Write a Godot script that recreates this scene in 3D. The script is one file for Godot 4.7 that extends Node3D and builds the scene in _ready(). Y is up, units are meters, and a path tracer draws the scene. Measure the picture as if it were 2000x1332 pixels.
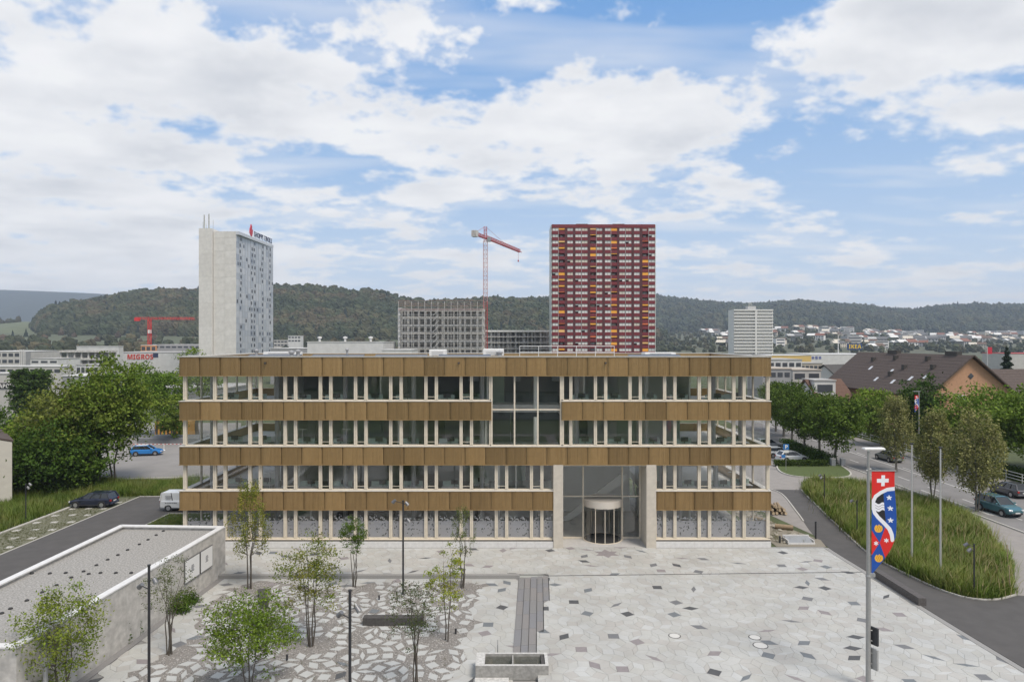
extends Node3D
# An office building on a paved square, towers, wooded hills and a valley town behind it. Metres, y up, the camera looks along -z.

var rng := RandomNumberGenerator.new()
var mats := {}
var texs := {}
var used := {}


# ---------------------------------------------------------------- mesh builder
class MB:
	var v := PackedVector3Array()
	var n := PackedVector3Array()
	var c := PackedColorArray()
	var u := PackedVector2Array()
	var col := Color.WHITE
	var colored := false
	var uved := false

	func tri(a: Vector3, b: Vector3, d: Vector3) -> void:  # counter-clockwise seen from outside
		var nn := (b - a).cross(d - a).normalized()
		v.append_array([a, d, b])
		n.append_array([nn, nn, nn])
		c.append_array([col, col, col])
		if uved:
			u.append_array([Vector2(), Vector2(), Vector2()])

	func tri_n(a: Vector3, b: Vector3, d: Vector3, na: Vector3, nb: Vector3, nd: Vector3) -> void:
		v.append_array([a, d, b])
		n.append_array([na, nd, nb])
		c.append_array([col, col, col])
		if uved:
			u.append_array([Vector2(), Vector2(), Vector2()])

	func quad(a: Vector3, b: Vector3, d: Vector3, e: Vector3) -> void:
		tri(a, b, d)
		tri(a, d, e)

	func quad_n(a: Vector3, b: Vector3, d: Vector3, e: Vector3, na: Vector3, nb: Vector3, nd: Vector3, ne: Vector3) -> void:
		tri_n(a, b, d, na, nb, nd)
		tri_n(a, d, e, na, nd, ne)

	func box(at: Vector3, size: Vector3, turn := Basis()) -> void:
		var h := size / 2.0
		var p := []
		for i in 8:
			p.append(at + turn * Vector3(h.x if i & 1 else -h.x, h.y if i & 2 else -h.y, h.z if i & 4 else -h.z))
		quad(p[4], p[5], p[7], p[6])
		quad(p[1], p[0], p[2], p[3])
		quad(p[5], p[1], p[3], p[7])
		quad(p[0], p[4], p[6], p[2])
		quad(p[6], p[7], p[3], p[2])
		quad(p[0], p[1], p[5], p[4])

	func bevel_box(at: Vector3, size: Vector3, r: float, turn := Basis()) -> void:  # top edges chamfered
		var h := size / 2.0
		var lo := []
		var mid := []
		var top := []
		for k in 4:
			var sx: float = [-1.0, 1.0, 1.0, -1.0][k]
			var sz: float = [1.0, 1.0, -1.0, -1.0][k]
			lo.append(at + turn * Vector3(sx * h.x, -h.y, sz * h.z))
			mid.append(at + turn * Vector3(sx * h.x, h.y - r, sz * h.z))
			top.append(at + turn * Vector3(sx * (h.x - r), h.y, sz * (h.z - r)))
		for k in 4:
			var j := (k + 1) % 4
			quad(lo[k], lo[j], mid[j], mid[k])
			quad(mid[k], mid[j], top[j], top[k])
		quad(top[0], top[1], top[2], top[3])
		quad(lo[3], lo[2], lo[1], lo[0])

	func span(x0: float, x1: float, y0: float, y1: float, z0: float, z1: float) -> void:
		box(Vector3((x0 + x1) / 2, (y0 + y1) / 2, (z0 + z1) / 2), Vector3(absf(x1 - x0), absf(y1 - y0), absf(z1 - z0)))

	func tube(a: Vector3, b: Vector3, ra: float, rb: float, seg := 8, caps := true) -> void:
		var d := (b - a).normalized()
		var s := d.cross(Vector3.UP if absf(d.y) < 0.9 else Vector3.RIGHT).normalized()
		var t := s.cross(d)
		for k in seg:
			var q0 := TAU * k / seg
			var q1 := TAU * (k + 1) / seg
			var e0 := s * cos(q0) + t * sin(q0)
			var e1 := s * cos(q1) + t * sin(q1)
			quad_n(a + e1 * ra, a + e0 * ra, b + e0 * rb, b + e1 * rb, e1, e0, e0, e1)
			if caps:
				tri(a, a + e0 * ra, a + e1 * ra)
				tri(b, b + e1 * rb, b + e0 * rb)

	func lathe(at: Vector3, prof: Array, seg := 16) -> void:  # prof: [radius, height] from the bottom up
		for i in prof.size() - 1:
			var r0: float = prof[i][0]
			var r1: float = prof[i + 1][0]
			var y0: float = prof[i][1]
			var y1: float = prof[i + 1][1]
			var sl := Vector2(y1 - y0, r0 - r1).normalized()
			for k in seg:
				var q0 := TAU * k / seg
				var q1 := TAU * (k + 1) / seg
				var a := Vector3(cos(q0), 0, sin(q0))
				var b := Vector3(cos(q1), 0, sin(q1))
				var na := a * sl.x + Vector3(0, sl.y, 0)
				var nb := b * sl.x + Vector3(0, sl.y, 0)
				if r0 > 1e-4:
					tri_n(at + b * r0 + Vector3(0, y0, 0), at + a * r0 + Vector3(0, y0, 0), at + a * r1 + Vector3(0, y1, 0), nb, na, na)
				if r1 > 1e-4:
					tri_n(at + b * r0 + Vector3(0, y0, 0), at + a * r1 + Vector3(0, y1, 0), at + b * r1 + Vector3(0, y1, 0), nb, na, nb)

	func prism(poly: PackedVector2Array, y0: float, y1: float, bottom := false) -> void:  # poly in (x, z)
		var p := poly
		var area := 0.0
		for i in p.size():
			var q := p[(i + 1) % p.size()]
			area += p[i].x * q.y - q.x * p[i].y
		if area > 0:
			p = p.duplicate()
			p.reverse()
		var ix := Geometry2D.triangulate_polygon(p)
		for i in range(0, ix.size(), 3):
			var a := p[ix[i]]
			var b := p[ix[i + 1]]
			var d := p[ix[i + 2]]
			if (b - a).cross(d - a) > 0:
				var w := b
				b = d
				d = w
			tri(Vector3(a.x, y1, a.y), Vector3(b.x, y1, b.y), Vector3(d.x, y1, d.y))
			if bottom:
				tri(Vector3(a.x, y0, a.y), Vector3(d.x, y0, d.y), Vector3(b.x, y0, b.y))
		if y1 - y0 > 1e-5:
			for i in p.size():
				var a := p[i]
				var b := p[(i + 1) % p.size()]
				quad(Vector3(a.x, y0, a.y), Vector3(b.x, y0, b.y), Vector3(b.x, y1, b.y), Vector3(a.x, y1, a.y))

	func wall_prism(poly: PackedVector2Array, depth: float, tr: Transform3D) -> void:  # poly in (x, y), pushed from z = 0 to z = -depth
		var p := poly
		var area := 0.0
		for i in p.size():
			var q := p[(i + 1) % p.size()]
			area += p[i].x * q.y - q.x * p[i].y
		if area < 0:
			p = p.duplicate()
			p.reverse()
		var ix := Geometry2D.triangulate_polygon(p)
		for i in range(0, ix.size(), 3):
			var a := p[ix[i]]
			var b := p[ix[i + 1]]
			var d := p[ix[i + 2]]
			if (b - a).cross(d - a) < 0:
				var w := b
				b = d
				d = w
			tri(tr * Vector3(a.x, a.y, 0), tr * Vector3(b.x, b.y, 0), tr * Vector3(d.x, d.y, 0))
			tri(tr * Vector3(a.x, a.y, -depth), tr * Vector3(d.x, d.y, -depth), tr * Vector3(b.x, b.y, -depth))
		for i in p.size():
			var a := p[i]
			var b := p[(i + 1) % p.size()]
			quad(tr * Vector3(b.x, b.y, 0), tr * Vector3(a.x, a.y, 0), tr * Vector3(a.x, a.y, -depth), tr * Vector3(b.x, b.y, -depth))

	func mesh() -> ArrayMesh:
		var m := ArrayMesh.new()
		if v.is_empty():
			return m
		var arr := []
		arr.resize(Mesh.ARRAY_MAX)
		arr[Mesh.ARRAY_VERTEX] = v
		arr[Mesh.ARRAY_NORMAL] = n
		if colored:
			arr[Mesh.ARRAY_COLOR] = c
		if uved:
			arr[Mesh.ARRAY_TEX_UV] = u
		m.add_surface_from_arrays(Mesh.PRIMITIVE_TRIANGLES, arr)
		return m


# ---------------------------------------------------------------- materials
func noise_tex(key: String, freq: float, octaves: int, lo: float, hi: float, kind := FastNoiseLite.TYPE_SIMPLEX_SMOOTH, size := 512) -> NoiseTexture2D:
	if texs.has(key):
		return texs[key]
	var f := FastNoiseLite.new()
	f.seed = hash(key) % 1000
	f.noise_type = kind
	f.frequency = freq
	f.fractal_octaves = octaves
	f.fractal_gain = 0.6
	var t := NoiseTexture2D.new()
	t.width = size
	t.height = size
	t.seamless = true
	t.noise = f
	var g := Gradient.new()
	g.set_color(0, Color(lo, lo, lo).linear_to_srgb())
	g.set_color(1, Color(hi, hi, hi).linear_to_srgb())
	g.set_offset(0, 0.15)
	g.set_offset(1, 0.85)
	t.color_ramp = g
	texs[key] = t
	return t


func mat(key: String, c := Color.WHITE, rough := 0.8, metal := 0.0, tex := "", scale := 1.0) -> StandardMaterial3D:
	if mats.has(key):
		return mats[key]
	var m := StandardMaterial3D.new()
	m.resource_name = key
	m.albedo_color = c.linear_to_srgb()
	m.roughness = rough
	m.metallic = metal
	if tex:
		m.albedo_texture = {
			"grain": noise_tex("grain", 0.09, 4, 0.62, 1.0),
			"patch": noise_tex("patch", 0.012, 6, 0.68, 1.0),
			"stain": noise_tex("stain", 0.008, 7, 0.84, 1.0),
			"soft": noise_tex("soft", 0.01, 5, 0.86, 1.0),
			"pebble": noise_tex("pebble", 0.06, 2, 0.35, 1.0, FastNoiseLite.TYPE_CELLULAR),
			"speck": noise_tex("speck", 0.2, 3, 0.45, 1.0),
		}[tex]
		m.uv1_triplanar = true
		m.uv1_world_triplanar = true
		m.uv1_scale = Vector3.ONE * scale
	mats[key] = m
	return m


func tinted(key: String, rough := 0.8, tex := "", scale := 1.0, leaf := false) -> StandardMaterial3D:  # colour comes from the vertices or the copies
	if mats.has(key):
		return mats[key]
	var m := mat(key, Color.WHITE, rough, 0.0, tex, scale)
	m.vertex_color_use_as_albedo = true
	if leaf:
		m.backlight_enabled = true
		m.backlight = Color(0.6, 0.68, 0.32)
		m.metallic_specular = 0.2
	return m


func glass(key: String, tint: Color, alpha: float) -> StandardMaterial3D:
	if mats.has(key):
		return mats[key]
	var m := StandardMaterial3D.new()
	m.resource_name = key
	m.transparency = BaseMaterial3D.TRANSPARENCY_ALPHA
	var s := tint.linear_to_srgb()
	m.albedo_color = Color(s.r, s.g, s.b, alpha)
	m.roughness = 0.0
	m.metallic_specular = 0.5
	mats[key] = m
	return m


# ---------------------------------------------------------------- nodes
func free_name(called: String) -> String:
	var k: int = used.get(called, 0)
	used[called] = k + 1
	return called if k == 0 else "%s_%03d" % [called, k]


func describe(o: Node3D, label: String, category: String, group := "") -> void:
	o.set_meta("label", label)
	o.set_meta("category", category)
	if group:
		o.set_meta("group", group)


func thing(called: String, label: String, category: String, at := Vector3.ZERO, group := "", turn := 0.0) -> Node3D:
	var o := Node3D.new()
	o.name = free_name(called)
	add_child(o)
	o.position = at
	o.rotation.y = turn
	describe(o, label, category, group)
	return o


func part(parent: Node3D, called: String, shape: Variant, m: Material, at := Vector3.ZERO, turn := 0.0) -> MeshInstance3D:
	var o := MeshInstance3D.new()
	o.name = called
	o.mesh = shape.mesh() if shape is MB else shape
	o.material_override = m
	parent.add_child(o, true)
	o.position = at
	o.rotation.y = turn
	return o


func single(called: String, shape: Variant, m: Material, label: String, category: String, at := Vector3.ZERO, group := "", turn := 0.0) -> MeshInstance3D:
	var o := MeshInstance3D.new()
	o.name = free_name(called)
	o.mesh = shape.mesh() if shape is MB else shape
	o.material_override = m
	add_child(o)
	o.position = at
	o.rotation.y = turn
	describe(o, label, category, group)
	return o


func setting(called: String, shape: Variant, m: Material, label := "", at := Vector3.ZERO) -> MeshInstance3D:
	var o := MeshInstance3D.new()
	o.name = free_name(called)
	o.mesh = shape.mesh() if shape is MB else shape
	o.material_override = m
	add_child(o)
	o.position = at
	o.set_meta("kind", "structure")
	if label:
		o.set_meta("label", label)
		o.set_meta("category", called.replace("_", " "))
	return o


func twin(o: Node3D, at: Vector3, turn: float, label: String, scale := 1.0) -> Node3D:
	var r: Node3D = o.duplicate()
	var base := String(o.name)
	var cut := base.rfind("_")
	if cut > 0 and base.substr(cut + 1).is_valid_int():
		base = base.substr(0, cut)
	r.name = free_name(base)
	add_child(r)
	r.position = at
	r.rotation.y = turn
	r.scale = Vector3.ONE * scale
	r.set_meta("label", label)
	return r


func scatter(called: String, parent: Node3D, m: Mesh, mt: Material, places: Array, colors: Array) -> MultiMeshInstance3D:
	var mm := MultiMesh.new()
	mm.transform_format = MultiMesh.TRANSFORM_3D
	mm.use_colors = not colors.is_empty()
	mm.mesh = m
	mm.instance_count = places.size()
	for i in places.size():
		mm.set_instance_transform(i, places[i])
		if not colors.is_empty():
			mm.set_instance_color(i, colors[i])
	var o := MultiMeshInstance3D.new()
	o.name = called if parent != self else free_name(called)
	o.multimesh = mm
	o.material_override = mt
	o.set_meta("kind", "stuff")
	parent.add_child(o, true)
	return o


func vary(c: Color, amount: float) -> Color:
	var k := 1.0 + rng.randf_range(-amount, amount)
	return Color(c.r * k * (1.0 + rng.randf_range(-amount, amount) * 0.4), c.g * k, c.b * k * (1.0 + rng.randf_range(-amount, amount) * 0.4))


func letters(parent: Node3D, text: String, height: float, m: Material, at: Vector3, turn := 0.0, called := "lettering", serif := false) -> MeshInstance3D:
	var t := TextMesh.new()
	var f := SystemFont.new()
	f.font_names = PackedStringArray(["Droid Serif" if serif else "Droid Sans"])
	f.font_weight = 700
	t.font = f
	t.text = text
	t.font_size = 64
	t.pixel_size = height / 46.0
	t.depth = 0.06 * height
	return part(parent, called, t, m, at, turn)


# ---------------------------------------------------------------- light, sky, camera
func sky_image(w: int, h: int) -> Image:
	var big := FastNoiseLite.new()
	big.seed = 14
	big.noise_type = FastNoiseLite.TYPE_SIMPLEX_SMOOTH
	big.frequency = 1.0
	big.fractal_octaves = 5
	big.fractal_gain = 0.5
	var fine := FastNoiseLite.new()
	fine.seed = 5
	fine.frequency = 1.0
	fine.fractal_octaves = 5
	fine.fractal_gain = 0.62
	var shade := FastNoiseLite.new()
	shade.seed = 23
	shade.frequency = 1.0
	shade.fractal_octaves = 4
	# cloud banks and blue gaps: azimuth and height of the middle in degrees, half widths in degrees, how much
	var banks := [
		[-40.0, 16.0, 18.0, 14.0, 0.55], [-25.0, 18.5, 8.0, 4.0, 0.25], [-30.0, 6.5, 13.0, 4.0, 0.22], [11.0, 17.2, 14.0, 3.4, 0.58], [-6.0, 17.0, 11.0, 2.6, 0.42], [33.0, 21.5, 9.5, 4.6, 0.75],
		[13.0, 12.4, 7.0, 1.6, 0.36], [-8.5, 12.6, 4.5, 1.5, 0.36], [38.5, 15.6, 5.0, 1.5, 0.42], [39.0, 12.2, 4.5, 1.0, 0.34], [11.0, 7.2, 8.0, 1.1, 0.3], [-13.5, 21.0, 4.0, 1.6, 0.3], [-4.0, 23.8, 2.4, 1.3, 0.42], [-9.5, 24.0, 2.2, 1.3, 0.4], [5.0, 22.8, 3.4, 2.2, 0.4], [11.0, 24.8, 2.5, 1.2, 0.42],
		[14.0, 24.6, 9.0, 3.0, -0.36], [-15.0, 13.8, 7.0, 1.6, -0.5], [26.5, 10.8, 11.0, 3.4, -0.38], [29.0, 16.2, 5.0, 1.4, -0.3], [-5.0, 24.5, 11.0, 3.4, -0.24], [1.5, 11.4, 6.0, 1.5, -0.3],
	]
	var data := PackedByteArray()
	data.resize(w * h * 3)
	var lut := PackedByteArray()
	lut.resize(1025)
	for i in 1025:
		lut[i] = clampi(int(Color(i / 1024.0, 0, 0).linear_to_srgb().r * 255.0 + 0.5), 0, 255)
	var o := 0
	for j in h / 2:
		var el := PI / 2 - (j + 0.5) / h * PI
		var eld := rad_to_deg(el)
		var sy := sin(el)
		var cy := cos(el)
		var k := 1.0 / (sy + 0.09)
		var veil := exp(-eld / 4.5)
		var deep := clampf(eld / 30.0, 0.0, 1.0)
		var br := lerpf(0.47, 0.095, pow(deep, 0.7))
		var bg := lerpf(0.6, 0.245, pow(deep, 0.7))
		var bb := lerpf(0.71, 0.52, pow(deep, 0.8))
		for i in w:
			var az := wrapf((i + 0.5) / w * TAU, -PI, PI)
			var px := sin(az) * cy * k
			var pz := cos(az) * cy * k
			var dn := big.get_noise_2d(px * 1.05 + 3.1, pz * 1.2 + 1.7) * 0.85
			var ad := rad_to_deg(az)
			var add := 0.16 * veil + lerpf(0.06, 0.26, maxf(smoothstep(26.0, 38.0, eld), smoothstep(42.0, 65.0, absf(rad_to_deg(az)))))
			if ad > -80.0 and ad < 80.0 and eld < 42.0:
				for b in banks:
					var dx: float = (ad - b[0]) / b[2]
					var dy: float = (eld - b[1]) / b[3]
					var q: float = dx * dx + dy * dy
					if q < 5.0:
						add += b[4] * exp(-q)
			dn += add
			var fn := fine.get_noise_2d(px * lerpf(4.0, 6.5, deep), pz * lerpf(5.0, 7.5, deep))
			dn += fn * lerpf(0.34, 0.62, deep)
			var t := clampf((dn + 0.1) / 0.54, 0.0, 1.0)
			var a := t * t * (3.0 - 2.0 * t)
			# thin high streaks
			var st := clampf(shade.get_noise_2d(px * 0.7 + 9.0, pz * 2.4 + 5.0) * 1.4 + 0.1, 0.0, 1.0)
			a = maxf(a, 0.5 * st)
			a = minf(a, 0.97)
			var thick := clampf((dn - 0.2) / 0.5, 0.0, 1.0)
			var s := clampf(0.42 + shade.get_noise_2d(px * 1.1 + 40.0, pz * 1.7) * 0.9 - fn * 0.25, 0.0, 1.0) * (0.2 + 0.8 * thick)
			var r := lerpf(br, lerpf(0.7, 0.5, s), a)
			var g := lerpf(bg, lerpf(0.7, 0.515, s), a)
			var bl := lerpf(bb, lerpf(0.705, 0.545, s), a)
			r = lerpf(r, 0.76, veil * 0.85)
			g = lerpf(g, 0.76, veil * 0.85)
			bl = lerpf(bl, 0.765, veil * 0.85)
			data[o] = lut[int(clampf(r, 0, 1) * 1024)]
			data[o + 1] = lut[int(clampf(g, 0, 1) * 1024)]
			data[o + 2] = lut[int(clampf(bl, 0, 1) * 1024)]
			o += 3
	var low := [lut[330], lut[325], lut[310]]
	while o < data.size():
		data[o] = low[0]
		data[o + 1] = low[1]
		data[o + 2] = low[2]
		o += 3
	return Image.create_from_data(w, h, false, Image.FORMAT_RGB8, data)


func _ready() -> void:
	rng.seed = 2024
	var cam := Camera3D.new()
	cam.name = "camera"
	cam.position = Vector3(0, 16.7, 0)
	cam.fov = 53.1
	cam.near = 0.5
	cam.far = 12000.0
	add_child(cam)
	cam.current = true

	var sun := DirectionalLight3D.new()
	sun.name = "sun"
	sun.rotation_degrees = Vector3(-57, 40, 0)
	sun.light_energy = 0.8
	sun.light_angular_distance = 20.0
	sun.light_color = Color(1.0, 0.96, 0.91)
	sun.shadow_enabled = true
	add_child(sun)

	var env := Environment.new()
	env.background_mode = Environment.BG_SKY
	var sky := Sky.new()
	var ps := PanoramaSkyMaterial.new()
	ps.panorama = ImageTexture.create_from_image(sky_image(4096, 2048))
	sky.sky_material = ps
	env.sky = sky
	env.background_energy_multiplier = 1.0
	env.tonemap_mode = Environment.TONE_MAPPER_LINEAR
	env.tonemap_exposure = 1.4
	env.sdfgi_enabled = true
	env.ssao_enabled = true
	env.ssil_enabled = true
	env.fog_enabled = true
	env.fog_density = 0.00014
	env.fog_light_color = Color(0.78, 0.84, 0.92)
	var we := WorldEnvironment.new()
	we.name = "daylight"
	we.environment = env
	add_child(we)

	build_ground()
	build_square()
	build_office()
	build_annex()
	build_hills()
	build_towers()
	build_midground()
	build_behind()
	build_trees()
	build_street()
	build_square_things()
	build_vehicles()


# ---------------------------------------------------------------- ground, roads, paths
func rect2(x0: float, x1: float, z0: float, z1: float) -> PackedVector2Array:
	return PackedVector2Array([Vector2(x0, z0), Vector2(x1, z0), Vector2(x1, z1), Vector2(x0, z1)])


func sheet(called: String, poly: PackedVector2Array, y: float, m: Material, label := "", thick := 0.012) -> MeshInstance3D:
	var b := MB.new()
	b.prism(poly, y - thick, y)
	return setting(called, b, m, label)


func ribbon(line: PackedVector2Array, width: float, y0: float, y1: float) -> MB:  # a kerb along a line
	var b := MB.new()
	for i in line.size() - 1:
		var d := (line[i + 1] - line[i]).normalized()
		var s := Vector2(-d.y, d.x) * width / 2
		var e := d * width * 0.15
		b.prism(PackedVector2Array([line[i] - s - e, line[i + 1] - s + e, line[i + 1] + s + e, line[i] + s - e]), y0, y1 + 0.0003 * (i % 2))
	return b


func smooth2(pts: PackedVector2Array) -> PackedVector2Array:
	var c := Curve2D.new()
	for i in pts.size():
		var a := pts[maxi(i - 1, 0)]
		var b := pts[mini(i + 1, pts.size() - 1)]
		var t := (b - a) / 6.0
		c.add_point(pts[i], -t, t)
	c.bake_interval = 0.9
	return c.get_baked_points()


const STEP_TOP := Vector2(0.6, -48.9)
var path_left: PackedVector2Array
var path_right: PackedVector2Array
var meadow_edge: PackedVector2Array


func build_ground() -> void:
	var land := mat("grass_land", Color(0.085, 0.105, 0.042), 0.95, 0, "patch", 0.06)
	var b := MB.new()
	var xs := [-4500.0, -28.9, 2.9, 4500.0]
	var zs := [-5500.0, -48.95, -14.0, 3000.0]
	for i in 3:
		for k in 3:
			if i == 1 and k == 1:
				continue
			b.quad(Vector3(xs[i], -0.02, zs[k + 1]), Vector3(xs[i + 1], -0.02, zs[k + 1]), Vector3(xs[i + 1], -0.02, zs[k]), Vector3(xs[i], -0.02, zs[k]))
	setting("ground", b, land, "open grassy ground reaching out to the hills")

	var lot := mat("lot_asphalt", Color(0.25, 0.237, 0.222), 0.9, 0, "stain", 0.05)
	var tar := mat("dark_asphalt", Color(0.088, 0.083, 0.079), 0.88, 0, "stain", 0.16)
	var road := mat("road_asphalt", Color(0.21, 0.202, 0.195), 0.9, 0, "stain", 0.08)
	var pave := mat("pale_asphalt", Color(0.285, 0.265, 0.245), 0.9, 0, "soft", 0.15)
	var kerb := mat("kerb_stone", Color(0.56, 0.54, 0.49), 0.8, 0, "grain", 0.6)
	var white := mat("road_paint", Color(0.66, 0.65, 0.62), 0.7, 0, "patch", 0.9)

	# left side
	sheet("parking_lot", PackedVector2Array([Vector2(-135.687, -139.132), Vector2(-55.319, -139.132), Vector2(-33.274, -83.688), Vector2(-47.019, -82.144), Vector2(-50.878, -79.789), Vector2(-77.814, -79.789)]), 0.0, lot, "wide pale asphalt parking lot behind the left trees")
	setting("kerb", ribbon(PackedVector2Array([Vector2(-51.061, -80.076), Vector2(-47.106, -82.296), Vector2(-37.811, -84.004)]), 0.22, -0.02, 0.1), kerb, "pale kerb along the parking lot edge")
	sheet("driveway", PackedVector2Array([Vector2(-40, -73.2), Vector2(-25, -73.4), Vector2(-25, -66.2), Vector2(-33.2, -66.0), Vector2(-33.4, -58), Vector2(-29, -57.4), Vector2(-29, -8), Vector2(-40, -8)]), 0.0, tar, "dark asphalt driveway running along the concrete annex")
	setting("kerb", ribbon(PackedVector2Array([Vector2(-40, -73.2), Vector2(-40, -8)]), 0.12, -0.02, 0.03), kerb, "pale kerb line between driveway and turf parking bays")
	setting("kerb", ribbon(PackedVector2Array([Vector2(-29, -57.4), Vector2(-33.4, -58), Vector2(-33.2, -66.0), Vector2(-27, -66.2)]), 0.12, -0.02, 0.03), kerb, "pale kerb round the grass patch by the white van")
	setting("kerb", ribbon(PackedVector2Array([Vector2(-40, -73.2), Vector2(-25, -73.4)]), 0.12, -0.02, 0.06), kerb, "pale kerb at the far end of the driveway")
	var turf := sheet("turf_paving", rect2(-44.3, -40.06, -72.5, -8), 0.0, mat("turf_gravel", Color(0.225, 0.222, 0.15), 0.95, 0, "speck", 0.6), "gravelly turf parking bays with pale corner slabs")
	setting("kerb", ribbon(PackedVector2Array([Vector2(-44.4, -72.5), Vector2(-44.4, -8)]), 0.3, -0.02, 0.08), kerb, "wide pale kerb between turf bays and meadow")
	var ms := MB.new()
	ms.bevel_box(Vector3.ZERO, Vector3(0.55, 0.03, 0.55), 0.008)
	var slab := ms.mesh()
	for i in 13:
		for x in [-43.7, -42.2, -40.7]:
			part(turf, "corner_slab", slab, kerb, Vector3(x, 0.012, -70.5 + i * 2.55 + (0.2 if x < -43 else 0.0)), 0.15)

	# right side
	path_left = smooth2(PackedVector2Array([Vector2(29.139, -76.762), Vector2(29.405, -73.957), Vector2(27.669, -65.861), Vector2(25.758, -57.226), Vector2(25.749, -49.033), Vector2(25.853, -42.81), Vector2(26.003, -38.514), Vector2(26.176, -34.892), Vector2(26.438, -29.368)]))
	path_right = smooth2(PackedVector2Array([Vector2(32.482, -76.499), Vector2(31.654, -72.749), Vector2(29.363, -61.157), Vector2(28.034, -53.384), Vector2(28.317, -48.394), Vector2(28.91, -45.338), Vector2(29.821, -44.169), Vector2(31.189, -43.994), Vector2(33.098, -44.791)]))
	meadow_edge = smooth2(PackedVector2Array([Vector2(33.098, -44.791), Vector2(35.452, -47.977), Vector2(38.805, -53.771), Vector2(41.75, -59.842), Vector2(43.459, -65.091), Vector2(43.726, -70.224), Vector2(42.734, -74.953), Vector2(41.307, -78.661), Vector2(38.12, -80.656), Vector2(34.541, -80.076), Vector2(32.482, -76.499)]))
	sheet("pavement", PackedVector2Array([Vector2(21.4, -76.3), Vector2(27, -92), Vector2(31, -104), Vector2(31, -130), Vector2(44.5, -130), Vector2(44.5, -20), Vector2(27.5, -20), Vector2(26.5, -56), Vector2(24, -70)]), -0.008, pave, "pale asphalt pavement beyond the dark footpath")
	var pp := path_left.duplicate()
	pp.append(Vector2(46, -24))
	pp.append(Vector2(46, -43))
	for i in range(path_right.size() - 1, -1, -1):
		pp.append(path_right[i])
	sheet("footpath", pp, 0.005, tar, "dark asphalt footpath curving round the meadow", 0.02)
	setting("kerb", ribbon(path_right, 0.14, -0.02, 0.07), kerb, "pale kerb along the meadow side of the footpath")
	var pl := path_left.slice(0, 26)
	setting("kerb", ribbon(pl, 0.12, -0.02, 0.06), kerb, "pale kerb between rubble bed and footpath")
	sheet("road", rect2(44.6, 57.0, -330, 40), 0.004, road, "grey street with white lane lines", 0.016)
	setting("kerb", ribbon(PackedVector2Array([Vector2(44.55, -100), Vector2(44.55, 30)]), 0.16, -0.02, 0.1), kerb, "pale kerb on the near side of the street")
	sheet("pavement", rect2(57.2, 59.4, -330, 40), 0.1, pave, "far pavement beside the street railing", 0.12)
	# lane lines: x, z from, z to, width
	for l in [[50.9, -150.0, -75.0, 0.14], [45.9, -76.5, -67.5, 0.14]]:
		sheet("lane_line", rect2(l[0] - l[3] / 2, l[0] + l[3] / 2, l[1], l[2]), 0.008, white, "long solid white lane line" if l[1] < -100 else "short solid white line along the near lane", 0.004)
	for z in range(-150, -20, 6):
		for x in [47.6, 51.6]:
			var o := sheet("lane_dash", rect2(x - 0.07, x + 0.07, z, z + 2.4), 0.008, white, "short white dash on the street", 0.004)
			o.set_meta("group", "white dashes on the street")
	var tip := MB.new()
	tip.prism(PackedVector2Array([Vector2(45.83, -67.5), Vector2(46.5, -66.4), Vector2(46.5, -64.9), Vector2(45.83, -65.6)]), 0.004, 0.008)
	setting("lane_mark", tip, white, "white wedge where the near lane line ends")
	# the parking bays with the island of grass in front of them
	sheet("parking_bay", rect2(31.2, 42.6, -128, -93.2), 0.008, road, "asphalt bays with parked cars behind the hedge", 0.02)
	var isle := smooth2(PackedVector2Array([Vector2(36.405, -93.143), Vector2(34.808, -89.402), Vector2(34.174, -85.95), Vector2(35.158, -83.688), Vector2(38.634, -83.064), Vector2(41.122, -83.688), Vector2(42.85, -86.283), Vector2(44.165, -91.988)]))
	sheet("grass_island", isle, 0.09, mat("lawn", Color(0.11, 0.15, 0.042), 0.95, 0, "speck", 0.5), "small mown grass island in front of the parked cars", 0.1)
	isle.append(isle[0])
	setting("kerb", ribbon(isle, 0.18, -0.02, 0.12), kerb, "grey kerb round the small grass island")
	sheet("gravel_bed", PackedVector2Array([Vector2(21.5, -55.4), Vector2(25.5, -55.3), Vector2(25.9, -57.2), Vector2(24.2, -62), Vector2(23.4, -68), Vector2(23.3, -75), Vector2(21.5, -75)]), 0.02, mat("rubble_soil", Color(0.34, 0.305, 0.24), 0.95, 0, "speck", 0.3), "rubble and gravel bed beside the office building", 0.04)


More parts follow.
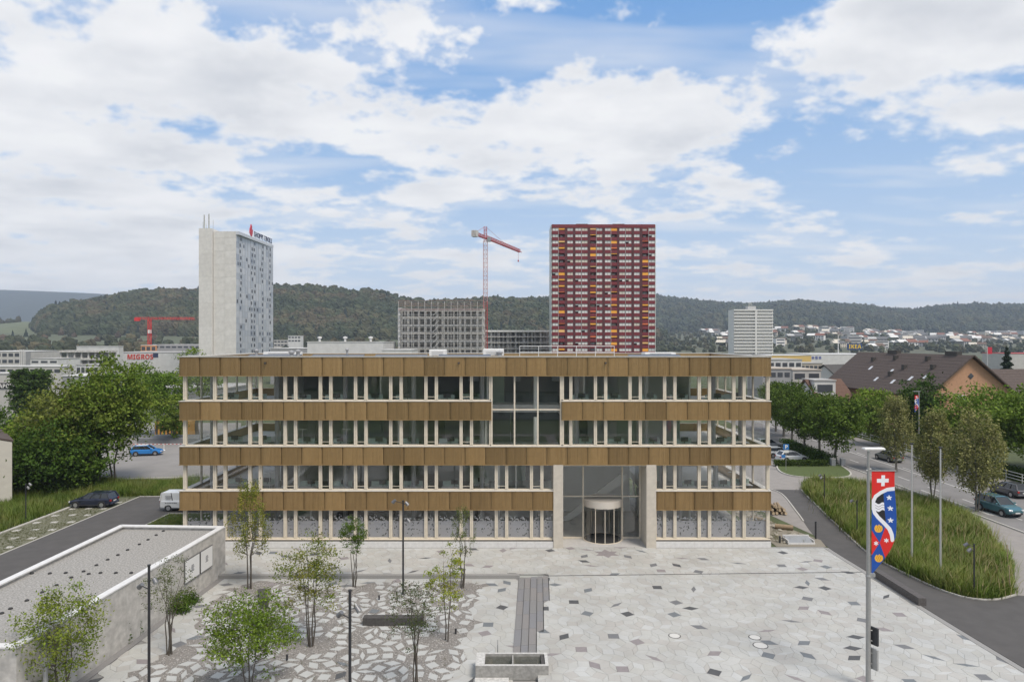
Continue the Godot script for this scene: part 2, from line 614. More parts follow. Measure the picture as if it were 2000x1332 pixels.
# ---------------------------------------------------------------- the paved square
# Rhombus tiling of six directions: every crossing of two grid lines gives one tile.
func rhombi(edge: float, region: Rect2, shift: int) -> Array:
	var dirs := []
	var off := []
	var r := RandomNumberGenerator.new()
	r.seed = 77 + shift
	for k in 6:
		dirs.append(Vector2(cos(PI * k / 6.0 + 0.03), sin(PI * k / 6.0 + 0.03)))
		off.append(r.randf_range(0.05, 0.95))
	var out := []
	var mid := region.get_center()
	# tiles come out about three times wider apart than the grid lines
	var reach := region.size.length() / 2 / edge / 3.0 + 3.0
	var m := int(reach) + 1
	for i in 6:
		for j in range(i + 1, 6):
			var di: Vector2 = dirs[i]
			var dj: Vector2 = dirs[j]
			var det := di.cross(dj)
			for a in range(-m, m + 1):
				for b in range(-m, m + 1):
					var ca: float = a + off[i]
					var cb: float = b + off[j]
					var p := Vector2(ca * dj.y - cb * di.y, cb * di.x - ca * dj.x) / det
					if p.length() > reach:
						continue
					var base := Vector2.ZERO
					for k in 6:
						var dk: Vector2 = dirs[k]
						var q: float = a if k == i else (b if k == j else ceilf(p.dot(dk) - off[k]) - 0.0)
						if k == i or k == j:
							base += dk * q
						else:
							base += dk * (ceilf(p.dot(dk) - off[k]) )
					var c := base * edge + (di + dj) * edge / 2 + mid
					if region.has_point(c):
						out.append([c, i, j, di, dj])
	return out


func rhomb_poly(di: Vector2, dj: Vector2, edge: float, gap: float) -> PackedVector2Array:
	var a := di * edge / 2
	var b := dj * edge / 2
	var sn := absf(di.cross(dj))
	var k := 1.0 - gap / (edge * sn)
	return PackedVector2Array([(-a - b) * k, (a - b) * k, (a + b) * k, (-a + b) * k])


func tile_solid(b: MB, poly: PackedVector2Array, at: Vector2, y0: float, y1: float, cham: float) -> void:
	var p := PackedVector2Array()
	var mid := Vector2.ZERO
	for q in poly:
		mid += q
	mid /= poly.size()
	var area := 0.0
	for i in poly.size():
		area += poly[i].cross(poly[(i + 1) % poly.size()])
	for i in poly.size():
		p.append(poly[i] if area < 0 else poly[poly.size() - 1 - i])
	var top := PackedVector2Array()
	for q in p:
		top.append(q + (mid - q).normalized() * cham * 1.4)
	for i in p.size():
		var k := (i + 1) % p.size()
		var a := at + p[i]
		var c := at + p[k]
		var ta := at + top[i]
		var tc := at + top[k]
		b.quad(Vector3(a.x, y0, a.y), Vector3(c.x, y0, c.y), Vector3(c.x, y1 - cham, c.y), Vector3(a.x, y1 - cham, a.y))
		b.quad(Vector3(a.x, y1 - cham, a.y), Vector3(c.x, y1 - cham, c.y), Vector3(tc.x, y1, tc.y), Vector3(ta.x, y1, ta.y))
	for i in range(1, top.size() - 1):
		var a := at + top[0]
		var c := at + top[i]
		var d := at + top[i + 1]
		b.tri(Vector3(a.x, y1, a.y), Vector3(c.x, y1, c.y), Vector3(d.x, y1, d.y))


var bed_poly: PackedVector2Array


func build_square() -> void:
	# y of the upper square is 0, of the sunken left part -0.24
	var upper := PackedVector2Array([Vector2(-29, -55.3), Vector2(21.2, -55.3), Vector2(25.4, -55.2)])
	for p in path_left:
		if p.y > -55.2:
			upper.append(p + Vector2(-0.4, 0.1))
	for p in [Vector2(34, -14), Vector2(1.2, -14), Vector2(1.29, -35.6), Vector2(1.43, -39.2), Vector2(1.85, -39.2), Vector2(2.03, -43.9), Vector2(2.43, -43.9), Vector2(2.62, -48.6), Vector2(2.62, -48.85)]:
		upper.append(p)
	upper.append(Vector2(-29, -48.85))
	var lower := PackedVector2Array([Vector2(-21.05, -48.6), Vector2(0.45, -48.6), Vector2(0.05, -36.0), Vector2(0.0, -14), Vector2(-22.4, -14)])
	var joint := mat("joint_sand", Color(0.29, 0.282, 0.268), 0.95, 0, "grain", 0.8)
	var ub := sheet("square", upper, -0.03, joint, "pale paved upper square in front of the building", 0.05)
	var lb := sheet("sunken_square", rect2(-29.2, 3.0, -48.95, -13.5), -0.27, joint, "pale paved sunken part of the square with the gravel bed", 0.02)
	bed_poly = PackedVector2Array([Vector2(-19.47, -42.686), Vector2(-19.519, -46.463), Vector2(-17.917, -48.25), Vector2(-16.399, -48.045), Vector2(-13.942, -46.463), Vector2(-10.85, -46.655), Vector2(-9.299, -48.045), Vector2(-7.178, -47.841), Vector2(-3.62, -48.25), Vector2(-1.851, -47.439), Vector2(-2.758, -43.259), Vector2(-2.16, -41.131), Vector2(-2.934, -38.338), Vector2(-2.326, -36.48), Vector2(-3.108, -34.528), Vector2(-3.462, -30.764), Vector2(-4.481, -19.913), Vector2(-16.249, -27.076), Vector2(-19.771, -29.948), Vector2(-19.334, -35.064), Vector2(-17.993, -39.0)])
	var bed := sheet("gravel_bed", Geometry2D.offset_polygon(bed_poly, 0.55)[0], -0.25, mat("gravel", Color(0.36, 0.335, 0.305), 0.95, 0, "pebble", 0.9), "grey gravel bed with loose pale slabs and young trees", 0.02)

	var tones := []
	for k in 7:
		var g: float = [0.45, 0.43, 0.405, 0.475, 0.44, 0.415, 0.445][k]
		tones.append(mat("slab_%d" % k, Color(g * [1.0, 1.01, 1.03, 0.99, 1.0, 1.02, 1.0][k], g, g * [0.95, 0.925, 0.93, 0.965, 0.94, 0.935, 0.945][k]), 0.75, 0, "stain", 0.055))
	var darks := [mat("slab_basalt", Color(0.085, 0.087, 0.09), 0.7, 0, "soft", 0.5), mat("slab_porphyry", Color(0.26, 0.235, 0.235), 0.75, 0, "soft", 0.5), mat("slab_slate", Color(0.17, 0.173, 0.178), 0.7, 0, "soft", 0.5), mat("slab_blue", Color(0.165, 0.18, 0.19), 0.7, 0, "soft", 0.5)]
	var stars := [Vector2(7.439, -53.6)]
	var edge := 0.6
	var cells := rhombi(edge, Rect2(-29, -55.5, 66, 41), 1)
	var shapes := {}
	var wide := {}
	var loose := []
	var r := RandomNumberGenerator.new()
	r.seed = 9
	var no_dark := []
	for cell in cells:
		var c: Vector2 = cell[0]
		var poly := rhomb_poly(cell[3], cell[4], edge, 0.009)
		var here := PackedVector2Array()
		for q in poly:
			here.append(q + c)
		var sides := [[upper, 0.0, ub], [lower, -0.24, lb]]
		var chance := r.randf()
		var pick := r.randi()
		var lift := r.randf_range(-0.0025, 0.0025)
		for s in sides:
			var inside := 0
			for q in here:
				if Geometry2D.is_point_in_polygon(q, s[0]):
					inside += 1
			if inside == 0:
				continue
			if s[2] == lb and Geometry2D.is_point_in_polygon(c, bed_poly):
				continue
			if s[2] == lb and c.x < -20.9 and inside < 4:
				continue
			var dark := chance < 0.068
			if dark:
				for q in no_dark:
					if q.distance_to(c) < 1.0:
						dark = false
			if dark:
				no_dark.append(c)
			var m: Material = darks[(pick / 8) % 4] if dark else tones[pick % 7]
			if inside == 4:
				loose.append([c, cell[1], cell[2], s[1] + lift, s[2], m, cell[3], cell[4], null])
			else:
				for cut in Geometry2D.intersect_polygons(here, s[0]):
					if cut.size() > 2:
						loose.append([c, cell[1], cell[2], s[1] + lift, s[2], m, cell[3], cell[4], cut])
	# the nearest 300 whole slabs of each level within view are slabs of their own
	loose.sort_custom(func(p, q): return seen_rank(p[0], p[8]) < seen_rank(q[0], q[8]))
	var single_count := {ub: 0, lb: 0}
	var joined := {}
	for t in loose:
		var y: float = t[3]
		var owner: MeshInstance3D = t[4]
		if t[8] == null and single_count[owner] < 300 and seen_rank(t[0], null) < 900.0:
			single_count[owner] += 1
			var key := "%d_%d" % [t[1], t[2]]
			if not shapes.has(key):
				var b := MB.new()
				tile_solid(b, rhomb_poly(t[6], t[7], edge, 0.009), Vector2.ZERO, -0.05, 0.0, 0.004)
				shapes[key] = b.mesh()
			part(owner, "paving_slab", shapes[key], t[5], Vector3(t[0].x, y, t[0].y))
			continue
		var k := [owner, t[5]]
		if not joined.has(k):
			joined[k] = MB.new()
		if t[8] == null:
			tile_solid(joined[k], rhomb_poly(t[6], t[7], edge, 0.009), t[0], y - 0.05, y, 0.004)
		else:
			tile_solid(joined[k], t[8], Vector2.ZERO, y - 0.05, y, 0.004)
	for k in joined:
		part(k[0], "far_paving", joined[k], k[1]).set_meta("kind", "stuff")
	# a star of six porphyry slabs before the entrance
	for k in 6:
		var b := MB.new()
		var d0 := Vector2(cos(PI / 3 * k), sin(PI / 3 * k)) * 0.62
		var d1 := Vector2(cos(PI / 3 * (k + 1)), sin(PI / 3 * (k + 1))) * 0.62
		b.prism(PackedVector2Array([d0 * 0.01, d0 * 0.98, (d0 + d1) * 0.98, d1 * 0.98]), -0.01, 0.0)
		part(ub, "star_slab", b, darks[1], Vector3(stars[0].x, 0.008, stars[0].y))
	# loose slabs in the gravel
	var cells2 := rhombi(0.84, Rect2(-24, -48, 26, 24), 5)
	var stock := {}
	for cell in cells2:
		var c: Vector2 = cell[0]
		if not Geometry2D.is_point_in_polygon(c, bed_poly) or c.y > -31:
			continue
		var near_tree := false
		for p in tree_pits():
			if p.distance_to(c) < 1.25:
				near_tree = true
		if near_tree or r.randf() < 0.1:
			continue
		var key := "%d_%d" % [cell[1], cell[2]]
		if not stock.has(key):
			var b := MB.new()
			tile_solid(b, rhomb_poly(cell[3], cell[4], 0.545, 0.0), Vector2.ZERO, -0.07, 0.0, 0.008)
			stock[key] = b.mesh()
		var o := part(bed, "loose_slab", stock[key], darks[(r.randi()) % 4] if r.randf() < 0.05 else tones[3], Vector3(c.x, -0.225, c.y), r.randf_range(-0.3, 0.3))
		o.rotation.x = r.randf_range(-0.02, 0.02)
	# gravel stones as relief
	var sb := MB.new()
	sb.lathe(Vector3.ZERO, [[0.0, -0.6], [0.8, -0.3], [1.0, 0.1], [0.6, 0.5], [0.0, 0.6]], 6)
	var places := []
	var cols := []
	var box := Rect2(-24, -48, 26, 18)
	while places.size() < 26000:
		var p := Vector2(r.randf_range(box.position.x, box.end.x), r.randf_range(box.position.y, box.end.y))
		if not Geometry2D.is_point_in_polygon(p, bed_poly):
			continue
		var s := r.randf_range(0.02, 0.05)
		places.append(Transform3D(Basis(Vector3.UP, r.randf() * TAU).scaled_local(Vector3(s, s * 0.7, s * r.randf_range(0.7, 1.2))), Vector3(p.x, -0.245, p.y)))
		var g := r.randf_range(0.13, 0.42)
		cols.append(Color(g, g * 0.955, g * 0.89))
	scatter("gravel_stones", bed, sb.mesh(), tinted("gravel_stone", 0.9), places, cols)
	sheet("entrance_paving", rect2(4.126 - 0.02, 10.851 + 0.02, -57.8, -55.28), 0.003, mat("slab_entrance", Color(0.47, 0.46, 0.445), 0.75, 0, "soft", 0.4), "pale stone paving in the entrance recess", 0.03)
	# grey granite bands, the drain and the edging
	var gran := mat("granite_band", Color(0.31, 0.3, 0.29), 0.75, 0, "speck", 0.8)
	var gran_light := mat("granite_light", Color(0.4, 0.39, 0.37), 0.75, 0, "speck", 0.8)
	setting("kerb", ribbon(PackedVector2Array([Vector2(-21.0, -48.75), Vector2(0.5, -48.75)]), 0.34, -0.27, 0.012), gran_light, "grey granite kerb at the back of the sunken square")
	setting("kerb", ribbon(PackedVector2Array([Vector2(-26, -55.12), Vector2(3.3, -55.12)]), 0.3, -0.05, 0.012), gran_light, "grey granite band along the building plinth, long stretch")
	setting("kerb", ribbon(PackedVector2Array([Vector2(11.7, -55.12), Vector2(25.2, -55.12)]), 0.3, -0.05, 0.012), gran_light, "grey granite band along the building plinth, short stretch beside the rubble bed")
	setting("drain", ribbon(PackedVector2Array([Vector2(2.55, -48.5), Vector2(25.3, -49.3)]), 0.09, -0.02, 0.011), mat("slot_drain", Color(0.05, 0.05, 0.05), 0.6), "thin dark slot drain across the square")
	var edge_line := PackedVector2Array()
	for p in path_left:
		if p.y > -55.2:
			edge_line.append(p + Vector2(-0.25, 0.1))
	setting("kerb", ribbon(edge_line, 0.36, -0.05, 0.022), gran_light, "broad grey granite edging between square and footpath")
	var wb := ribbon(PackedVector2Array([Vector2(-20.75, -49.0), Vector2(-21.75, -28)]), 0.5, -0.3, -0.22)
	setting("kerb", wb, gran, "dark grey band along the foot of the annex wall")
	# the steps down to the sunken part: treads in separate blocks
	var steps := thing("square_steps", "low grey granite steps leading down to the sunken square", "steps", Vector3(0.5, -0.24, -48.6))
	var far := [Vector2(0.5, -48.6), Vector2(0.93, -48.6), Vector2(1.35, -48.6), Vector2(1.8, -48.6), Vector2(2.2, -48.6), Vector2(2.6, -48.6)]
	var near := [Vector2(0.0, -35.6), Vector2(0.42, -35.6), Vector2(0.84, -35.6), Vector2(1.28, -35.6), Vector2(1.7, -35.6), Vector2(2.1, -35.6)]
	var ends := [0.0, 0.0, 0.0, 3.6, 8.3]
	for k in 5:
		var a0: Vector2 = far[k]
		var a1: Vector2 = far[k + 1]
		var share: float = 1.0 - ends[k] / 13.0
		var b0: Vector2 = a0.lerp(near[k], share)
		var b1: Vector2 = a1.lerp(near[k + 1], share)
		var top := -0.24 + 0.048 * (k + 1)
		var cuts := 6
		for q in cuts:
			var t0 := q / float(cuts) + 0.001
			var t1 := (q + 1) / float(cuts) - 0.001
			var b := MB.new()
			b.prism(PackedVector2Array([a0.lerp(b0, t0), a1.lerp(b1, t0) - Vector2(0.03, 0), a1.lerp(b1, t1) - Vector2(0.03, 0), a0.lerp(b0, t1)]), -0.3, top + 0.002)
			part(steps, "tread", b, [mat("granite_step", Color(0.3, 0.295, 0.29), 0.75, 0, "speck", 0.8), mat("granite_step_warm", Color(0.32, 0.305, 0.295), 0.75, 0, "speck", 0.8), mat("granite_blue", Color(0.29, 0.29, 0.3), 0.7, 0, "speck", 0.8)][(q * 2 + k) % 3], Vector3(-0.5, 0.24, 48.6))


func seen_rank(c: Vector2, cut: Variant) -> float:
	if cut != null:
		return 1e6
	var d := -c.y
	if d < 33.0 or absf(c.x) > d * 0.76:
		return 1000.0 + d
	return d


func tree_pits() -> Array:
	return [Vector2(-18.025, -46.655), Vector2(-11.17, -37.888), Vector2(-10.893, -47.142), Vector2(-3.36, -47.142), Vector2(-3.713, -38.666), Vector2(-4.615, -33.256), Vector2(-12.755, -33.013), Vector2(-18.545, -36.897)]


# ---------------------------------------------------------------- the office building
func ribbed_panel(height: float, seed_: int) -> ArrayMesh:  # one unit wide, faces +z, ribs of uneven width
	var r := RandomNumberGenerator.new()
	r.seed = seed_
	var b := MB.new()
	var x := 0.012
	var h := height / 2
	var cuts := [0.0]
	while x < 0.975:
		cuts.append(x)
		x += r.randf_range(0.024, 0.06)
	cuts.append(0.988)
	cuts.append(1.0)
	for i in cuts.size() - 1:
		var x0: float = cuts[i] - 0.5
		var x1: float = cuts[i + 1] - 0.5
		if i == 0 or i == cuts.size() - 2:
			b.quad(Vector3(x0, -h, -0.1), Vector3(x1, -h, -0.1), Vector3(x1, h, -0.1), Vector3(x0, h, -0.1))
			continue
		var g := (x1 - x0) * 0.22
		var za := -0.065 * pow(absf(x0 * 2.0), 7.0)
		var zc := -0.065 * pow(absf(x1 * 2.0), 7.0)
		var dip := -0.022
		b.quad(Vector3(x0, -h, za + dip), Vector3(x0 + g, -h, za), Vector3(x0 + g, h, za), Vector3(x0, h, za + dip))
		b.quad(Vector3(x0 + g, -h, za), Vector3(x1 - g, -h, zc), Vector3(x1 - g, h, zc), Vector3(x0 + g, h, za))
		b.quad(Vector3(x1 - g, -h, zc), Vector3(x1, -h, zc + dip), Vector3(x1, h, zc + dip), Vector3(x1 - g, h, zc))
	b.quad(Vector3(-0.5, h, 0), Vector3(0.5, h, 0), Vector3(0.5, h, -0.15), Vector3(-0.5, h, -0.15))
	b.quad(Vector3(-0.5, -h, -0.15), Vector3(0.5, -h, -0.15), Vector3(0.5, -h, 0), Vector3(-0.5, -h, 0))
	return b.mesh()


func pane_mesh(w: float, h: float, leaves := 3) -> ArrayMesh:
	var b := MB.new()
	for k in leaves:
		var z := -0.03 * k
		b.quad(Vector3(-w / 2, -h / 2, z), Vector3(w / 2, -h / 2, z), Vector3(w / 2, h / 2, z), Vector3(-w / 2, h / 2, z))
	return b.mesh()


func leaf_film(w: float, h: float, seed_: int) -> Array:  # pale privacy film with scattered leaf shapes: [film, pale leaves, dark leaves]
	var r := RandomNumberGenerator.new()
	r.seed = seed_
	var film := MB.new()
	film.quad(Vector3(-w / 2, 0, 0), Vector3(w / 2, 0, 0), Vector3(w / 2, h, 0), Vector3(-w / 2, h, 0))
	var pale := MB.new()
	var dark := MB.new()
	for k in int(w * 26):
		var above := k % 2 == 0
		var b := pale if above else dark
		var p := Vector2(r.randf_range(-w / 2 + 0.08, w / 2 - 0.08), h + absf(r.randfn(0.0, 0.22)) if above else r.randf_range(0.1, h))
		if p.y > h + 0.6:
			continue
		var q := r.randf() * TAU
		var s := r.randf_range(0.05, 0.11)
		var pts := []
		for t in [[-1.0, 0.0], [-0.4, -0.42], [0.3, -0.4], [1.0, 0.0], [0.3, 0.4], [-0.4, 0.42]]:
			pts.append(Vector3(clampf(p.x + (t[0] * cos(q) - t[1] * sin(q)) * s, -w / 2, w / 2), p.y + (t[0] * sin(q) + t[1] * cos(q)) * s, 0.003 if not above else 0.0))
		for t in range(1, 5):
			b.tri(pts[0], pts[t], pts[t + 1])
	return [film.mesh(), pale.mesh(), dark.mesh()]


func build_office() -> void:
	var at := Vector3(-2.975, 0, -63)
	var o := thing("office_building", "four-storey office building with ribbed bronze bands and long rows of windows", "building", at)
	var here := func(p: Vector3) -> Vector3: return p - at
	var x0 := -26.9
	var x1 := 20.95
	var zb := -71.0
	var bronze := []
	for k in 5:
		var f: float = [1.0, 0.82, 1.16, 0.9, 1.08][k]
		var m := mat("bronze_%d" % k, Color(0.42 * f, 0.285 * f, 0.135 * f), 0.34, 0.55, "soft", 0.3)
		bronze.append(m)
	var cream := mat("cream_frame", Color(0.66, 0.59, 0.475), 0.55, 0.0, "soft", 0.4)
	var cap := mat("pale_cap", Color(0.6, 0.575, 0.52), 0.5, 0.1, "soft", 0.3)
	var conc := mat("white_interior", Color(0.74, 0.74, 0.71), 0.8)
	var carpet := mat("grey_carpet", Color(0.32, 0.32, 0.31), 0.95, 0, "grain", 0.5)
	var pane := glass("window_glass", Color(0.03, 0.08, 0.05), 0.02)
	var dark := mat("dark_metal", Color(0.06, 0.055, 0.05), 0.5, 0.3)
	var grey := mat("grey_column", Color(0.34, 0.35, 0.35), 0.7)

	# bands: bottom, top, stretches in x
	var xl := -1.65
	var xr := 4.002
	var el := 3.342
	var er := 11.635
	var bands := [[13.9, 15.38, [[x0, x1]]], [10.35, 11.81, [[x0, xl], [xr, x1]]], [6.72, 8.16, [[x0, x1]]], [3.09, 4.57, [[x0, el], [er, x1]]]]
	var r := RandomNumberGenerator.new()
	r.seed = 31
	for bd in bands:
		var h: float = bd[1] - bd[0]
		var kinds := [ribbed_panel(h, 3), ribbed_panel(h, 8), ribbed_panel(h, 15), ribbed_panel(h, 21)]
		for st in bd[2]:
			var n: int = roundi((st[1] - st[0]) / 1.65)
			var w: float = (st[1] - st[0]) / n
			for k in n:
				var p := part(o, "facade_panel", kinds[r.randi() % 4], bronze[r.randi() % 5], here.call(Vector3(st[0] + w * (k + 0.5), (bd[0] + bd[1]) / 2, -55.0)), deg_to_rad(r.randf_range(-0.9, 0.9)))
				p.scale.x = w - 0.03
			# backing of the band, its pale cap and its shadow gap below
			var b := MB.new()
			b.span(st[0] + 0.02, st[1] - 0.02, bd[0] + 0.03, bd[1] - 0.01, -55.16, -55.5)
			part(o, "band_backing", b, bronze[1], -at)
			b = MB.new()
			b.span(st[0], st[1], bd[0] - 0.045, bd[0] - 0.004, -54.985, -55.3)
			part(o, "band_trim", b, bronze[2], -at)
			b = MB.new()
			b.span(st[0] - 0.02, st[1] + 0.02, bd[1] + 0.002, bd[1] + 0.042, -54.96, -55.52)
			part(o, "band_cap", b, cap, -at)
		# the bands on the short sides and at the back
		for side in [[x0, x0 + 0.4], [x1 - 0.4, x1]]:
			var n := 10
			for k in n:
				var b := MB.new()
				var za := -55.1 - k * 1.59
				b.span(side[0], side[1], bd[0], bd[1], za, za - 1.57)
				part(o, "facade_panel", b, bronze[(k * 3 + 1) % 5], -at)
			var c := MB.new()
			c.span(side[0] - 0.02, side[1] + 0.1, bd[1] + 0.002, bd[1] + 0.041, -55.53, zb)
			part(o, "band_cap", c, cap, -at)
		var bk := MB.new()
		bk.span(x0 + 0.42, x1 - 0.42, bd[0], bd[1], zb + 0.4, zb)
		part(o, "facade_panel", bk, bronze[0], -at)

	# floors, ceilings, back walls of the rooms
	for lv in [[10.38, 11.05, true], [6.75, 7.4, false], [3.12, 3.8, false]]:
		var b := MB.new()
		var zf := -55.62
		if lv[2]:
			b.span(x0 + 0.5, xl - 0.1, lv[0], lv[1], zf, zb + 0.5)
			b.span(xr + 0.1, x1 - 0.5, lv[0], lv[1], zf, zb + 0.5)
			b.span(xl - 0.1, xr + 0.1, lv[0], lv[1], -60.5, zb + 0.5)
		elif lv[0] < 4.0:
			b.span(x0 + 0.5, el - 0.1, lv[0], lv[1], zf, zb + 0.5)
			b.span(er + 0.1, x1 - 0.5, lv[0], lv[1], zf, zb + 0.5)
		else:
			b.span(x0 + 0.5, el - 0.1, lv[0], lv[1], zf, zb + 0.5)
			b.span(el - 0.1, er + 0.1, lv[0], lv[1], -55.62, zb + 0.5)
			b.span(er + 0.1, x1 - 0.5, lv[0], lv[1], zf, zb + 0.5)
		part(o, "floor_slab", b, conc, -at)
	var g := MB.new()
	g.span(x0 + 0.5, el - 0.1, 0.0, 0.5, -55.62, zb + 0.5)
	g.span(er + 0.1, x1 - 0.5, 0.0, 0.5, -55.62, zb + 0.5)
	part(o, "floor_slab", g, carpet, -at)
	g = MB.new()
	g.span(el - 0.1, er + 0.1, -0.01, 0.012, -57.7, zb + 0.5)
	part(o, "lobby_floor", g, mat("lobby_stone", Color(0.42, 0.41, 0.39), 0.5, 0, "soft", 0.4), -at)
	for fy in [11.054, 7.404, 3.804]:
		var b := MB.new()
		b.span(x0 + 0.6, xl - 0.2, fy, fy + 0.01, -55.7, -62.9)
		b.span((er if fy < 4.0 else xr) + 0.2, x1 - 0.6, fy, fy + 0.01, -55.7, -62.9)
		part(o, "carpet", b, carpet, -at)
	var tops := [13.88, 10.36, 6.74, 3.1]
	var feet := [11.05, 7.4, 3.8, 0.5]
	var walls := [mat("room_wall_white", Color(0.66, 0.68, 0.63), 0.85), mat("room_wall_grey", Color(0.46, 0.47, 0.45), 0.85), mat("room_wall_dark", Color(0.16, 0.165, 0.16), 0.8), mat("room_wall_green", Color(0.42, 0.52, 0.42), 0.85)]
	for lv in 4:
		var x := x0 + 5.5
		while x < x1 - 5.5:
			var w := r.randf_range(1.6, 4.6)
			var e := minf(x + w, x1 - 5.4)
			var mid := (x + e) / 2
			if not ((lv == 2 or lv == 3) and mid > el and mid < er):
				var b := MB.new()
				b.span(x, e - 0.02, feet[lv], tops[lv], -62.8 - r.randf_range(0, 0.4), -63.5)
				part(o, "room_wall", b, walls[r.randi() % 4], -at)
			x = e
		# partitions square to the facade
		var px := x0 + 7.0 + lv
		while px < x1 - 6.0:
			if not ((lv < 2 and px > xl - 0.3 and px < xr + 0.3) or (lv > 1 and px > el - 0.3 and px < er + 0.3)):
				var b := MB.new()
				b.span(px, px + 0.12, feet[lv], tops[lv], -57.0, -62.7)
				part(o, "partition", b, walls[0], -at)
			px += r.randf_range(5.2, 11.0)
		# round columns behind the glass
		var k := 0
		for cx in [-25.0, -19.6, -13.9, -8.2, -2.5, 2.0 if lv < 2 else -1.2, 5.4 if lv < 2 else 14.0, 11.2 if lv < 2 else 17.0, 16.8 if lv < 2 else 19.2, 19.1 if lv < 2 else 12.5]:
			var b := MB.new()
			b.tube(Vector3(cx, feet[lv], -56.9), Vector3(cx, tops[lv], -56.9), 0.2, 0.2, 14, false)
			part(o, "column", b, grey if k != 5 else walls[0], -at)
			k += 1
	var bw := MB.new()
	bw.span(el + 0.1, er - 0.1, 0.012, 6.74, -66.9, -67.1)
	part(o, "room_wall", bw, walls[0], -at)
	var stair := MB.new()
	stair.wall_prism(PackedVector2Array([Vector2(0, 0), Vector2(0.9, 0), Vector2(6.2, 3.75), Vector2(6.2, 4.3), Vector2(5.6, 4.3)]), 0.25, Transform3D(Basis(), Vector3(er - 7.2, 0.02, -63.3)))
	part(o, "stair_flight", stair, walls[0], -at)

	# windows: mullion positions along x for each row
	var left := []
	for k in 10:
		left.append(-24.13 + k * 2.857)
	var right := []
	for k in 5:
		right.append(6.774 + k * 2.809)
	var rows := [[11.85, 13.9], [8.2, 10.35], [4.61, 6.72], [0.66, 3.09]]
	var cl := -26.557
	var cr := 20.78
	var pane_stock := {}
	var film_stock := {}
	for row in 4:
		var lo: float = rows[row][0]
		var hi: float = rows[row][1]
		var posts := []  # [centre, width]
		var parts_of := []  # stretches
		var low_rails := []
		var stop: float = -1.787 if row < 2 else 3.408
		posts.append([cl, 0.26])
		for k in 8 if row < 2 else 10:
			posts.append([left[k], 0.25])
			posts.append([left[k] + 0.845, 0.25])
			low_rails.append([left[k] + 0.125, left[k] + 0.72])
		posts.append([stop, 0.14])
		parts_of.append(posts)
		var pr := []
		if row < 2:
			pr.append([4.114, 0.2])
			pr.append([4.779, 0.25])
		else:
			pr.append([11.678, 0.12])
		for k in 5:
			if row > 1 and k < 2:
				continue
			pr.append([right[k], 0.25])
			pr.append([right[k] + 0.835, 0.25])
			low_rails.append([right[k] + 0.125, right[k] + 0.71])
		pr.append([cr, 0.26])
		parts_of.append(pr)
		for ps in parts_of:
			var fb := MB.new()
			fb.span(ps[0][0], ps[ps.size() - 1][0], lo, lo + 0.09, -55.3, -55.5)
			part(o, "sill_rail", fb, cream, -at)
			fb = MB.new()
			fb.span(ps[0][0], ps[ps.size() - 1][0], hi - 0.06, hi - 0.002, -55.33, -55.5)
			part(o, "head_rail", fb, cream, -at)
			for i in ps.size():
				var b := MB.new()
				var w: float = ps[i][1]
				b.span(ps[i][0] - w / 2, ps[i][0] - 0.006, lo + 0.092, hi - 0.062, -55.27, -55.52)
				b.span(ps[i][0] + 0.006, ps[i][0] + w / 2, lo + 0.092, hi - 0.062, -55.285 if i % 2 else -55.27, -55.52)
				part(o, "mullion", b, cream, -at)
				if i == ps.size() - 1:
					break
				var a: float = ps[i][0] + w / 2
				var e: float = ps[i + 1][0] - ps[i + 1][1] / 2
				if e - a < 0.12:
					continue
				var key := "%.2f_%d" % [e - a, row]
				if not pane_stock.has(key):
					pane_stock[key] = pane_mesh(e - a, hi - lo - 0.155)
				part(o, "window_pane", pane_stock[key], pane, here.call(Vector3((a + e) / 2, (lo + hi + 0.03) / 2, -55.4)), deg_to_rad(r.randf_range(-0.12, 0.12)))
				if row == 3:
					var variant := r.randi() % 3
					var fk := "%.2f_%d" % [e - a, variant]
					if not film_stock.has(fk):
						film_stock[fk] = leaf_film(e - a - 0.02, 1.32, variant + 40)
					var fl := part(o, "privacy_film", film_stock[fk][0], mat("frosted_film", Color(0.3, 0.3, 0.315), 0.6), here.call(Vector3((a + e) / 2, lo + 0.1, -55.455)))
					part(fl, "pale_leaf_print", film_stock[fk][1], mat("pale_print", Color(0.5, 0.5, 0.5), 0.6))
					part(fl, "dark_leaf_print", film_stock[fk][2], mat("dark_print", Color(0.05, 0.052, 0.055), 0.6))
		if row < 3:
			for lr in low_rails:
				var b := MB.new()
				b.span(lr[0], lr[1], lo + 0.3, lo + 0.335, -55.3, -55.34)
				part(o, "guard_rail", b, cream, -at)
		# glazing on the short sides
		for sx in [x0 + 0.42, x1 - 0.42]:
			for k in 6:
				var za := -55.6 - k * 2.5
				part(o, "window_pane", pane_mesh(2.3, hi - lo, 1), pane, here.call(Vector3(sx, (lo + hi) / 2, za - 1.25)), PI / 2)
				var b := MB.new()
				b.span(sx - 0.06, sx + 0.06, lo, hi, za - 2.4, za - 2.6)
				part(o, "mullion", b, cream, -at)
		for k in 12:
			var xa := x0 + 0.6 + k * 3.9
			part(o, "window_pane", pane_mesh(3.7, hi - lo, 1), pane, here.call(Vector3(xa + 1.85, (lo + hi) / 2, zb + 0.42)))
			var b := MB.new()
			b.span(xa + 3.7, xa + 3.9, lo, hi, zb + 0.36, zb + 0.48)
			part(o, "mullion", b, cream, -at)

	# the tall window over the entrance: three wide, two high
	var tx := [-1.642, 0.208, 2.099, 3.948]
	var ty := [8.2, 11.13, 13.9]
	for i in 4:
		var b := MB.new()
		b.span(tx[i] - 0.06, tx[i] + 0.06, ty[0], ty[2] - 0.002, -55.26, -55.5)
		part(o, "mullion", b, cream, -at)
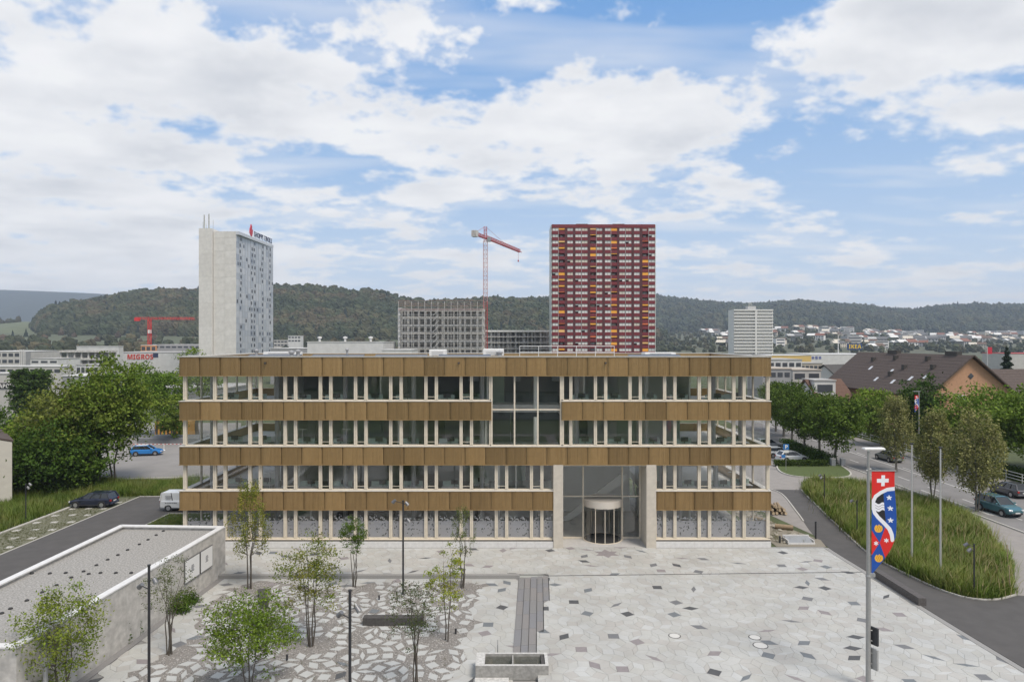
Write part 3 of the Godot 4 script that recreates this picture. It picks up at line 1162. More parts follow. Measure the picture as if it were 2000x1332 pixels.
	for i in 3:
		for k in 2:
			var w: float = tx[i + 1] - tx[i] - 0.12
			var y0: float = ty[k] + (0.08 if k == 0 else 0.05)
			var y1: float = ty[k + 1] - 0.05
			part(o, "window_pane", pane_mesh(w, y1 - y0), pane, here.call(Vector3((tx[i] + tx[i + 1]) / 2, (y0 + y1) / 2, -55.38)), deg_to_rad(r.randf_range(-0.1, 0.1)))
		var b := MB.new()
		b.span(tx[i] + 0.06, tx[i + 1] - 0.06, ty[1] - 0.05, ty[1] + 0.05, -55.28, -55.48)
		b.span(tx[i] + 0.06, tx[i + 1] - 0.06, ty[0], ty[0] + 0.08, -55.28, -55.48)
		part(o, "transom", b, cream, -at)

	# plinth with a dark joint above
	for st in [[x0 + 0.38, el, 20], [er, x1 - 0.02, 6]]:
		var n: int = st[2]
		var w: float = (st[1] - st[0]) / n
		for k in n:
			var b := MB.new()
			b.span(st[0] + w * k + 0.006, st[0] + w * (k + 1) - 0.006, 0.0, 0.5, -55.04, -55.34)
			part(o, "plinth_slab", b, mat("white_stone", Color(0.66, 0.65, 0.63), 0.7, 0, "soft", 0.6), -at)
		var b := MB.new()
		b.span(st[0], st[1], 0.5, 0.62, -55.16, -55.4)
		part(o, "plinth_joint", b, dark, -at)
		b = MB.new()
		b.span(st[0], st[1], 0.62, 0.66, -55.1, -55.45)
		part(o, "plinth_cap", b, cream, -at)

	# entrance
	var pl0 := 4.126
	var pr0 := 10.851
	for e in [[el, pl0], [pr0, er]]:
		var b := MB.new()
		b.span(e[0] + 0.004, e[1], 0.0, 6.715, -54.98, -57.75)
		part(o, "pillar", b, mat("cream_pillar", Color(0.56, 0.51, 0.43), 0.75, 0, "soft", 0.3), -at)
	var sof := MB.new()
	sof.span(pl0, pr0, 6.6, 6.715, -55.12, -57.75)
	part(o, "soffit", sof, cap, -at)
	var gz := -57.6
	var gx := [pl0 + 0.05, 6.006, 9.312, pr0 - 0.05]
	var gy := [0.12, 3.6, 6.58]
	for i in 4:
		var b := MB.new()
		b.span(gx[i] - 0.06, gx[i] + 0.06, 0.02, 6.6, gz + 0.08, gz - 0.08)
		part(o, "mullion", b, cream, -at)
	for i in 3:
		for k in 2:
			if i == 1 and k == 0:
				continue
			var y0: float = gy[k] + 0.05
			var y1: float = gy[k + 1] - 0.05
			part(o, "window_pane", pane_mesh(gx[i + 1] - gx[i] - 0.12, y1 - y0), pane, here.call(Vector3((gx[i] + gx[i + 1]) / 2, (y0 + y1) / 2, gz)), deg_to_rad(r.randf_range(-0.1, 0.1)))
		var b := MB.new()
		b.span(gx[i] + 0.06, gx[i + 1] - 0.06, gy[1] - 0.05, gy[1] + 0.05, gz + 0.06, gz - 0.06)
		if i != 1:
			b.span(gx[i] + 0.06, gx[i + 1] - 0.06, 0.02, gy[0] + 0.05, gz + 0.06, gz - 0.06)
		part(o, "transom", b, cream, -at)
	# revolving door
	var c := Vector3((gx[1] + gx[2]) / 2, 0, gz - 0.1)
	var rad := 1.6
	var door := MB.new()
	door.lathe(c, [[rad - 0.05, 2.85], [rad + 0.03, 2.85], [rad + 0.03, 3.42], [0.0, 3.43]], 40)
	door.lathe(c, [[0.0, 2.86], [rad - 0.05, 2.85]], 40)
	var dn := part(o, "revolving_door", door, mat("pale_drum", Color(0.62, 0.57, 0.5), 0.45, 0.2), -at)
	var floor_ring := MB.new()
	floor_ring.lathe(c, [[rad + 0.12, 0.0], [rad + 0.12, 0.022], [rad - 0.02, 0.024]], 40)
	part(dn, "floor_ring", floor_ring, cream)
	var mat_disc := MB.new()
	mat_disc.lathe(c, [[rad - 0.02, 0.028], [0.0, 0.028]], 40)
	part(dn, "door_mat", mat_disc, mat("door_mat", Color(0.035, 0.035, 0.035), 0.95, 0, "grain", 1.0))
	for k in 10:  # curved glass, open to the front and back
		var q := TAU * (k + 0.5) / 20.0 + (0.0 if k < 5 else PI / 2) - PI / 4
		var b := MB.new()
		var dirq := Vector3(cos(q), 0, sin(q))
		b.box(c + dirq * rad + Vector3(0, 1.44, 0), Vector3(0.012, 2.8, TAU * rad / 20.0), Basis(Vector3.UP, -q))
		part(dn, "curved_pane", b, pane)
	for k in 3:
		var q := PI / 2 + TAU * k / 3.0
		var b := MB.new()
		b.box(c + Vector3(cos(q), 0, sin(q)) * 0.75 + Vector3(0, 1.42, 0), Vector3(1.4, 2.7, 0.012), Basis(Vector3.UP, -q))
		part(dn, "door_wing", b, pane)
	for q in [0.5, -0.5, 0.0, PI / 2 - 0.02, PI + 0.5, PI - 0.5]:
		var b := MB.new()
		b.tube(c + Vector3(sin(q), 0, cos(q)) * rad + Vector3(0, 0.02, 0), c + Vector3(sin(q), 0, cos(q)) * rad + Vector3(0, 2.86, 0), 0.035, 0.035, 8)
		part(dn, "door_post", b, cream)
	for q in [0.62, 0.0, -0.62]:
		var b := MB.new()
		b.box(c + Vector3(sin(q), 0, cos(q)) * (rad + 0.06) + Vector3(0, 2.83, 0), Vector3(0.26, 0.07, 0.09), Basis(Vector3.UP, q))
		part(dn, "door_sensor", b, dark)

	# roof
	var rb := MB.new()
	rb.span(x0 + 0.35, x1 - 0.35, 14.9, 15.12, -55.5, zb + 0.4)
	part(o, "roof", rb, mat("roof_gravel", Color(0.36, 0.345, 0.32), 0.95, 0, "speck", 0.4), -at)
	var rc := MB.new()
	rc.span(x0 + 0.5, x1 - 0.5, 13.86, 13.9, -55.6, zb + 0.5)
	part(o, "ceiling", rc, conc, -at)
	for e in [[x0 - 0.03, x1 + 0.03, -54.94, -55.42], [x0 - 0.03, x1 + 0.03, zb + 0.42, zb - 0.03]]:
		var b := MB.new()
		b.span(e[0], e[1], 15.425, 15.47, e[2], e[3])
		part(o, "parapet_cap", b, cap, -at)
	for e in [[x0 - 0.03, x0 + 0.42], [x1 - 0.42, x1 + 0.03]]:
		var b := MB.new()
		b.span(e[0], e[1], 15.425, 15.47, -55.425, zb + 0.425)
		part(o, "parapet_cap", b, cap, -at)
	# cameras under the top band
	for cx in [-19.887, -4.291, 7.551]:
		var b := MB.new()
		b.box(Vector3(cx, 14.95, -54.9), Vector3(0.16, 0.1, 0.22))
		b.tube(Vector3(cx, 14.93, -54.84), Vector3(cx, 14.85, -54.8), 0.06, 0.05, 8)
		part(o, "wall_camera", b, dark, -at)

	# equipment on the roof
	var white := mat("white_steel", Color(0.74, 0.74, 0.72), 0.5, 0.1)
	var zinc := mat("zinc", Color(0.42, 0.42, 0.42), 0.5, 0.4, "soft", 0.5)
	var rail := thing("roof_railing", "white tubular safety railing on the office roof before the red tower", "railing", Vector3(5.0, 15.12, -62))
	for k in 6:
		var b := MB.new()
		b.tube(Vector3(k * 1.72 - 4.3, 0, 0), Vector3(k * 1.72 - 4.3, 1.1, 0), 0.03, 0.03, 6)
		part(rail, "railing_post", b, white)
	for y in [1.1, 0.55]:
		var b := MB.new()
		b.tube(Vector3(-4.3, y, 0), Vector3(4.3, y, 0), 0.03, 0.03, 6)
		part(rail, "railing_bar", b, white)
	var pipes := [[-22.5, -60, 0.75, 0.12], [-19.4, -60, 0.6, 0.16], [-18.9, -60.2, 0.7, 0.16], [-15.0, -62, 0.8, 0.1], [-1.2, -66, 0.5, 0.2]]
	for i in pipes.size():
		var q: Array = pipes[i]
		var b := MB.new()
		b.tube(Vector3.ZERO, Vector3(0, q[2], 0), q[3], q[3], 10)
		b.lathe(Vector3(0, q[2], 0), [[q[3] * 1.6, -0.1], [q[3] * 1.7, 0.02], [0.0, 0.16]], 10)
		single("roof_vent", b, zinc, "zinc vent pipe with a hood on the office roof", "vent", Vector3(q[0], 15.12, q[1]), "vent pipes on the office roof")
	var boxes := [[-7.2, -66.5, 1.6, 0.75, 1.4, "white ventilation box on the office roof, near the scaffolded block"], [-1.8, -67.0, 2.0, 0.8, 1.5, "white ventilation box on the office roof, below the tall crane"], [-22.5, -67, 3.2, 0.5, 2.0, "low white roof box before the grey slab tower"], [14.5, -67.5, 3.0, 0.45, 2.0, "low white roof box at the end near the white tower"]]
	for q in boxes:
		var t := thing("roof_unit", q[5], "roof unit", Vector3(q[0], 15.12, q[1]))
		var b := MB.new()
		b.bevel_box(Vector3(0, q[3] / 2 + 0.08, 0), Vector3(q[2], q[3] - 0.16, q[4]), 0.04)
		part(t, "housing", b, white)
		var f := MB.new()
		for s in [-1, 1]:
			f.span(s * q[2] * 0.35 - 0.06, s * q[2] * 0.35 + 0.06, 0, 0.16, -q[4] / 2, q[4] / 2)
		part(t, "foot_rail", f, zinc)
		var lv := MB.new()
		for k in 4:
			lv.span(-q[2] * 0.35, q[2] * 0.35, 0.2 + k * q[3] * 0.14, 0.22 + k * q[3] * 0.14, q[4] / 2, q[4] / 2 + 0.02)
		part(t, "louvre", lv, zinc)
	# long flat solar rows seen edge on
	for i in 7:
		var sx := -21.0 + i * 5.6
		if absf(sx - 5.0) < 5.2:
			continue
		var t := thing("solar_row", "dark flat solar panels on the office roof", "solar panels", Vector3(sx, 15.12, -60.2), "flat solar panel rows on the office roof")
		var b := MB.new()
		b.box(Vector3(0, 0.26, 0), Vector3(4.6, 0.05, 1.1), Basis(Vector3.RIGHT, deg_to_rad(10)))
		part(t, "panel", b, mat("solar_dark", Color(0.03, 0.033, 0.045), 0.25, 0.2))
		var f := MB.new()
		for s in [-1.9, 1.9]:
			f.span(s - 0.04, s + 0.04, 0, 0.24, -0.3, 0.3)
		part(t, "stand", f, zinc)

	# furniture behind the glass
	var top_m := mat("desk_white", Color(0.68, 0.68, 0.66), 0.5)
	var steel := mat("steel_leg", Color(0.5, 0.5, 0.5), 0.4, 0.7)
	var proto: Node3D = null
	for lv in 3:
		for dx in [-24.0, -21.6, -17.6, -14.8, -11.6, -8.9, -5.6, -3.4, 5.6, 8.3, 11.3, 13.9, 16.9, 18.8]:
			if lv == 2 and dx > 0 and dx < 12.5:
				continue
			var p := Vector3(dx + lv * 0.3, feet[lv] + 0.016, -56.5 - 0.15 * lv - (0.9 if int(absf(dx)) % 3 == 0 else 0.0))
			var lb := "white office desk behind the windows of the building's %s storey" % ["top", "third", "second"][lv]
			if proto == null:
				proto = thing("desk", lb, "desk", p, "white desks behind the windows")
				var b := MB.new()
				b.bevel_box(Vector3(0, 0.735, 0), Vector3(1.7, 0.03, 0.8), 0.006)
				part(proto, "desk_top", b, top_m)
				for s in [[-0.78, -0.34], [0.78, -0.34], [-0.78, 0.34], [0.78, 0.34]]:
					var l := MB.new()
					l.tube(Vector3(s[0], 0, s[1]), Vector3(s[0], 0.72, s[1]), 0.025, 0.025, 6)
					part(proto, "leg", l, steel)
				var mo := MB.new()
				mo.box(Vector3(0.2, 1.1, -0.2), Vector3(0.6, 0.36, 0.03))
				mo.tube(Vector3(0.2, 0.75, -0.22), Vector3(0.2, 1.0, -0.22), 0.03, 0.03, 6)
				part(proto, "monitor", mo, dark)
				var pn := MB.new()
				pn.box(Vector3(0, 0.95, -0.41), Vector3(1.6, 0.4, 0.03))
				part(proto, "screen_panel", pn, mat("desk_panel", Color(0.45, 0.55, 0.47), 0.8))
			else:
				twin(proto, p, 0.0, lb)
	var lamp: Node3D = null
	var spots := [[1, -17.409, -56.6], [1, -13.757, -56.6], [2, -20.126, -56.6], [2, -19.937, -57.4], [2, 18.323, -56.8], [0, 15.766, -56.8]]
	for s in spots:
		var p := Vector3(s[1], feet[s[0]] + 0.016, s[2])
		var lb := "slim white office floor lamp behind the building's %s storey windows" % ["top", "third", "second"][s[0]]
		if lamp == null:
			lamp = thing("floor_lamp", lb, "floor lamp", p, "office floor lamps behind the glass")
			var b := MB.new()
			b.tube(Vector3.ZERO, Vector3(0, 1.95, 0), 0.02, 0.02, 6)
			part(lamp, "pole", b, white)
			b = MB.new()
			b.box(Vector3(0, 1.96, 0), Vector3(0.7, 0.03, 0.25))
			part(lamp, "lamp_head", b, white)
			b = MB.new()
			b.box(Vector3(0, 0.012, 0), Vector3(0.4, 0.024, 0.3))
			part(lamp, "foot", b, white)
		else:
			twin(lamp, p, 0.0, lb)


# ---------------------------------------------------------------- the low concrete annex
func build_annex() -> void:
	var at := Vector3(-25, -0.24, -40)
	var o := thing("concrete_annex", "low fair-faced concrete annex with a gravel roof and white coping", "building", at)
	var foot := PackedVector2Array([Vector2(-28.75, -50.1), Vector2(-20.9, -49.7), Vector2(-21.85, -30.05), Vector2(-28.75, -30.05)])
	var conc := mat("fair_concrete", Color(0.54, 0.52, 0.485), 0.8, 0, "patch", 0.22)
	var cope := mat("white_coping", Color(0.72, 0.715, 0.7), 0.5, 0.05, "soft", 0.5)
	var top := 3.24
	# walls as separate lifts of concrete, with a shadow joint between
	for i in 4:
		var a := foot[i]
		var c := foot[(i + 1) % 4]
		var d := (c - a).normalized()
		var s := Vector2(-d.y, d.x) * 0.3
		var n := maxi(1, roundi(a.distance_to(c) / 4.0))
		for k in n:
			var p := a.lerp(c, k / float(n))
			var q := a.lerp(c, (k + 1) / float(n))
			if i == 2 and k == n - 1:
				q = c + Vector2(1.2, 0)
			var b := MB.new()
			var e := d * 0.006
			b.prism(PackedVector2Array([p + e, q - e, q - e + s, p + e + s]), -0.3, top - 0.09)
			part(o, "wall_panel", b, conc, -at)
	var inner := MB.new()
	inner.prism(PackedVector2Array([foot[0] + Vector2(0.31, 0.31), foot[1] + Vector2(-0.33, 0.33), foot[2] + Vector2(-0.31, -0.31), foot[3] + Vector2(0.31, -0.31)]), -0.27, top - 0.28)
	part(o, "roof", inner, mat("roof_pebbles", Color(0.42, 0.405, 0.375), 0.95, 0, "speck", 0.07), -at)
	for i in 4:
		var a := foot[i]
		var c := foot[(i + 1) % 4]
		var d := (c - a).normalized()
		var s := Vector2(-d.y, d.x)
		var b := MB.new()
		b.prism(PackedVector2Array([a - s * 0.03, c - s * 0.03, c + s * 0.4 - d * 0.4, a + s * 0.4 + d * 0.4]), top - 0.1, top - 0.02)
		part(o, "coping", b, cope if i != 1 else cope, -at)
	# dark opening at the near end
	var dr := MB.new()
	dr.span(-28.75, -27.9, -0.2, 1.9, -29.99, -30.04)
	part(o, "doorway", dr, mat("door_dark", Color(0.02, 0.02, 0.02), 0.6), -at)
	# black gravel-roof feet in two crossing lines
	var ft := MB.new()
	ft.lathe(Vector3.ZERO, [[0.1, 0.0], [0.11, 0.04], [0.08, 0.08], [0.0, 0.09]], 10)
	var fm := ft.mesh()
	var rubber := mat("black_rubber", Color(0.03, 0.03, 0.03), 0.8)
	for q in [Vector3(-25.19, 2.96, -49.235), Vector3(-25.166, 2.96, -48.198), Vector3(-25.149, 2.96, -47.083), Vector3(-25.167, 2.96, -46.019), Vector3(-25.263, 2.96, -44.781), Vector3(-25.283, 2.96, -43.712), Vector3(-25.393, 2.96, -42.793), Vector3(-25.446, 2.96, -41.721), Vector3(-25.53, 2.96, -40.611), Vector3(-25.581, 2.96, -39.558), Vector3(-25.612, 2.96, -38.317), Vector3(-25.665, 2.96, -37.226), Vector3(-25.668, 2.96, -36.054), Vector3(-25.723, 2.96, -34.953), Vector3(-25.727, 2.96, -34.363), Vector3(-28.356, 2.96, -40.254), Vector3(-27.299, 2.96, -40.254), Vector3(-26.421, 2.96, -40.342), Vector3(-24.949, 2.96, -40.165), Vector3(-24.363, 2.96, -40.342), Vector3(-23.455, 2.96, -40.342), Vector3(-22.547, 2.96, -40.342)]:
		part(o, "roof_foot", fm, rubber, q - at)
	# two framed notice boards and the grey standpipe on the long wall
	var d2 := (foot[2] - foot[1]).normalized()
	for e in [[2.05, 3.75], [3.85, 5.75]]:
		var a: Vector2 = foot[1] + d2 * e[0] + Vector2(0.05, 0)
		var c: Vector2 = foot[1] + d2 * e[1] + Vector2(0.05, 0)
		var t := thing("notice_board", "framed white notice board on the annex wall, %s" % ("the one by the corner" if e[0] < 3 else "the one farther from the corner"), "notice board", Vector3((a.x + c.x) / 2, 1.75, (a.y + c.y) / 2), "", atan2(d2.x, d2.y) )
		var w: float = e[1] - e[0]
		var b := MB.new()
		b.box(Vector3.ZERO, Vector3(0.06, 1.5, w))
		part(t, "frame", b, mat("board_frame", Color(0.2, 0.2, 0.2), 0.4, 0.6))
		b = MB.new()
		b.box(Vector3(0.034, 0, 0), Vector3(0.008, 1.38, w - 0.12))
		part(t, "sheet", b, mat("board_white", Color(0.72, 0.72, 0.71), 0.5))
		b = MB.new()
		for k in 6:
			b.box(Vector3(0.0405, 0.22 - k * 0.075, 0), Vector3(0.004, 0.05, w * 0.22 * (0.7 + 0.3 * ((k * 7) % 3) / 2.0)))
		part(t, "print", b, mat("board_print", Color(0.22, 0.22, 0.23), 0.6))
	var pp := thing("standpipe", "short grey standpipe with a box head before the annex wall", "standpipe", Vector3(-21.15, -0.24, -30.9))
	var b := MB.new()
	b.tube(Vector3.ZERO, Vector3(0, 2.3, 0), 0.1, 0.1, 12)
	part(pp, "pipe", b, mat("zinc", Color(0.42, 0.42, 0.42)))
	b = MB.new()
	b.bevel_box(Vector3(0, 2.42, 0), Vector3(0.3, 0.3, 0.26), 0.03)
	part(pp, "head", b, mat("zinc", Color(0.42, 0.42, 0.42)))


# ---------------------------------------------------------------- hills and the valley town
func along(line: Array, t: float) -> Vector3:
	var f := clampf(t, 0.0, 1.0) * (line.size() - 1)
	var i := mini(int(f), line.size() - 2)
	return line[i].lerp(line[i + 1], f - i)


func dense(line: Array, n: int) -> Array:  # the same line with evenly spaced points
	var len := 0.0
	for i in line.size() - 1:
		len += line[i].distance_to(line[i + 1])
	var out := []
	var i := 0
	var gone := 0.0
	for k in n + 1:
		var want := len * k / n
		while i < line.size() - 2 and gone + line[i].distance_to(line[i + 1]) < want:
			gone += line[i].distance_to(line[i + 1])
			i += 1
		var s: float = line[i].distance_to(line[i + 1])
		out.append(line[i].lerp(line[i + 1], clampf((want - gone) / maxf(s, 0.01), 0, 1)))
	return out


func slope_point(top: Array, foot: Array, u: float, t: float, bulge: float) -> Vector3:
	var a: Vector3 = along(foot, u)
	var b: Vector3 = along(top, u)
	var p := a.lerp(b, t)
	p.y = lerpf(a.y, b.y, lerpf(t, sin(t * PI / 2), bulge))
	return p


func slope_mesh(top: Array, foot: Array, cols: int, rows: int, bulge: float, rough: float, back := 500.0) -> ArrayMesh:
	var f := FastNoiseLite.new()
	f.seed = 4
	f.frequency = 0.006
	var grid := []
	for i in cols + 1:
		var col := []
		for j in rows + 1:
			var p := slope_point(top, foot, i / float(cols), j / float(rows), bulge)
			if j > 0:
				p.y += f.get_noise_2d(p.x, p.z) * rough * sin(PI * j / rows)
			col.append(p)
		var e: Vector3 = col[rows]
		col.append(Vector3(e.x * 1.1, -2.0, e.z - back))
		grid.append(col)
	var st := SurfaceTool.new()
	st.begin(Mesh.PRIMITIVE_TRIANGLES)
	st.set_smooth_group(0)
	for i in cols:
		for j in rows + 1:
			for q in [grid[i][j], grid[i][j + 1], grid[i + 1][j + 1], grid[i][j], grid[i + 1][j + 1], grid[i + 1][j]]:
				st.add_vertex(q)
	st.generate_normals()
	return st.commit()


func crown_blob(seed_: int, conifer: bool) -> ArrayMesh:  # one far tree crown, about one unit wide, foot at 0
	var f := FastNoiseLite.new()
	f.seed = seed_
	f.frequency = 1.3
	var st := SurfaceTool.new()
	st.begin(Mesh.PRIMITIVE_TRIANGLES)
	st.set_smooth_group(-1)
	var rings := 6
	var seg := 9
	var pts := []
	for j in rings + 1:
		var t := j / float(rings)
		var row := []
		for i in seg:
			var q := TAU * i / seg + j * 0.35
			var rad: float = (0.42 * (1.0 - t) + 0.02) * (1.0 + 0.35 * (j % 2)) if conifer else 0.52 * sqrt(maxf(0.0, 1.0 - pow(2.0 * t - 0.9, 2) / 1.25))
			var y: float = t * 1.6 if conifer else t * 1.15
			var p := Vector3(cos(q) * rad, y, sin(q) * rad)
			p *= 1.0 + 0.38 * f.get_noise_3dv(p * 2.2)
			row.append(p)
		pts.append(row)
	for j in rings:
		for i in seg:
			var k := (i + 1) % seg
			for p in [pts[j][i], pts[j + 1][i], pts[j + 1][k], pts[j][i], pts[j + 1][k], pts[j][k]]:
				st.add_vertex(p)
	var cap := Vector3(0, 1.65 if conifer else 1.15, 0)
	for i in seg:
		st.add_vertex(pts[rings][i])
		st.add_vertex(cap)
		st.add_vertex(pts[rings][(i + 1) % seg])
	st.generate_normals()
	return st.commit()


func wood(called: String, top: Array, foot: Array, bulge: float, n: int, size: Vector2, tints: Array, seed_: int, fir_share: float, label: String, range_t := Vector2(0, 1), range_u := Vector2(0, 1)) -> void:
	var r := RandomNumberGenerator.new()
	r.seed = seed_
	var kinds := [crown_blob(seed_, false), crown_blob(seed_ + 1, false), crown_blob(seed_ + 2, true)]
	var places := [[], [], []]
	var cols := [[], [], []]
	var patch := FastNoiseLite.new()
	patch.seed = seed_
	patch.frequency = 0.007
	for i in n:
		var t := r.randf_range(range_t.x, range_t.y)
		if i % 9 == 0 and range_t.y > 0.99:
			t = r.randf_range(0.95, 1.02)
		var p := slope_point(top, foot, r.randf_range(range_u.x, range_u.y), t, bulge)
		var pn := patch.get_noise_2d(p.x, p.z)
		var k := 2 if r.randf() < fir_share * (1.0 + 2.0 * pn) else r.randi() % 2
		var s := r.randf_range(size.x, size.y) * (0.8 if k == 2 else 1.0)
		places[k].append(Transform3D(Basis(Vector3.UP, r.randf() * TAU).scaled_local(Vector3(s, s * r.randf_range(0.85, 1.25), s)), p - Vector3(0, s * 0.3, 0)))
		var c: Color = tints[clampi(int((pn * 0.9 + 0.5) * tints.size() + r.randf_range(-1.2, 1.2)), 0, tints.size() - 1)]
		if k == 2:
			c = Color(0.022, 0.036, 0.026)
		var f := r.randf_range(0.55, 1.0)
		cols[k].append(Color(c.r * f, c.g * f, c.b * f))
	var o := Node3D.new()
	o.name = free_name(called)
	add_child(o)
	describe(o, label, "wood")
	o.set_meta("kind", "stuff")
	for k in 3:
		if places[k].size():
			scatter("crowns", o, kinds[k], tinted("far_leaf", 0.95), places[k], cols[k])


func build_hills() -> void:
	var soil := mat("forest_floor", Color(0.045, 0.05, 0.026), 0.95, 0, "patch", 0.01)
	var field := mat("hill_meadow", Color(0.13, 0.15, 0.075), 0.95, 0, "patch", 0.006)
	var blue := mat("far_forest", Color(0.035, 0.046, 0.03), 0.95, 0, "patch", 0.0015)
	var dry := mat("town_ground", Color(0.11, 0.115, 0.07), 0.95, 0, "patch", 0.01)
	# far mountain
	var t3 := dense([Vector3(-6556.639, 396.295, -4600.0), Vector3(-4831.208, 382.491, -4600.0), Vector3(-3450.863, 361.786, -4600.0), Vector3(-3243.811, 354.885, -4600.0), Vector3(-3071.268, 347.983, -4600.0), Vector3(-2829.707, 337.63, -4600.0), Vector3(-2588.147, 323.827, -4600.0), Vector3(-2312.078, 292.769, -4600.0), Vector3(-1794.449, 230.653, -4600.0), Vector3(-1035.259, 106.422, -4600.0)], 60)
	var f3 := dense([Vector3(-4400, -1, -3000), Vector3(-700, -1, -3300)], 60)
	setting("mountain", slope_mesh(t3, f3, 60, 10, 0.3, 18.0, 800.0), blue, "long blue wooded mountain far behind the left hill")
	# right ridge and its town slope
	var t2 := dense([Vector3(-405.101, 138.23, -2700.0), Vector3(-202.551, 150.383, -2700.0), Vector3(0.0, 158.485, -2700.0), Vector3(202.551, 176.715, -2700.0), Vector3(405.101, 182.792, -2700.0), Vector3(577.269, 176.715, -2700.0), Vector3(688.672, 162.536, -2700.0), Vector3(810.203, 150.383, -2700.0), Vector3(972.243, 144.307, -2700.0), Vector3(1073.518, 154.434, -2700.0), Vector3(1134.284, 156.46, -2700.0), Vector3(1296.324, 144.307, -2700.0), Vector3(1417.854, 138.23, -2700.0), Vector3(1498.875, 124.052, -2700.0), Vector3(1600.15, 122.026, -2700.0), Vector3(1681.17, 138.23, -2700.0), Vector3(1822.956, 144.307, -2700.0), Vector3(2025.506, 142.281, -2700.0), Vector3(2228.057, 148.358, -2700.0), Vector3(2633.158, 138.23, -2700.0), Vector3(3443.361, 109.873, -2700.0)], 90)
	var f2 := dense([Vector3(-285.071, 39.506, -1900.0), Vector3(427.607, 36.655, -1900.0), Vector3(721.68, 47.233, -1850.0), Vector3(832.708, 52.784, -1850.0), Vector3(997.749, 42.356, -1900.0), Vector3(1211.553, 33.804, -1900.0), Vector3(1567.892, 36.655, -1900.0), Vector3(2423.106, 36.655, -1900.0)], 90)
	setting("hill", slope_mesh(t2, f2, 90, 12, 0.5, 12.0), soil, "long wooded ridge behind the valley town")
	wood("ridge_wood", t2, f2, 0.5, 15000, Vector2(11, 25), [Color(0.04, 0.055, 0.032), Color(0.05, 0.066, 0.034), Color(0.062, 0.074, 0.036), Color(0.075, 0.077, 0.038)], 5, 0.06, "dense dark mixed forest covering the long right ridge")
	var s_top := f2
	var s_foot := dense([Vector3(-60, -0.1, -760), Vector3(250, -0.1, -760), Vector3(950, -0.1, -720)], 90)
	setting("hillside", slope_mesh(s_top, s_foot, 60, 8, 0.0, 3.0, 60.0), dry, "gentle built-up hillside below the right ridge")
	# left wooded hill
	var t1 := dense([Vector3(-954.014, 30.879, -1350.0), Vector3(-941.86, 51.134, -1350.0), Vector3(-927.682, 66.325, -1350.0), Vector3(-891.223, 77.465, -1350.0), Vector3(-810.203, 89.618, -1350.0), Vector3(-759.565, 98.733, -1350.0), Vector3(-708.927, 106.835, -1350.0), Vector3(-668.417, 103.797, -1350.0), Vector3(-617.779, 103.797, -1350.0), Vector3(-546.887, 109.873, -1350.0), Vector3(-465.866, 113.924, -1350.0), Vector3(-405.101, 111.899, -1350.0), Vector3(-344.336, 106.835, -1350.0), Vector3(-308.89, 99.746, -1350.0), Vector3(-288.635, 105.822, -1350.0), Vector3(-263.316, 102.784, -1350.0), Vector3(-222.806, 89.618, -1350.0), Vector3(-182.296, 83.542, -1350.0), Vector3(-121.53, 82.529, -1350.0), Vector3(-60.765, 87.593, -1350.0), Vector3(-25.319, 91.644, -1350.0), Vector3(0.0, 85.567, -1350.0), Vector3(78.995, 86.58, -1350.0), Vector3(151.913, 75.44, -1350.0), Vector3(253.188, 41.006, -1350.0), Vector3(303.826, 20.751, -1350.0)], 100)
	var f1 := dense([Vector3(-709.977, 27.623, -1040.0), Vector3(-637.659, 24.952, -1000.0), Vector3(-514.629, 24.052, -980.0), Vector3(-448.462, 22.581, -980.0), Vector3(-331.283, 18.14, -960.0), Vector3(-144.036, 18.14, -960.0), Vector3(0.0, 18.17, -980.0), Vector3(187.547, 18.2, -1000.0)], 100)
	setting("hill", slope_mesh(t1, f1, 90, 12, 0.55, 8.0), soil, "near wooded hill behind the two towers")
	wood("hill_wood", t1, f1, 0.55, 10000, Vector2(7, 18), [Color(0.045, 0.062, 0.03), Color(0.055, 0.07, 0.034), Color(0.065, 0.076, 0.036), Color(0.08, 0.082, 0.04), Color(0.1, 0.085, 0.046)], 9, 0.03, "autumn-tinged mixed forest covering the near left hill")
	# meadow hill at the far left and fields below the wood
	var t4 := dense([Vector3(-1800.45, 50.458, -1500.0), Vector3(-1237.809, 52.709, -1500.0), Vector3(-1125.281, 54.96, -1500.0), Vector3(-1080.27, 59.461, -1500.0), Vector3(-1024.006, 58.335, -1500.0), Vector3(-978.995, 45.957, -1500.0), Vector3(-911.478, 18.951, -1500.0)], 40)
	var f4 := dense([Vector3(-1296.324, 15.08, -1080.0), Vector3(-810.203, 18.32, -1080.0), Vector3(-656.264, 18.32, -1080.0)], 40)
	setting("hill", slope_mesh(t4, f4, 40, 8, 0.4, 4.0), field, "smooth green meadow hill at the far left")
	wood("copse", t4, f4, 0.4, 60, Vector2(7, 12), [Color(0.05, 0.06, 0.03), Color(0.075, 0.07, 0.035)], 14, 0.1, "dark trees along the crest of the meadow hill", Vector2(0.93, 1.0), Vector2(0.55, 0.8))
	var f5 := dense([Vector3(-900, -0.1, -560), Vector3(-300, -0.1, -560), Vector3(120, -0.1, -600)], 60)
	var t5 := dense([Vector3(-1272.318, 27.833, -1060.0), Vector3(-874.719, 27.833, -1060.0), Vector3(-716.804, 28.515, -1050.0), Vector3(-644.036, 25.792, -1010.0), Vector3(-519.88, 24.87, -990.0), Vector3(-453.038, 23.384, -990.0), Vector3(-334.734, 18.883, -970.0), Vector3(73.518, 18.17, -980.0)], 60)
	setting("hillside", slope_mesh(t5, f5, 60, 8, 0.0, 5.0, 60.0), mat("vineyard", Color(0.1, 0.115, 0.062), 0.95, 0, "patch", 0.02), "grey-green vineyard slope below the wooded hill")
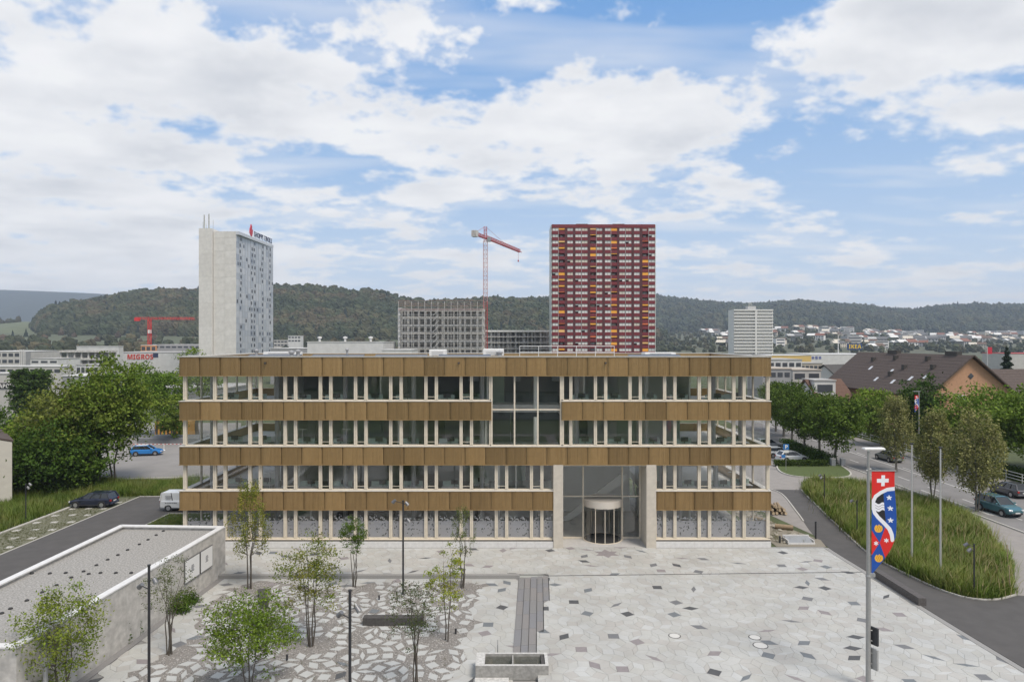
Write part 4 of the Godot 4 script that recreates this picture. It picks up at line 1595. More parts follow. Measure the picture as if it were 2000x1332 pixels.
	wood("valley_wood", t5, f5, 0.0, 420, Vector2(7, 13), [Color(0.05, 0.062, 0.03), Color(0.06, 0.07, 0.032), Color(0.09, 0.08, 0.04)], 22, 0.03, "scattered dark trees in the valley below the left hill", Vector2(0.12, 0.5), Vector2(0.12, 1.0))
	wood("vineyard_trees", t5, f5, 0.0, 40, Vector2(6, 10), [Color(0.06, 0.068, 0.035), Color(0.1, 0.075, 0.05)], 23, 0.05, "few trees standing in the vineyard slope", Vector2(0.5, 0.95), Vector2(0.3, 0.75))

	# the town: houses on the hillside
	var r := RandomNumberGenerator.new()
	r.seed = 12
	var walls := [mat("house_white", Color(0.68, 0.67, 0.64), 0.85), mat("house_cream", Color(0.58, 0.53, 0.44), 0.85), mat("house_grey", Color(0.42, 0.42, 0.41), 0.85), mat("house_white", Color())]
	var roofs := [mat("tile_brown", Color(0.13, 0.085, 0.06), 0.85), mat("tile_grey", Color(0.12, 0.12, 0.12), 0.85), mat("tile_red", Color(0.2, 0.09, 0.06), 0.85), mat("flat_pale", Color(0.5, 0.5, 0.48), 0.8)]
	var gable := MB.new()
	gable.box(Vector3(0, 3.0, 0), Vector3(10, 6.0, 8.5))
	gable.wall_prism(PackedVector2Array([Vector2(-4.25, 6), Vector2(4.25, 6), Vector2(0, 8.6)]), 10, Transform3D(Basis(Vector3.UP, PI / 2), Vector3(-5, 0, 0)))
	var gable_roof := MB.new()
	for s in [-1.0, 1.0]:
		gable_roof.box(Vector3(0, 7.33, s * 2.35), Vector3(10.9, 0.25, 5.7), Basis(Vector3.RIGHT, s * 0.55))
	var block := MB.new()
	block.box(Vector3(0, 4.5, 0), Vector3(15, 9, 10))
	var block_roof := MB.new()
	block_roof.box(Vector3(0, 9.15, 0), Vector3(15.6, 0.3, 10.6))
	var win := MB.new()
	for lv in 2:
		for k in 3:
			win.box(Vector3(-3.2 + k * 3.2, 1.7 + lv * 2.7, 4.26), Vector3(1.4, 1.3, 0.06))
	var win3 := MB.new()
	for lv in 3:
		win3.box(Vector3(0, 1.7 + lv * 2.8, 5.02), Vector3(13, 1.2, 0.06))
	var dark := mat("far_window", Color(0.06, 0.065, 0.075), 0.3)
	var gm := gable.mesh()
	var gr := gable_roof.mesh()
	var bm := block.mesh()
	var br := block_roof.mesh()
	var wm := win.mesh()
	var wm3 := win3.mesh()
	for i in 290:
		var big := r.randf() < 0.2
		var u := r.randf_range(0.0, 1.0)
		var t := pow(r.randf(), 0.75) * 0.97
		# where the town shows: right of the red tower
		var x_share := r.randf_range(0.3, 0.92)
		var p := slope_point(s_top, s_foot, x_share, 0.1 + 0.9 * t, 0.0)
		var lb := "small pale house among trees on the far hillside" if not big else "pale flat-roofed apartment block on the far hillside"
		var o := thing("hillside_house" if not big else "apartment_block", lb, "house" if not big else "apartment block", p - Vector3(0, 0.8, 0), "houses of the hillside town" if not big else "apartment blocks of the hillside town", r.randf_range(-0.7, 0.7))
		var k := r.randi()
		part(o, "walls", bm if big else gm, walls[k % 4])
		part(o, "roof", br if big else gr, roofs[3 if big and k % 3 else (k / 4) % 3])
		part(o, "windows", wm3 if big else wm, dark)
		var s := r.randf_range(1.0, 1.6)
		o.scale = Vector3(s, s, s)
	wood("town_trees", s_top, s_foot, 0.0, 2600, Vector2(4, 9), [Color(0.05, 0.062, 0.032), Color(0.065, 0.075, 0.036), Color(0.085, 0.082, 0.042)], 31, 0.06, "garden trees between the houses of the hillside town", Vector2(0.05, 1.0), Vector2(0.2, 1.0))


# ---------------------------------------------------------------- towers and cranes
func lattice(b: MB, a: Vector3, c: Vector3, w: float, n: int, r: float, flat := false) -> void:  # square (or triangular) truss between two points
	var d := (c - a).normalized()
	var s := d.cross(Vector3.UP if absf(d.y) < 0.9 else Vector3.RIGHT).normalized() * w / 2
	var u := s.normalized().cross(d) * w / 2
	var cor := [s + u, -s + u, -s - u, s - u] if not flat else [s - u, -s - u, u]
	for k in cor.size():
		b.tube(a + cor[k], c + cor[k], r, r, 5, false)
	for i in n:
		var p := a.lerp(c, i / float(n))
		var q := a.lerp(c, (i + 1) / float(n))
		for k in cor.size():
			var e: Vector3 = cor[k]
			var g: Vector3 = cor[(k + 1) % cor.size()]
			b.tube(p + (e if i % 2 else g), q + (g if i % 2 else e), r * 0.6, r * 0.6, 4, false)
			b.tube(p + e, p + g, r * 0.6, r * 0.6, 4, false)


func build_towers() -> void:
	var r := RandomNumberGenerator.new()
	r.seed = 41
	var dark := mat("far_window", Color(0.06, 0.065, 0.075))
	# ---- red apartment tower
	var d := 296.0
	var x0 := 17.32
	var x1 := 62.176
	var top := 67.3
	var tw := thing("red_tower", "tall dark red apartment tower with white windows and orange awnings", "apartment tower", Vector3((x0 + x1) / 2, 0, -d - 7))
	var w := x1 - x0
	var wine := mat("wine_panel", Color(0.185, 0.02, 0.027), 0.6, 0, "soft", 0.2)
	var wine_dark := mat("wine_pier", Color(0.085, 0.02, 0.022), 0.7)
	var pale := [mat("blind_white", Color(0.66, 0.66, 0.63), 0.4), mat("blind_grey", Color(0.5, 0.52, 0.5), 0.4), mat("blind_cream", Color(0.6, 0.56, 0.47), 0.5)]
	var orange := [mat("awning_orange", Color(0.75, 0.34, 0.035), 0.7), mat("awning_apricot", Color(0.72, 0.42, 0.15), 0.7), mat("awning_red", Color(0.6, 0.14, 0.05), 0.7)]
	var b := MB.new()
	b.span(-w / 2 + 0.05, w / 2 - 0.05, 0, top - 0.3, 4.9, -7)
	part(tw, "core", b, mat("balcony_wall", Color(0.2, 0.06, 0.05), 0.7))
	var lo := 2.75
	# bays: left and right edge as shares of the front, balcony or not
	var bays := [[0.006, 0.062, 0], [0.066, 0.125, 1], [0.15, 0.206, 0], [0.228, 0.284, 0], [0.291, 0.347, 0], [0.372, 0.427, 1], [0.435, 0.489, 0], [0.514, 0.571, 0], [0.574, 0.632, 1], [0.654, 0.709, 0], [0.717, 0.772, 0], [0.796, 0.851, 0], [0.877, 0.935, 1], [0.94, 0.995, 0]]
	var stock := {}
	for row in 21:
		var y1 := top - 1.5 - row * lo
		b = MB.new()
		b.span(-w / 2, w / 2, y1 - lo + 0.02, y1 - 1.32, 4.9, 6.95)
		part(tw, "spandrel", b, wine)
		for k in bays.size():
			var a: float = -w / 2 + bays[k][0] * w
			var e: float = -w / 2 + bays[k][1] * w
			var ww := e - a
			if bays[k][2]:
				b = MB.new()
				var q := r.randf()
				if q < 0.62:
					var h: float = [1.25, 0.75, 0.4][r.randi() % 3]
					b.box(Vector3((a + e) / 2, y1 - h / 2 - 0.05, 6.8), Vector3(ww, h, 0.06), Basis(Vector3.RIGHT, -0.12))
					part(tw, "awning", b, orange[0 if r.randf() < 0.7 else 1 + r.randi() % 2])
				else:
					b.box(Vector3((a + e) / 2, y1 - 0.75, 5.0), Vector3(ww * r.randf_range(0.4, 0.9), 1.0, 0.08))
					part(tw, "balcony_blind", b, pale[r.randi() % 3])
			else:
				var half := r.randf() < 0.12
				var key := half
				if not stock.has(key):
					b = MB.new()
					var bw := 0.056 * w
					for s in 2:
						var sx := (s - 0.5) * bw / 2 * 1.02
						var h := 1.22 if not (half and s == 0) else 0.5
						b.box(Vector3(sx, 0.61 - h / 2, 0), Vector3(bw / 2 - 0.09, h, 0.08))
					stock[key] = b.mesh()
				part(tw, "window", stock[key], pale[0 if r.randf() < 0.66 else 1 + r.randi() % 2], Vector3((a + e) / 2, y1 - 0.66, 6.7))
	for g in [[0.125, 0.15], [0.206, 0.228], [0.347, 0.372], [0.489, 0.514], [0.632, 0.654], [0.772, 0.796], [0.851, 0.877]]:
		b = MB.new()
		b.span(-w / 2 + g[0] * w, -w / 2 + g[1] * w, 0, top - 1.45, 4.9, 6.98)
		part(tw, "pier", b, wine_dark)
	for g in [0.064, 0.287, 0.43, 0.5725, 0.713, 0.9375]:
		b = MB.new()
		b.span(-w / 2 + g * w - 0.06, -w / 2 + g * w + 0.06, 0, top - 1.5, 6.9, 7.02)
		part(tw, "joint_strip", b, pale[1])
	b = MB.new()
	b.span(-w / 2, w / 2, top - 1.48, top, 6.3, 7.0)
	part(tw, "parapet", b, wine)
	for s in [-0.2, 0.16]:
		b = MB.new()
		b.span(s * w - 2.6, s * w + 2.6, top - 0.3, top + 0.9, -3, 3)
		part(tw, "lift_house", b, mat("lift_house", Color(0.1, 0.085, 0.08), 0.8))
	for s in [-1, 1]:
		b = MB.new()
		b.span(s * (w / 2 - 0.04), s * (w / 2 + 0.35), 0, top - 0.1, 6.5, -7)
		part(tw, "gable_panel", b, pale[1])

	# ---- grey slab tower with the shopping centre sign
	var gt := thing("slab_tower", "tall slab tower with blank concrete end and silvery window side", "tower", Vector3(-137, 0, -343))
	var ga := Vector3(-137, 0, -343)
	var gconc := [mat("end_wall_0", Color(0.68, 0.66, 0.62), 0.85, 0, "soft", 0.08), mat("end_wall_1", Color(0.65, 0.63, 0.59), 0.85, 0, "soft", 0.08)]
	var gx0 := -146.437
	var gx1 := -140.195
	var gx2 := -129.632
	var gtop := 68.1
	b = MB.new()
	b.prism(PackedVector2Array([Vector2(gx1, -320.4), Vector2(gx2 - 0.4, -320.4), Vector2(-128.6, -366), Vector2(gx1 + 1, -366)]), 0, gtop - 0.1)
	part(gt, "core", b, gconc[1], -ga)
	for row in 22:
		for k in 2:
			b = MB.new()
			var xa := lerpf(gx1, gx2, k / 2.0) + 0.02
			var xb := lerpf(gx1, gx2, (k + 1) / 2.0) - 0.02
			b.span(xa, xb, gtop - (row + 1) * 3.05 + 0.03, gtop - row * 3.05, -320, -320.4)
			part(gt, "wall_panel", b, gconc[(row + k) % 2], -ga)
	for row in 6:
		b = MB.new()
		b.span(gx0, gx1 - 0.15, 69.3 - (row + 1) * 11.5 + 0.02, 69.3 - row * 11.5, -318.6, -330)
		part(gt, "stair_shaft", b, gconc[row % 2], -ga)
	var silver := []
	for k in 5:
		silver.append(mat("silver_%d" % k, [Color(0.52, 0.54, 0.57), Color(0.46, 0.485, 0.52), Color(0.37, 0.4, 0.45), Color(0.57, 0.58, 0.6), Color(0.14, 0.16, 0.2)][k], 0.4, 0.2))
	var pn := MB.new()
	pn.box(Vector3.ZERO, Vector3(0.12, 2.9, 3.12))
	var pm := pn.mesh()
	var wn := MB.new()
	wn.box(Vector3.ZERO, Vector3(0.1, 1.6, 1.5))
	var wnm := wn.mesh()
	for row in 20:
		for k in 14:
			var t := (k + 0.5) / 14.0
			var p := Vector3(lerpf(gx2, -128.2, t), gtop - 3.0 - row * 2.98, lerpf(-320.2, -365.8, t))
			var q := r.randf()
			part(gt, "cladding_panel", pm, silver[0 if q < 0.45 else (1 if q < 0.7 else (3 if q < 0.92 else 2))], p - ga)
			if k in [1, 5, 6, 9, 12] and r.randf() < 0.85 or r.randf() < 0.12:
				part(gt, "window", wnm, dark if r.randf() < 0.75 else silver[4], p - ga + Vector3(0.09, 0.1, r.randf_range(-0.7, 0.7)))
	b = MB.new()
	b.span(gx2 - 0.4, -128.1, gtop - 1.5, gtop, -320.05, -366)
	part(gt, "cornice", b, silver[3], -ga)
	b = MB.new()
	b.span(-141, -134, gtop - 0.1, gtop + 1.1, -335, -350)
	part(gt, "roof_house", b, gconc[0], -ga)
	for q in [[-145.4, 7.0, 0.5], [-143.2, 7.4, 0.5], [-146.0, 3.6, 0.15], [-144.4, 3.0, 0.12], [-141.2, 4.6, 0.15]]:
		b = MB.new()
		b.tube(Vector3(q[0], 69.2, -322), Vector3(q[0], 69.2 + q[1], -322), q[2] * 0.7, q[2] * 0.6, 8)
		part(gt, "antenna", b, mat("antenna_grey", Color(0.42, 0.43, 0.4), 0.6, 0.2), -ga)
	var sign := thing("roof_sign", "dark blue roof sign with a red emblem on the slab tower", "sign", Vector3(-128.7, gtop, -345))
	var navy := mat("sign_navy", Color(0.03, 0.04, 0.09), 0.5)
	letters(sign, "SHOPPI TIVOLI", 2.6, navy, Vector3(0.2, 1.8, -7.0), PI / 2)
	b = MB.new()
	for k in 6:
		b.tube(Vector3(0, 0, 8 - k * 5), Vector3(0, 3.2, 8 - k * 5), 0.1, 0.1, 5)
	b.tube(Vector3(0, 1.6, 12), Vector3(0, 1.6, -17), 0.08, 0.08, 5)
	part(sign, "sign_frame", b, mat("antenna_grey", Color()))
	b = MB.new()  # flame-like emblem
	b.wall_prism(PackedVector2Array([Vector2(-1.9, 1.2), Vector2(-0.6, 0.0), Vector2(0.8, -0.4), Vector2(1.6, 1.4), Vector2(1.9, 3.0), Vector2(0.7, 3.3), Vector2(0.9, 4.6), Vector2(-0.2, 5.6), Vector2(-0.9, 4.2), Vector2(-1.7, 3.2)]), 0.4, Transform3D(Basis(Vector3.UP, PI / 2), Vector3(0.3, 0.5, 9.0)))
	part(sign, "emblem", b, mat("sign_red", Color(0.5, 0.03, 0.05), 0.5))

	# ---- white balcony tower
	var wt := thing("white_tower", "white apartment tower with stacked balcony bands before the ridge", "apartment tower", Vector3(205.806, 0, -588))
	var wx := 33.503 / 2
	b = MB.new()
	b.span(-wx + 0.6, wx - 0.6, 0, 43.6, 5.4, -8)
	part(wt, "core", b, mat("house_white", Color()))
	for k in 16:
		b = MB.new()
		var y := 43.6 - k * 2.74
		b.span(-wx, wx * 0.1, y - 1.15, y, 8.0, 5.4)
		b.span(wx * 0.14, wx, y - 1.15, y, 7.4, 5.4)
		part(wt, "balcony_band", b, mat("house_white", Color()))
	b = MB.new()
	b.span(wx * 0.08, wx * 0.16, 0, 43.7, 7.9, 6.4)
	part(wt, "pier", b, mat("house_white", Color()))
	for s in [-1, 1]:
		b = MB.new()
		b.span(s * (wx - 0.6), s * (wx - 0.02), 0, 43.5, 6.4, -8)
		part(wt, "gable_panel", b, mat("house_white", Color()))
	b = MB.new()
	b.span(-3, 4, 43.6, 46.6, 2, -4)
	part(wt, "lift_house", b, mat("house_grey", Color()))
	b = MB.new()
	lattice(b, Vector3(0, 46.6, -1), Vector3(0, 50, -1), 2.2, 3, 0.16)
	part(wt, "antenna_frame", b, mat("antenna_grey", Color()))

	# ---- block in scaffolding
	var sx0 := -41.823
	var sx1 := -10.315
	var sb := thing("scaffolded_block", "concrete block under construction wrapped in scaffolding", "building", Vector3((sx0 + sx1) / 2, 0, -258))
	var sw := sx1 - sx0
	var raw := mat("raw_concrete", Color(0.6, 0.58, 0.545), 0.9, 0, "patch", 0.1)
	b = MB.new()
	b.span(-sw / 2 + 1.2, sw / 2 - 0.4, 0, 28.4, -2.0, -8)
	part(sb, "inner_wall", b, raw)
	for k in 11:
		b = MB.new()
		b.span(-sw / 2 + 0.8, sw / 2, 28.6 - k * 2.85 - 0.95, 28.6 - k * 2.85, 6.0, -2.0)
		part(sb, "floor_band", b, raw)
	for k in 15:
		b = MB.new()
		var x := -sw / 2 + 0.8 + k * (sw - 1.6) / 14.0
		var pw: float = [0.55, 0.9, 0.45][k % 3]
		b.span(x, x + pw, 0, 28.5, 5.96, 4.6)
		part(sb, "wall_pier", b, raw)
	b = MB.new()
	b.span(-sw / 2 - 0.3, -sw / 2 + 0.6, 0, 29, 6.5, -8)
	part(sb, "sheeting", b, mat("white_sheeting", Color(0.6, 0.59, 0.57), 0.8))
	var tubec := mat("scaffold_steel", Color(0.6, 0.59, 0.57), 0.5, 0.4)
	for k in 14:
		b = MB.new()
		var x := -sw / 2 + k * sw / 13.0
		b.tube(Vector3(x, 0, 7.4), Vector3(x, 31.2, 7.4), 0.06, 0.06, 5, false)
		b.tube(Vector3(x, 0, 6.5), Vector3(x, 31.2, 6.5), 0.05, 0.05, 5, false)
		part(sb, "scaffold_post", b, tubec)
	for k in 16:
		b = MB.new()
		var y := 1.5 + k * 2.0
		b.tube(Vector3(-sw / 2, y, 7.4), Vector3(sw / 2, y, 7.4), 0.045, 0.045, 4, false)
		b.tube(Vector3(-sw / 2, y - 0.9, 7.4), Vector3(sw / 2, y - 0.9, 7.4), 0.035, 0.035, 4, false)
		b.span(-sw / 2, sw / 2, y - 1.42, y - 1.36, 7.35, 6.55)
		part(sb, "scaffold_deck", b, tubec if k < 14 else mat("scaffold_red", Color(0.4, 0.2, 0.16), 0.6))
	for k in 13:
		b = MB.new()
		var xs := sw * -0.5 + sw * 0.41
		var y := 2.0 + k * 2.0
		b.box(Vector3(xs + 0.9, y + 1.0, 8.0), Vector3(2.9, 0.14, 0.7), Basis(Vector3(0, 0, 1), 0.78))
		part(sb, "stair_flight", b, tubec)

	# ---- second shell under construction
	var cx0 := -12.873
	var cx1 := 19.805
	var cb := thing("concrete_shell", "unfinished concrete shell with open floors beside the red tower", "building", Vector3((cx0 + cx1) / 2, 0, -338))
	var cw := cx1 - cx0
	b = MB.new()
	b.span(-cw / 2 + 0.5, cw / 2 - 0.5, 0, 21, -3, -8)
	part(cb, "inner_wall", b, raw)
	for k in 8:
		b = MB.new()
		b.span(-cw / 2, cw / 2, 21.9 - k * 2.9 - 0.5 - (0.35 if k == 0 else 0.0), 21.9 - k * 2.9, 8, -3)
		part(cb, "floor_edge", b, mat("white_interior", Color()) if k == 0 else raw)
	for k in 17:
		b = MB.new()
		var x := -cw / 2 + 0.2 + k * (cw - 0.6) / 16.0
		b.span(x, x + [0.3, 1.1, 0.4, 0.8][k % 4], 0, 21.3, 6.4, 5.6)
		part(cb, "wall_pier", b, raw)
	for k in 12:
		b = MB.new()
		var x := -cw / 2 + k * cw / 11.0
		b.tube(Vector3(x, 0, 8.8), Vector3(x, 22.6, 8.8), 0.07, 0.07, 5, false)
		part(cb, "scaffold_post", b, tubec)
	for k in 9:
		b = MB.new()
		b.tube(Vector3(-cw / 2, 2.0 + k * 2.4, 8.8), Vector3(cw / 2, 2.0 + k * 2.4, 8.8), 0.06, 0.06, 5, false)
		part(cb, "scaffold_deck", b, tubec)

	# ---- tall crane
	var cr := thing("tower_crane", "tall red and white tower crane rising behind the office roof", "crane", Vector3(-11.703, 0, -300))
	var red := mat("crane_red", Color(0.42, 0.045, 0.04), 0.5, 0.1)
	var pink := mat("crane_pale", Color(0.5, 0.27, 0.26), 0.5, 0.1)
	b = MB.new()
	lattice(b, Vector3(0, 0, 0), Vector3(0, 34, 0), 1.7, 18, 0.13)
	part(cr, "lower_mast", b, red)
	b = MB.new()
	lattice(b, Vector3(0, 34, 0), Vector3(0, 60.5, 0), 1.7, 14, 0.1)
	part(cr, "upper_mast", b, pink)
	var jd := Vector3(16.5, 0.6, -54).normalized()
	b = MB.new()
	lattice(b, Vector3(0, 62.6, 0) + jd * 1.5, Vector3(0, 62.6, 0) + jd * 55, 1.5, 30, 0.11, true)
	part(cr, "jib", b, red)
	b = MB.new()
	lattice(b, Vector3(0, 62.3, 0) - jd * 1.0, Vector3(0, 62.3, 0) - jd * 15, 1.3, 8, 0.11, true)
	part(cr, "counter_jib", b, red)
	b = MB.new()
	b.box(Vector3(0, 62.0, 0) - jd * 13.5, Vector3(2.2, 2.6, 2.6), Basis(Vector3.UP, atan2(jd.x, jd.z)))
	part(cr, "counterweight", b, mat("raw_concrete", Color()))
	b = MB.new()
	lattice(b, Vector3(0, 60.5, 0), Vector3(0, 67.0, 0), 1.2, 4, 0.11)
	b.tube(Vector3(0, 67.0, 0), Vector3(0, 62.9, 0) - jd * 12, 0.07, 0.07, 4, false)
	b.tube(Vector3(0, 67.0, 0), Vector3(0, 63.4, 0) + jd * 26, 0.07, 0.07, 4, false)
	part(cr, "apex_and_stays", b, red)
	b = MB.new()
	b.bevel_box(Vector3(1.6, 61.3, 0.4), Vector3(1.5, 2.0, 1.7), 0.15)
	part(cr, "cab", b, mat("cab_grey", Color(0.25, 0.27, 0.28), 0.35))
	b = MB.new()
	b.tube(Vector3(0, 62.0, 0) + jd * 51, Vector3(0, 57.5, 0) + jd * 51, 0.06, 0.06, 4)
	b.box(Vector3(0, 57.1, 0) + jd * 51, Vector3(0.6, 0.9, 0.6))
	part(cr, "hook", b, red)

	# ---- small red crane before the hill
	var sc := thing("tower_crane", "small bright red crane standing among white buildings before the hill", "crane", Vector3(-223.391, 0, -420))
	b = MB.new()
	lattice(b, Vector3.ZERO, Vector3(0, 30, 0), 1.5, 14, 0.17)
	part(sc, "mast", b, mat("crane_bright", Color(0.6, 0.03, 0.03), 0.5))
	b = MB.new()
	b.box(Vector3(0, 22.5, 0), Vector3(1.7, 2.2, 1.7))
	part(sc, "mast_sign", b, mat("house_white", Color()))
	b = MB.new()
	lattice(b, Vector3(-9, 30.6, 0), Vector3(27, 30.6, -2), 1.2, 22, 0.11, true)
	part(sc, "jib", b, mat("crane_bright", Color()))
	b = MB.new()
	b.box(Vector3(-7.5, 30.0, 0), Vector3(3, 2, 1.6))
	part(sc, "counterweight", b, mat("crane_bright", Color()))


# ---------------------------------------------------------------- halls and houses in the middle distance
func hall(called: String, label: String, category: String, xa: float, xb: float, top: float, d: float, deep: float, wall: Material, roof: Material, rows := 0, cols := 0, win_h := 1.2) -> Node3D:
	var o := thing(called, label, category, Vector3((xa + xb) / 2, 0, -d - deep / 2))
	var w := xb - xa
	var b := MB.new()
	b.span(-w / 2, w / 2, -0.1, top - 0.25, deep / 2, -deep / 2)
	part(o, "walls", b, wall)
	b = MB.new()
	b.span(-w / 2 - 0.15, w / 2 + 0.15, top - 0.25, top, deep / 2 + 0.15, -deep / 2 - 0.15)
	part(o, "roof", b, roof)
	var win := mat("far_window", Color(0.06, 0.065, 0.075))
	for r in rows:
		var y := top - 1.0 - r * 3.1 - win_h / 2
		for c in cols:
			b = MB.new()
			b.box(Vector3(-w / 2 + w * (c + 0.5) / cols, y, deep / 2), Vector3(w / cols * 0.72, win_h, 0.12))
			part(o, "window", b, win)
	return o


func gable_house(called: String, label: String, at: Vector3, turn: float, w: float, l: float, eave: float, ridge: float, wall: Material, roof: Material, over := 0.6) -> Node3D:  # ridge along its own z, gable to +z
	var o := thing(called, label, "house", at, "", turn)
	var b := MB.new()
	b.wall_prism(PackedVector2Array([Vector2(-w / 2, -0.1), Vector2(w / 2, -0.1), Vector2(w / 2, eave), Vector2(0, ridge - 0.12), Vector2(-w / 2, eave)]), l, Transform3D(Basis(), Vector3(0, 0, l / 2)))
	part(o, "walls", b, wall)
	for s in [-1.0, 1.0]:
		b = MB.new()
		var run := Vector2(w / 2, ridge - eave)
		var dirv := run.normalized()
		var e := Vector3(s * (w / 2 + over), eave - over * dirv.y / dirv.x, 0)
		var p := Vector3(0, ridge, 0)
		var nn := Vector3(s * dirv.y, dirv.x, 0) * 0.22
		var za := l / 2 + over
		var q := [Vector3(e.x, e.y, za), Vector3(p.x, p.y, za), Vector3(p.x, p.y, -za), Vector3(e.x, e.y, -za)]
		var u := []
		for v in q:
			u.append(v + nn)
		if s > 0:
			b.quad(u[0], u[3], u[2], u[1])
			b.quad(q[0], q[1], q[2], q[3])
			b.quad(q[0], u[0], u[1], q[1])
			b.quad(q[3], q[2], u[2], u[3])
			b.quad(q[0], q[3], u[3], u[0])
		else:
			b.quad(u[0], u[1], u[2], u[3])
			b.quad(q[0], q[3], q[2], q[1])
			b.quad(q[0], q[1], u[1], u[0])
			b.quad(q[3], u[3], u[2], q[2])
			b.quad(q[0], u[0], u[3], q[3])
		var rp := part(o, "roof", b, roof)
		# courses of tiles as raised strips
		var n := int(run.length() / 0.75)
		for k in n:
			var c := MB.new()
			var t := (k + 0.5) / n
			var m := Vector3(e.x, e.y, 0).lerp(p, t) + nn * 1.06
			c.box(m, Vector3(run.length() / n * 0.9, 0.05, l + over * 2 - 0.1), Basis(Vector3(0, 0, 1), -s * atan2(run.y, run.x) - s * 0.045))
			part(rp, "tile_course", c, roof)
	return o


func build_midground() -> void:
	var white := mat("hall_white", Color(0.62, 0.615, 0.6), 0.8, 0, "soft", 0.06)
	var pale := mat("hall_pale", Color(0.5, 0.485, 0.455), 0.85, 0, "soft", 0.06)
	var grey := mat("hall_grey", Color(0.33, 0.33, 0.33), 0.85, 0, "soft", 0.06)
	var flat := mat("flat_roof", Color(0.45, 0.44, 0.42), 0.9, 0, "patch", 0.05)
	var tan := mat("hall_tan", Color(0.42, 0.37, 0.31), 0.85)
	var o: Node3D
	# left: the shopping centre and its neighbours, far to near
	o = hall("shopping_centre", "white shopping centre with a red lettered sign board behind the tree tops", "shopping centre", -208.477, -152.288, 10.924, 350, 40, white, flat)
	letters(o, "MIGROS", 2.5, mat("migros_red", Color(0.55, 0.06, 0.04), 0.6), Vector3(-190.885 - o.position.x, 8.56, 20.15))
	for k in 2:
		var b := MB.new()
		var xa: float = [-207.164, -184.321][k]
		b.span(xa - o.position.x, xa - o.position.x + 2.6, 8.298, 10.398, 20.0, 20.15)
		part(o, "sign_board", b, mat("sign_navy", Color(0.03, 0.04, 0.09)))
	hall("upper_hall", "long grey rooftop hall above the shopping centre", "hall", -206.392, -165.341, 14.705, 392, 26, grey, white, 1, 12, 1.0)
	hall("orange_hall", "small orange-topped block beside the small red crane", "hall", -212.959, -204.239, 14.449, 391, 14, mat("hall_orange", Color(0.6, 0.3, 0.14), 0.85), white, 1, 3, 2.2)
	hall("white_hall", "long white hall roof above the open parking deck", "hall", -212.161, -191.613, 14.224, 332, 4, white, white)
	o = thing("parking_deck", "open concrete parking deck with three shaded levels", "parking deck", Vector3(-188.597, 0, -310))
	var dw := 22.056
	var b := MB.new()
	b.span(-dw / 2 + 0.6, dw / 2 - 0.6, 0, 12, 3.6, 3.1)
	part(o, "back_wall", b, mat("raw_concrete", Color()))
	for k in 4:
		b = MB.new()
		b.span(-dw / 2, dw / 2, 12.6 - k * 3.4 - 0.9, 12.6 - k * 3.4, 10, 3)
		part(o, "deck_slab", b, mat("raw_concrete", Color()))
	for k in 8:
		b = MB.new()
		b.span(-dw / 2 + k * (dw - 0.6) / 7.0, -dw / 2 + k * (dw - 0.6) / 7.0 + 0.6, 0, 12, 9.2, 8.6)
		part(o, "deck_column", b, mat("raw_concrete", Color()))
	hall("white_shed", "white flat shed left of the parking deck", "shed", -190.803, -179.865, 9.813, 270, 14, white, flat, 1, 3, 0.8)
	hall("factory", "pale factory hall at the left edge before the meadow", "factory", -262.416, -238.155, 11.749, 330, 30, pale, white, 2, 8, 1.6)
	o = thing("silo_group", "grey silo tower with four pipes beside the factory", "silo", Vector3(-237.164, 0, -332))
	b = MB.new()
	b.box(Vector3(0, 5.8, 0), Vector3(3.2, 11.6, 3.2))
	part(o, "tower", b, grey)
	for k in 4:
		b = MB.new()
		b.tube(Vector3(-1.2 + k * 0.8, 0, 1.9), Vector3(-1.2 + k * 0.8, 12.6, 1.9), 0.25, 0.25, 8)
		part(o, "pipe", b, white)
	hall("low_hall", "low pale hall behind the three dark columnar trees", "hall", -159.04, -135.634, 9.198, 205, 6, pale, white, 1, 10, 1.0)
	o = hall("corner_shop", "pale building with a black sign at the left edge", "shop", -120.405, -109.827, 9.723, 150, 3, pale, white)
	b = MB.new()
	b.span(-119.28 - o.position.x, -110.615 - o.position.x, 6.235, 7.473, 1.5, 1.68)
	part(o, "sign_board", b, mat("sign_black", Color(0.01, 0.01, 0.012), 0.5))
	letters(o, "APO", 0.85, mat("house_white", Color()), Vector3(-111.628 - o.position.x, 6.798, 1.72))
	hall("grey_shed", "grey shed with a white roof edge between the left trees", "shed", -113.503, -107.382, 8.028, 172, 12, grey, white)
	hall("pale_block", "pale office block with vertical strips before the parking deck", "block", -140.645, -133.548, 9.119, 220, 12, white, flat, 2, 5, 1.6)
	hall("slate_hall", "slate grey hall beside the office's left corner", "hall", -79.67, -63.016, 6.46, 152, 14, mat("slate_wall", Color(0.2, 0.2, 0.21), 0.8), flat)
	o = thing("site_container", "orange site container at the edge of the parking lot", "container", Vector3(-59.775, 0, -121))
	b = MB.new()
	b.bevel_box(Vector3(0, 1.3, 0), Vector3(6.0, 2.6, 2.4), 0.05)
	part(o, "box", b, mat("container_orange", Color(0.6, 0.3, 0.06), 0.6))
	b = MB.new()
	for k in 9:
		b.span(-2.8 + k * 0.65, -2.5 + k * 0.65, 0.1, 2.0, 1.2, 1.25)
	part(o, "ribs", b, mat("container_dark", Color(0.05, 0.045, 0.04), 0.7))
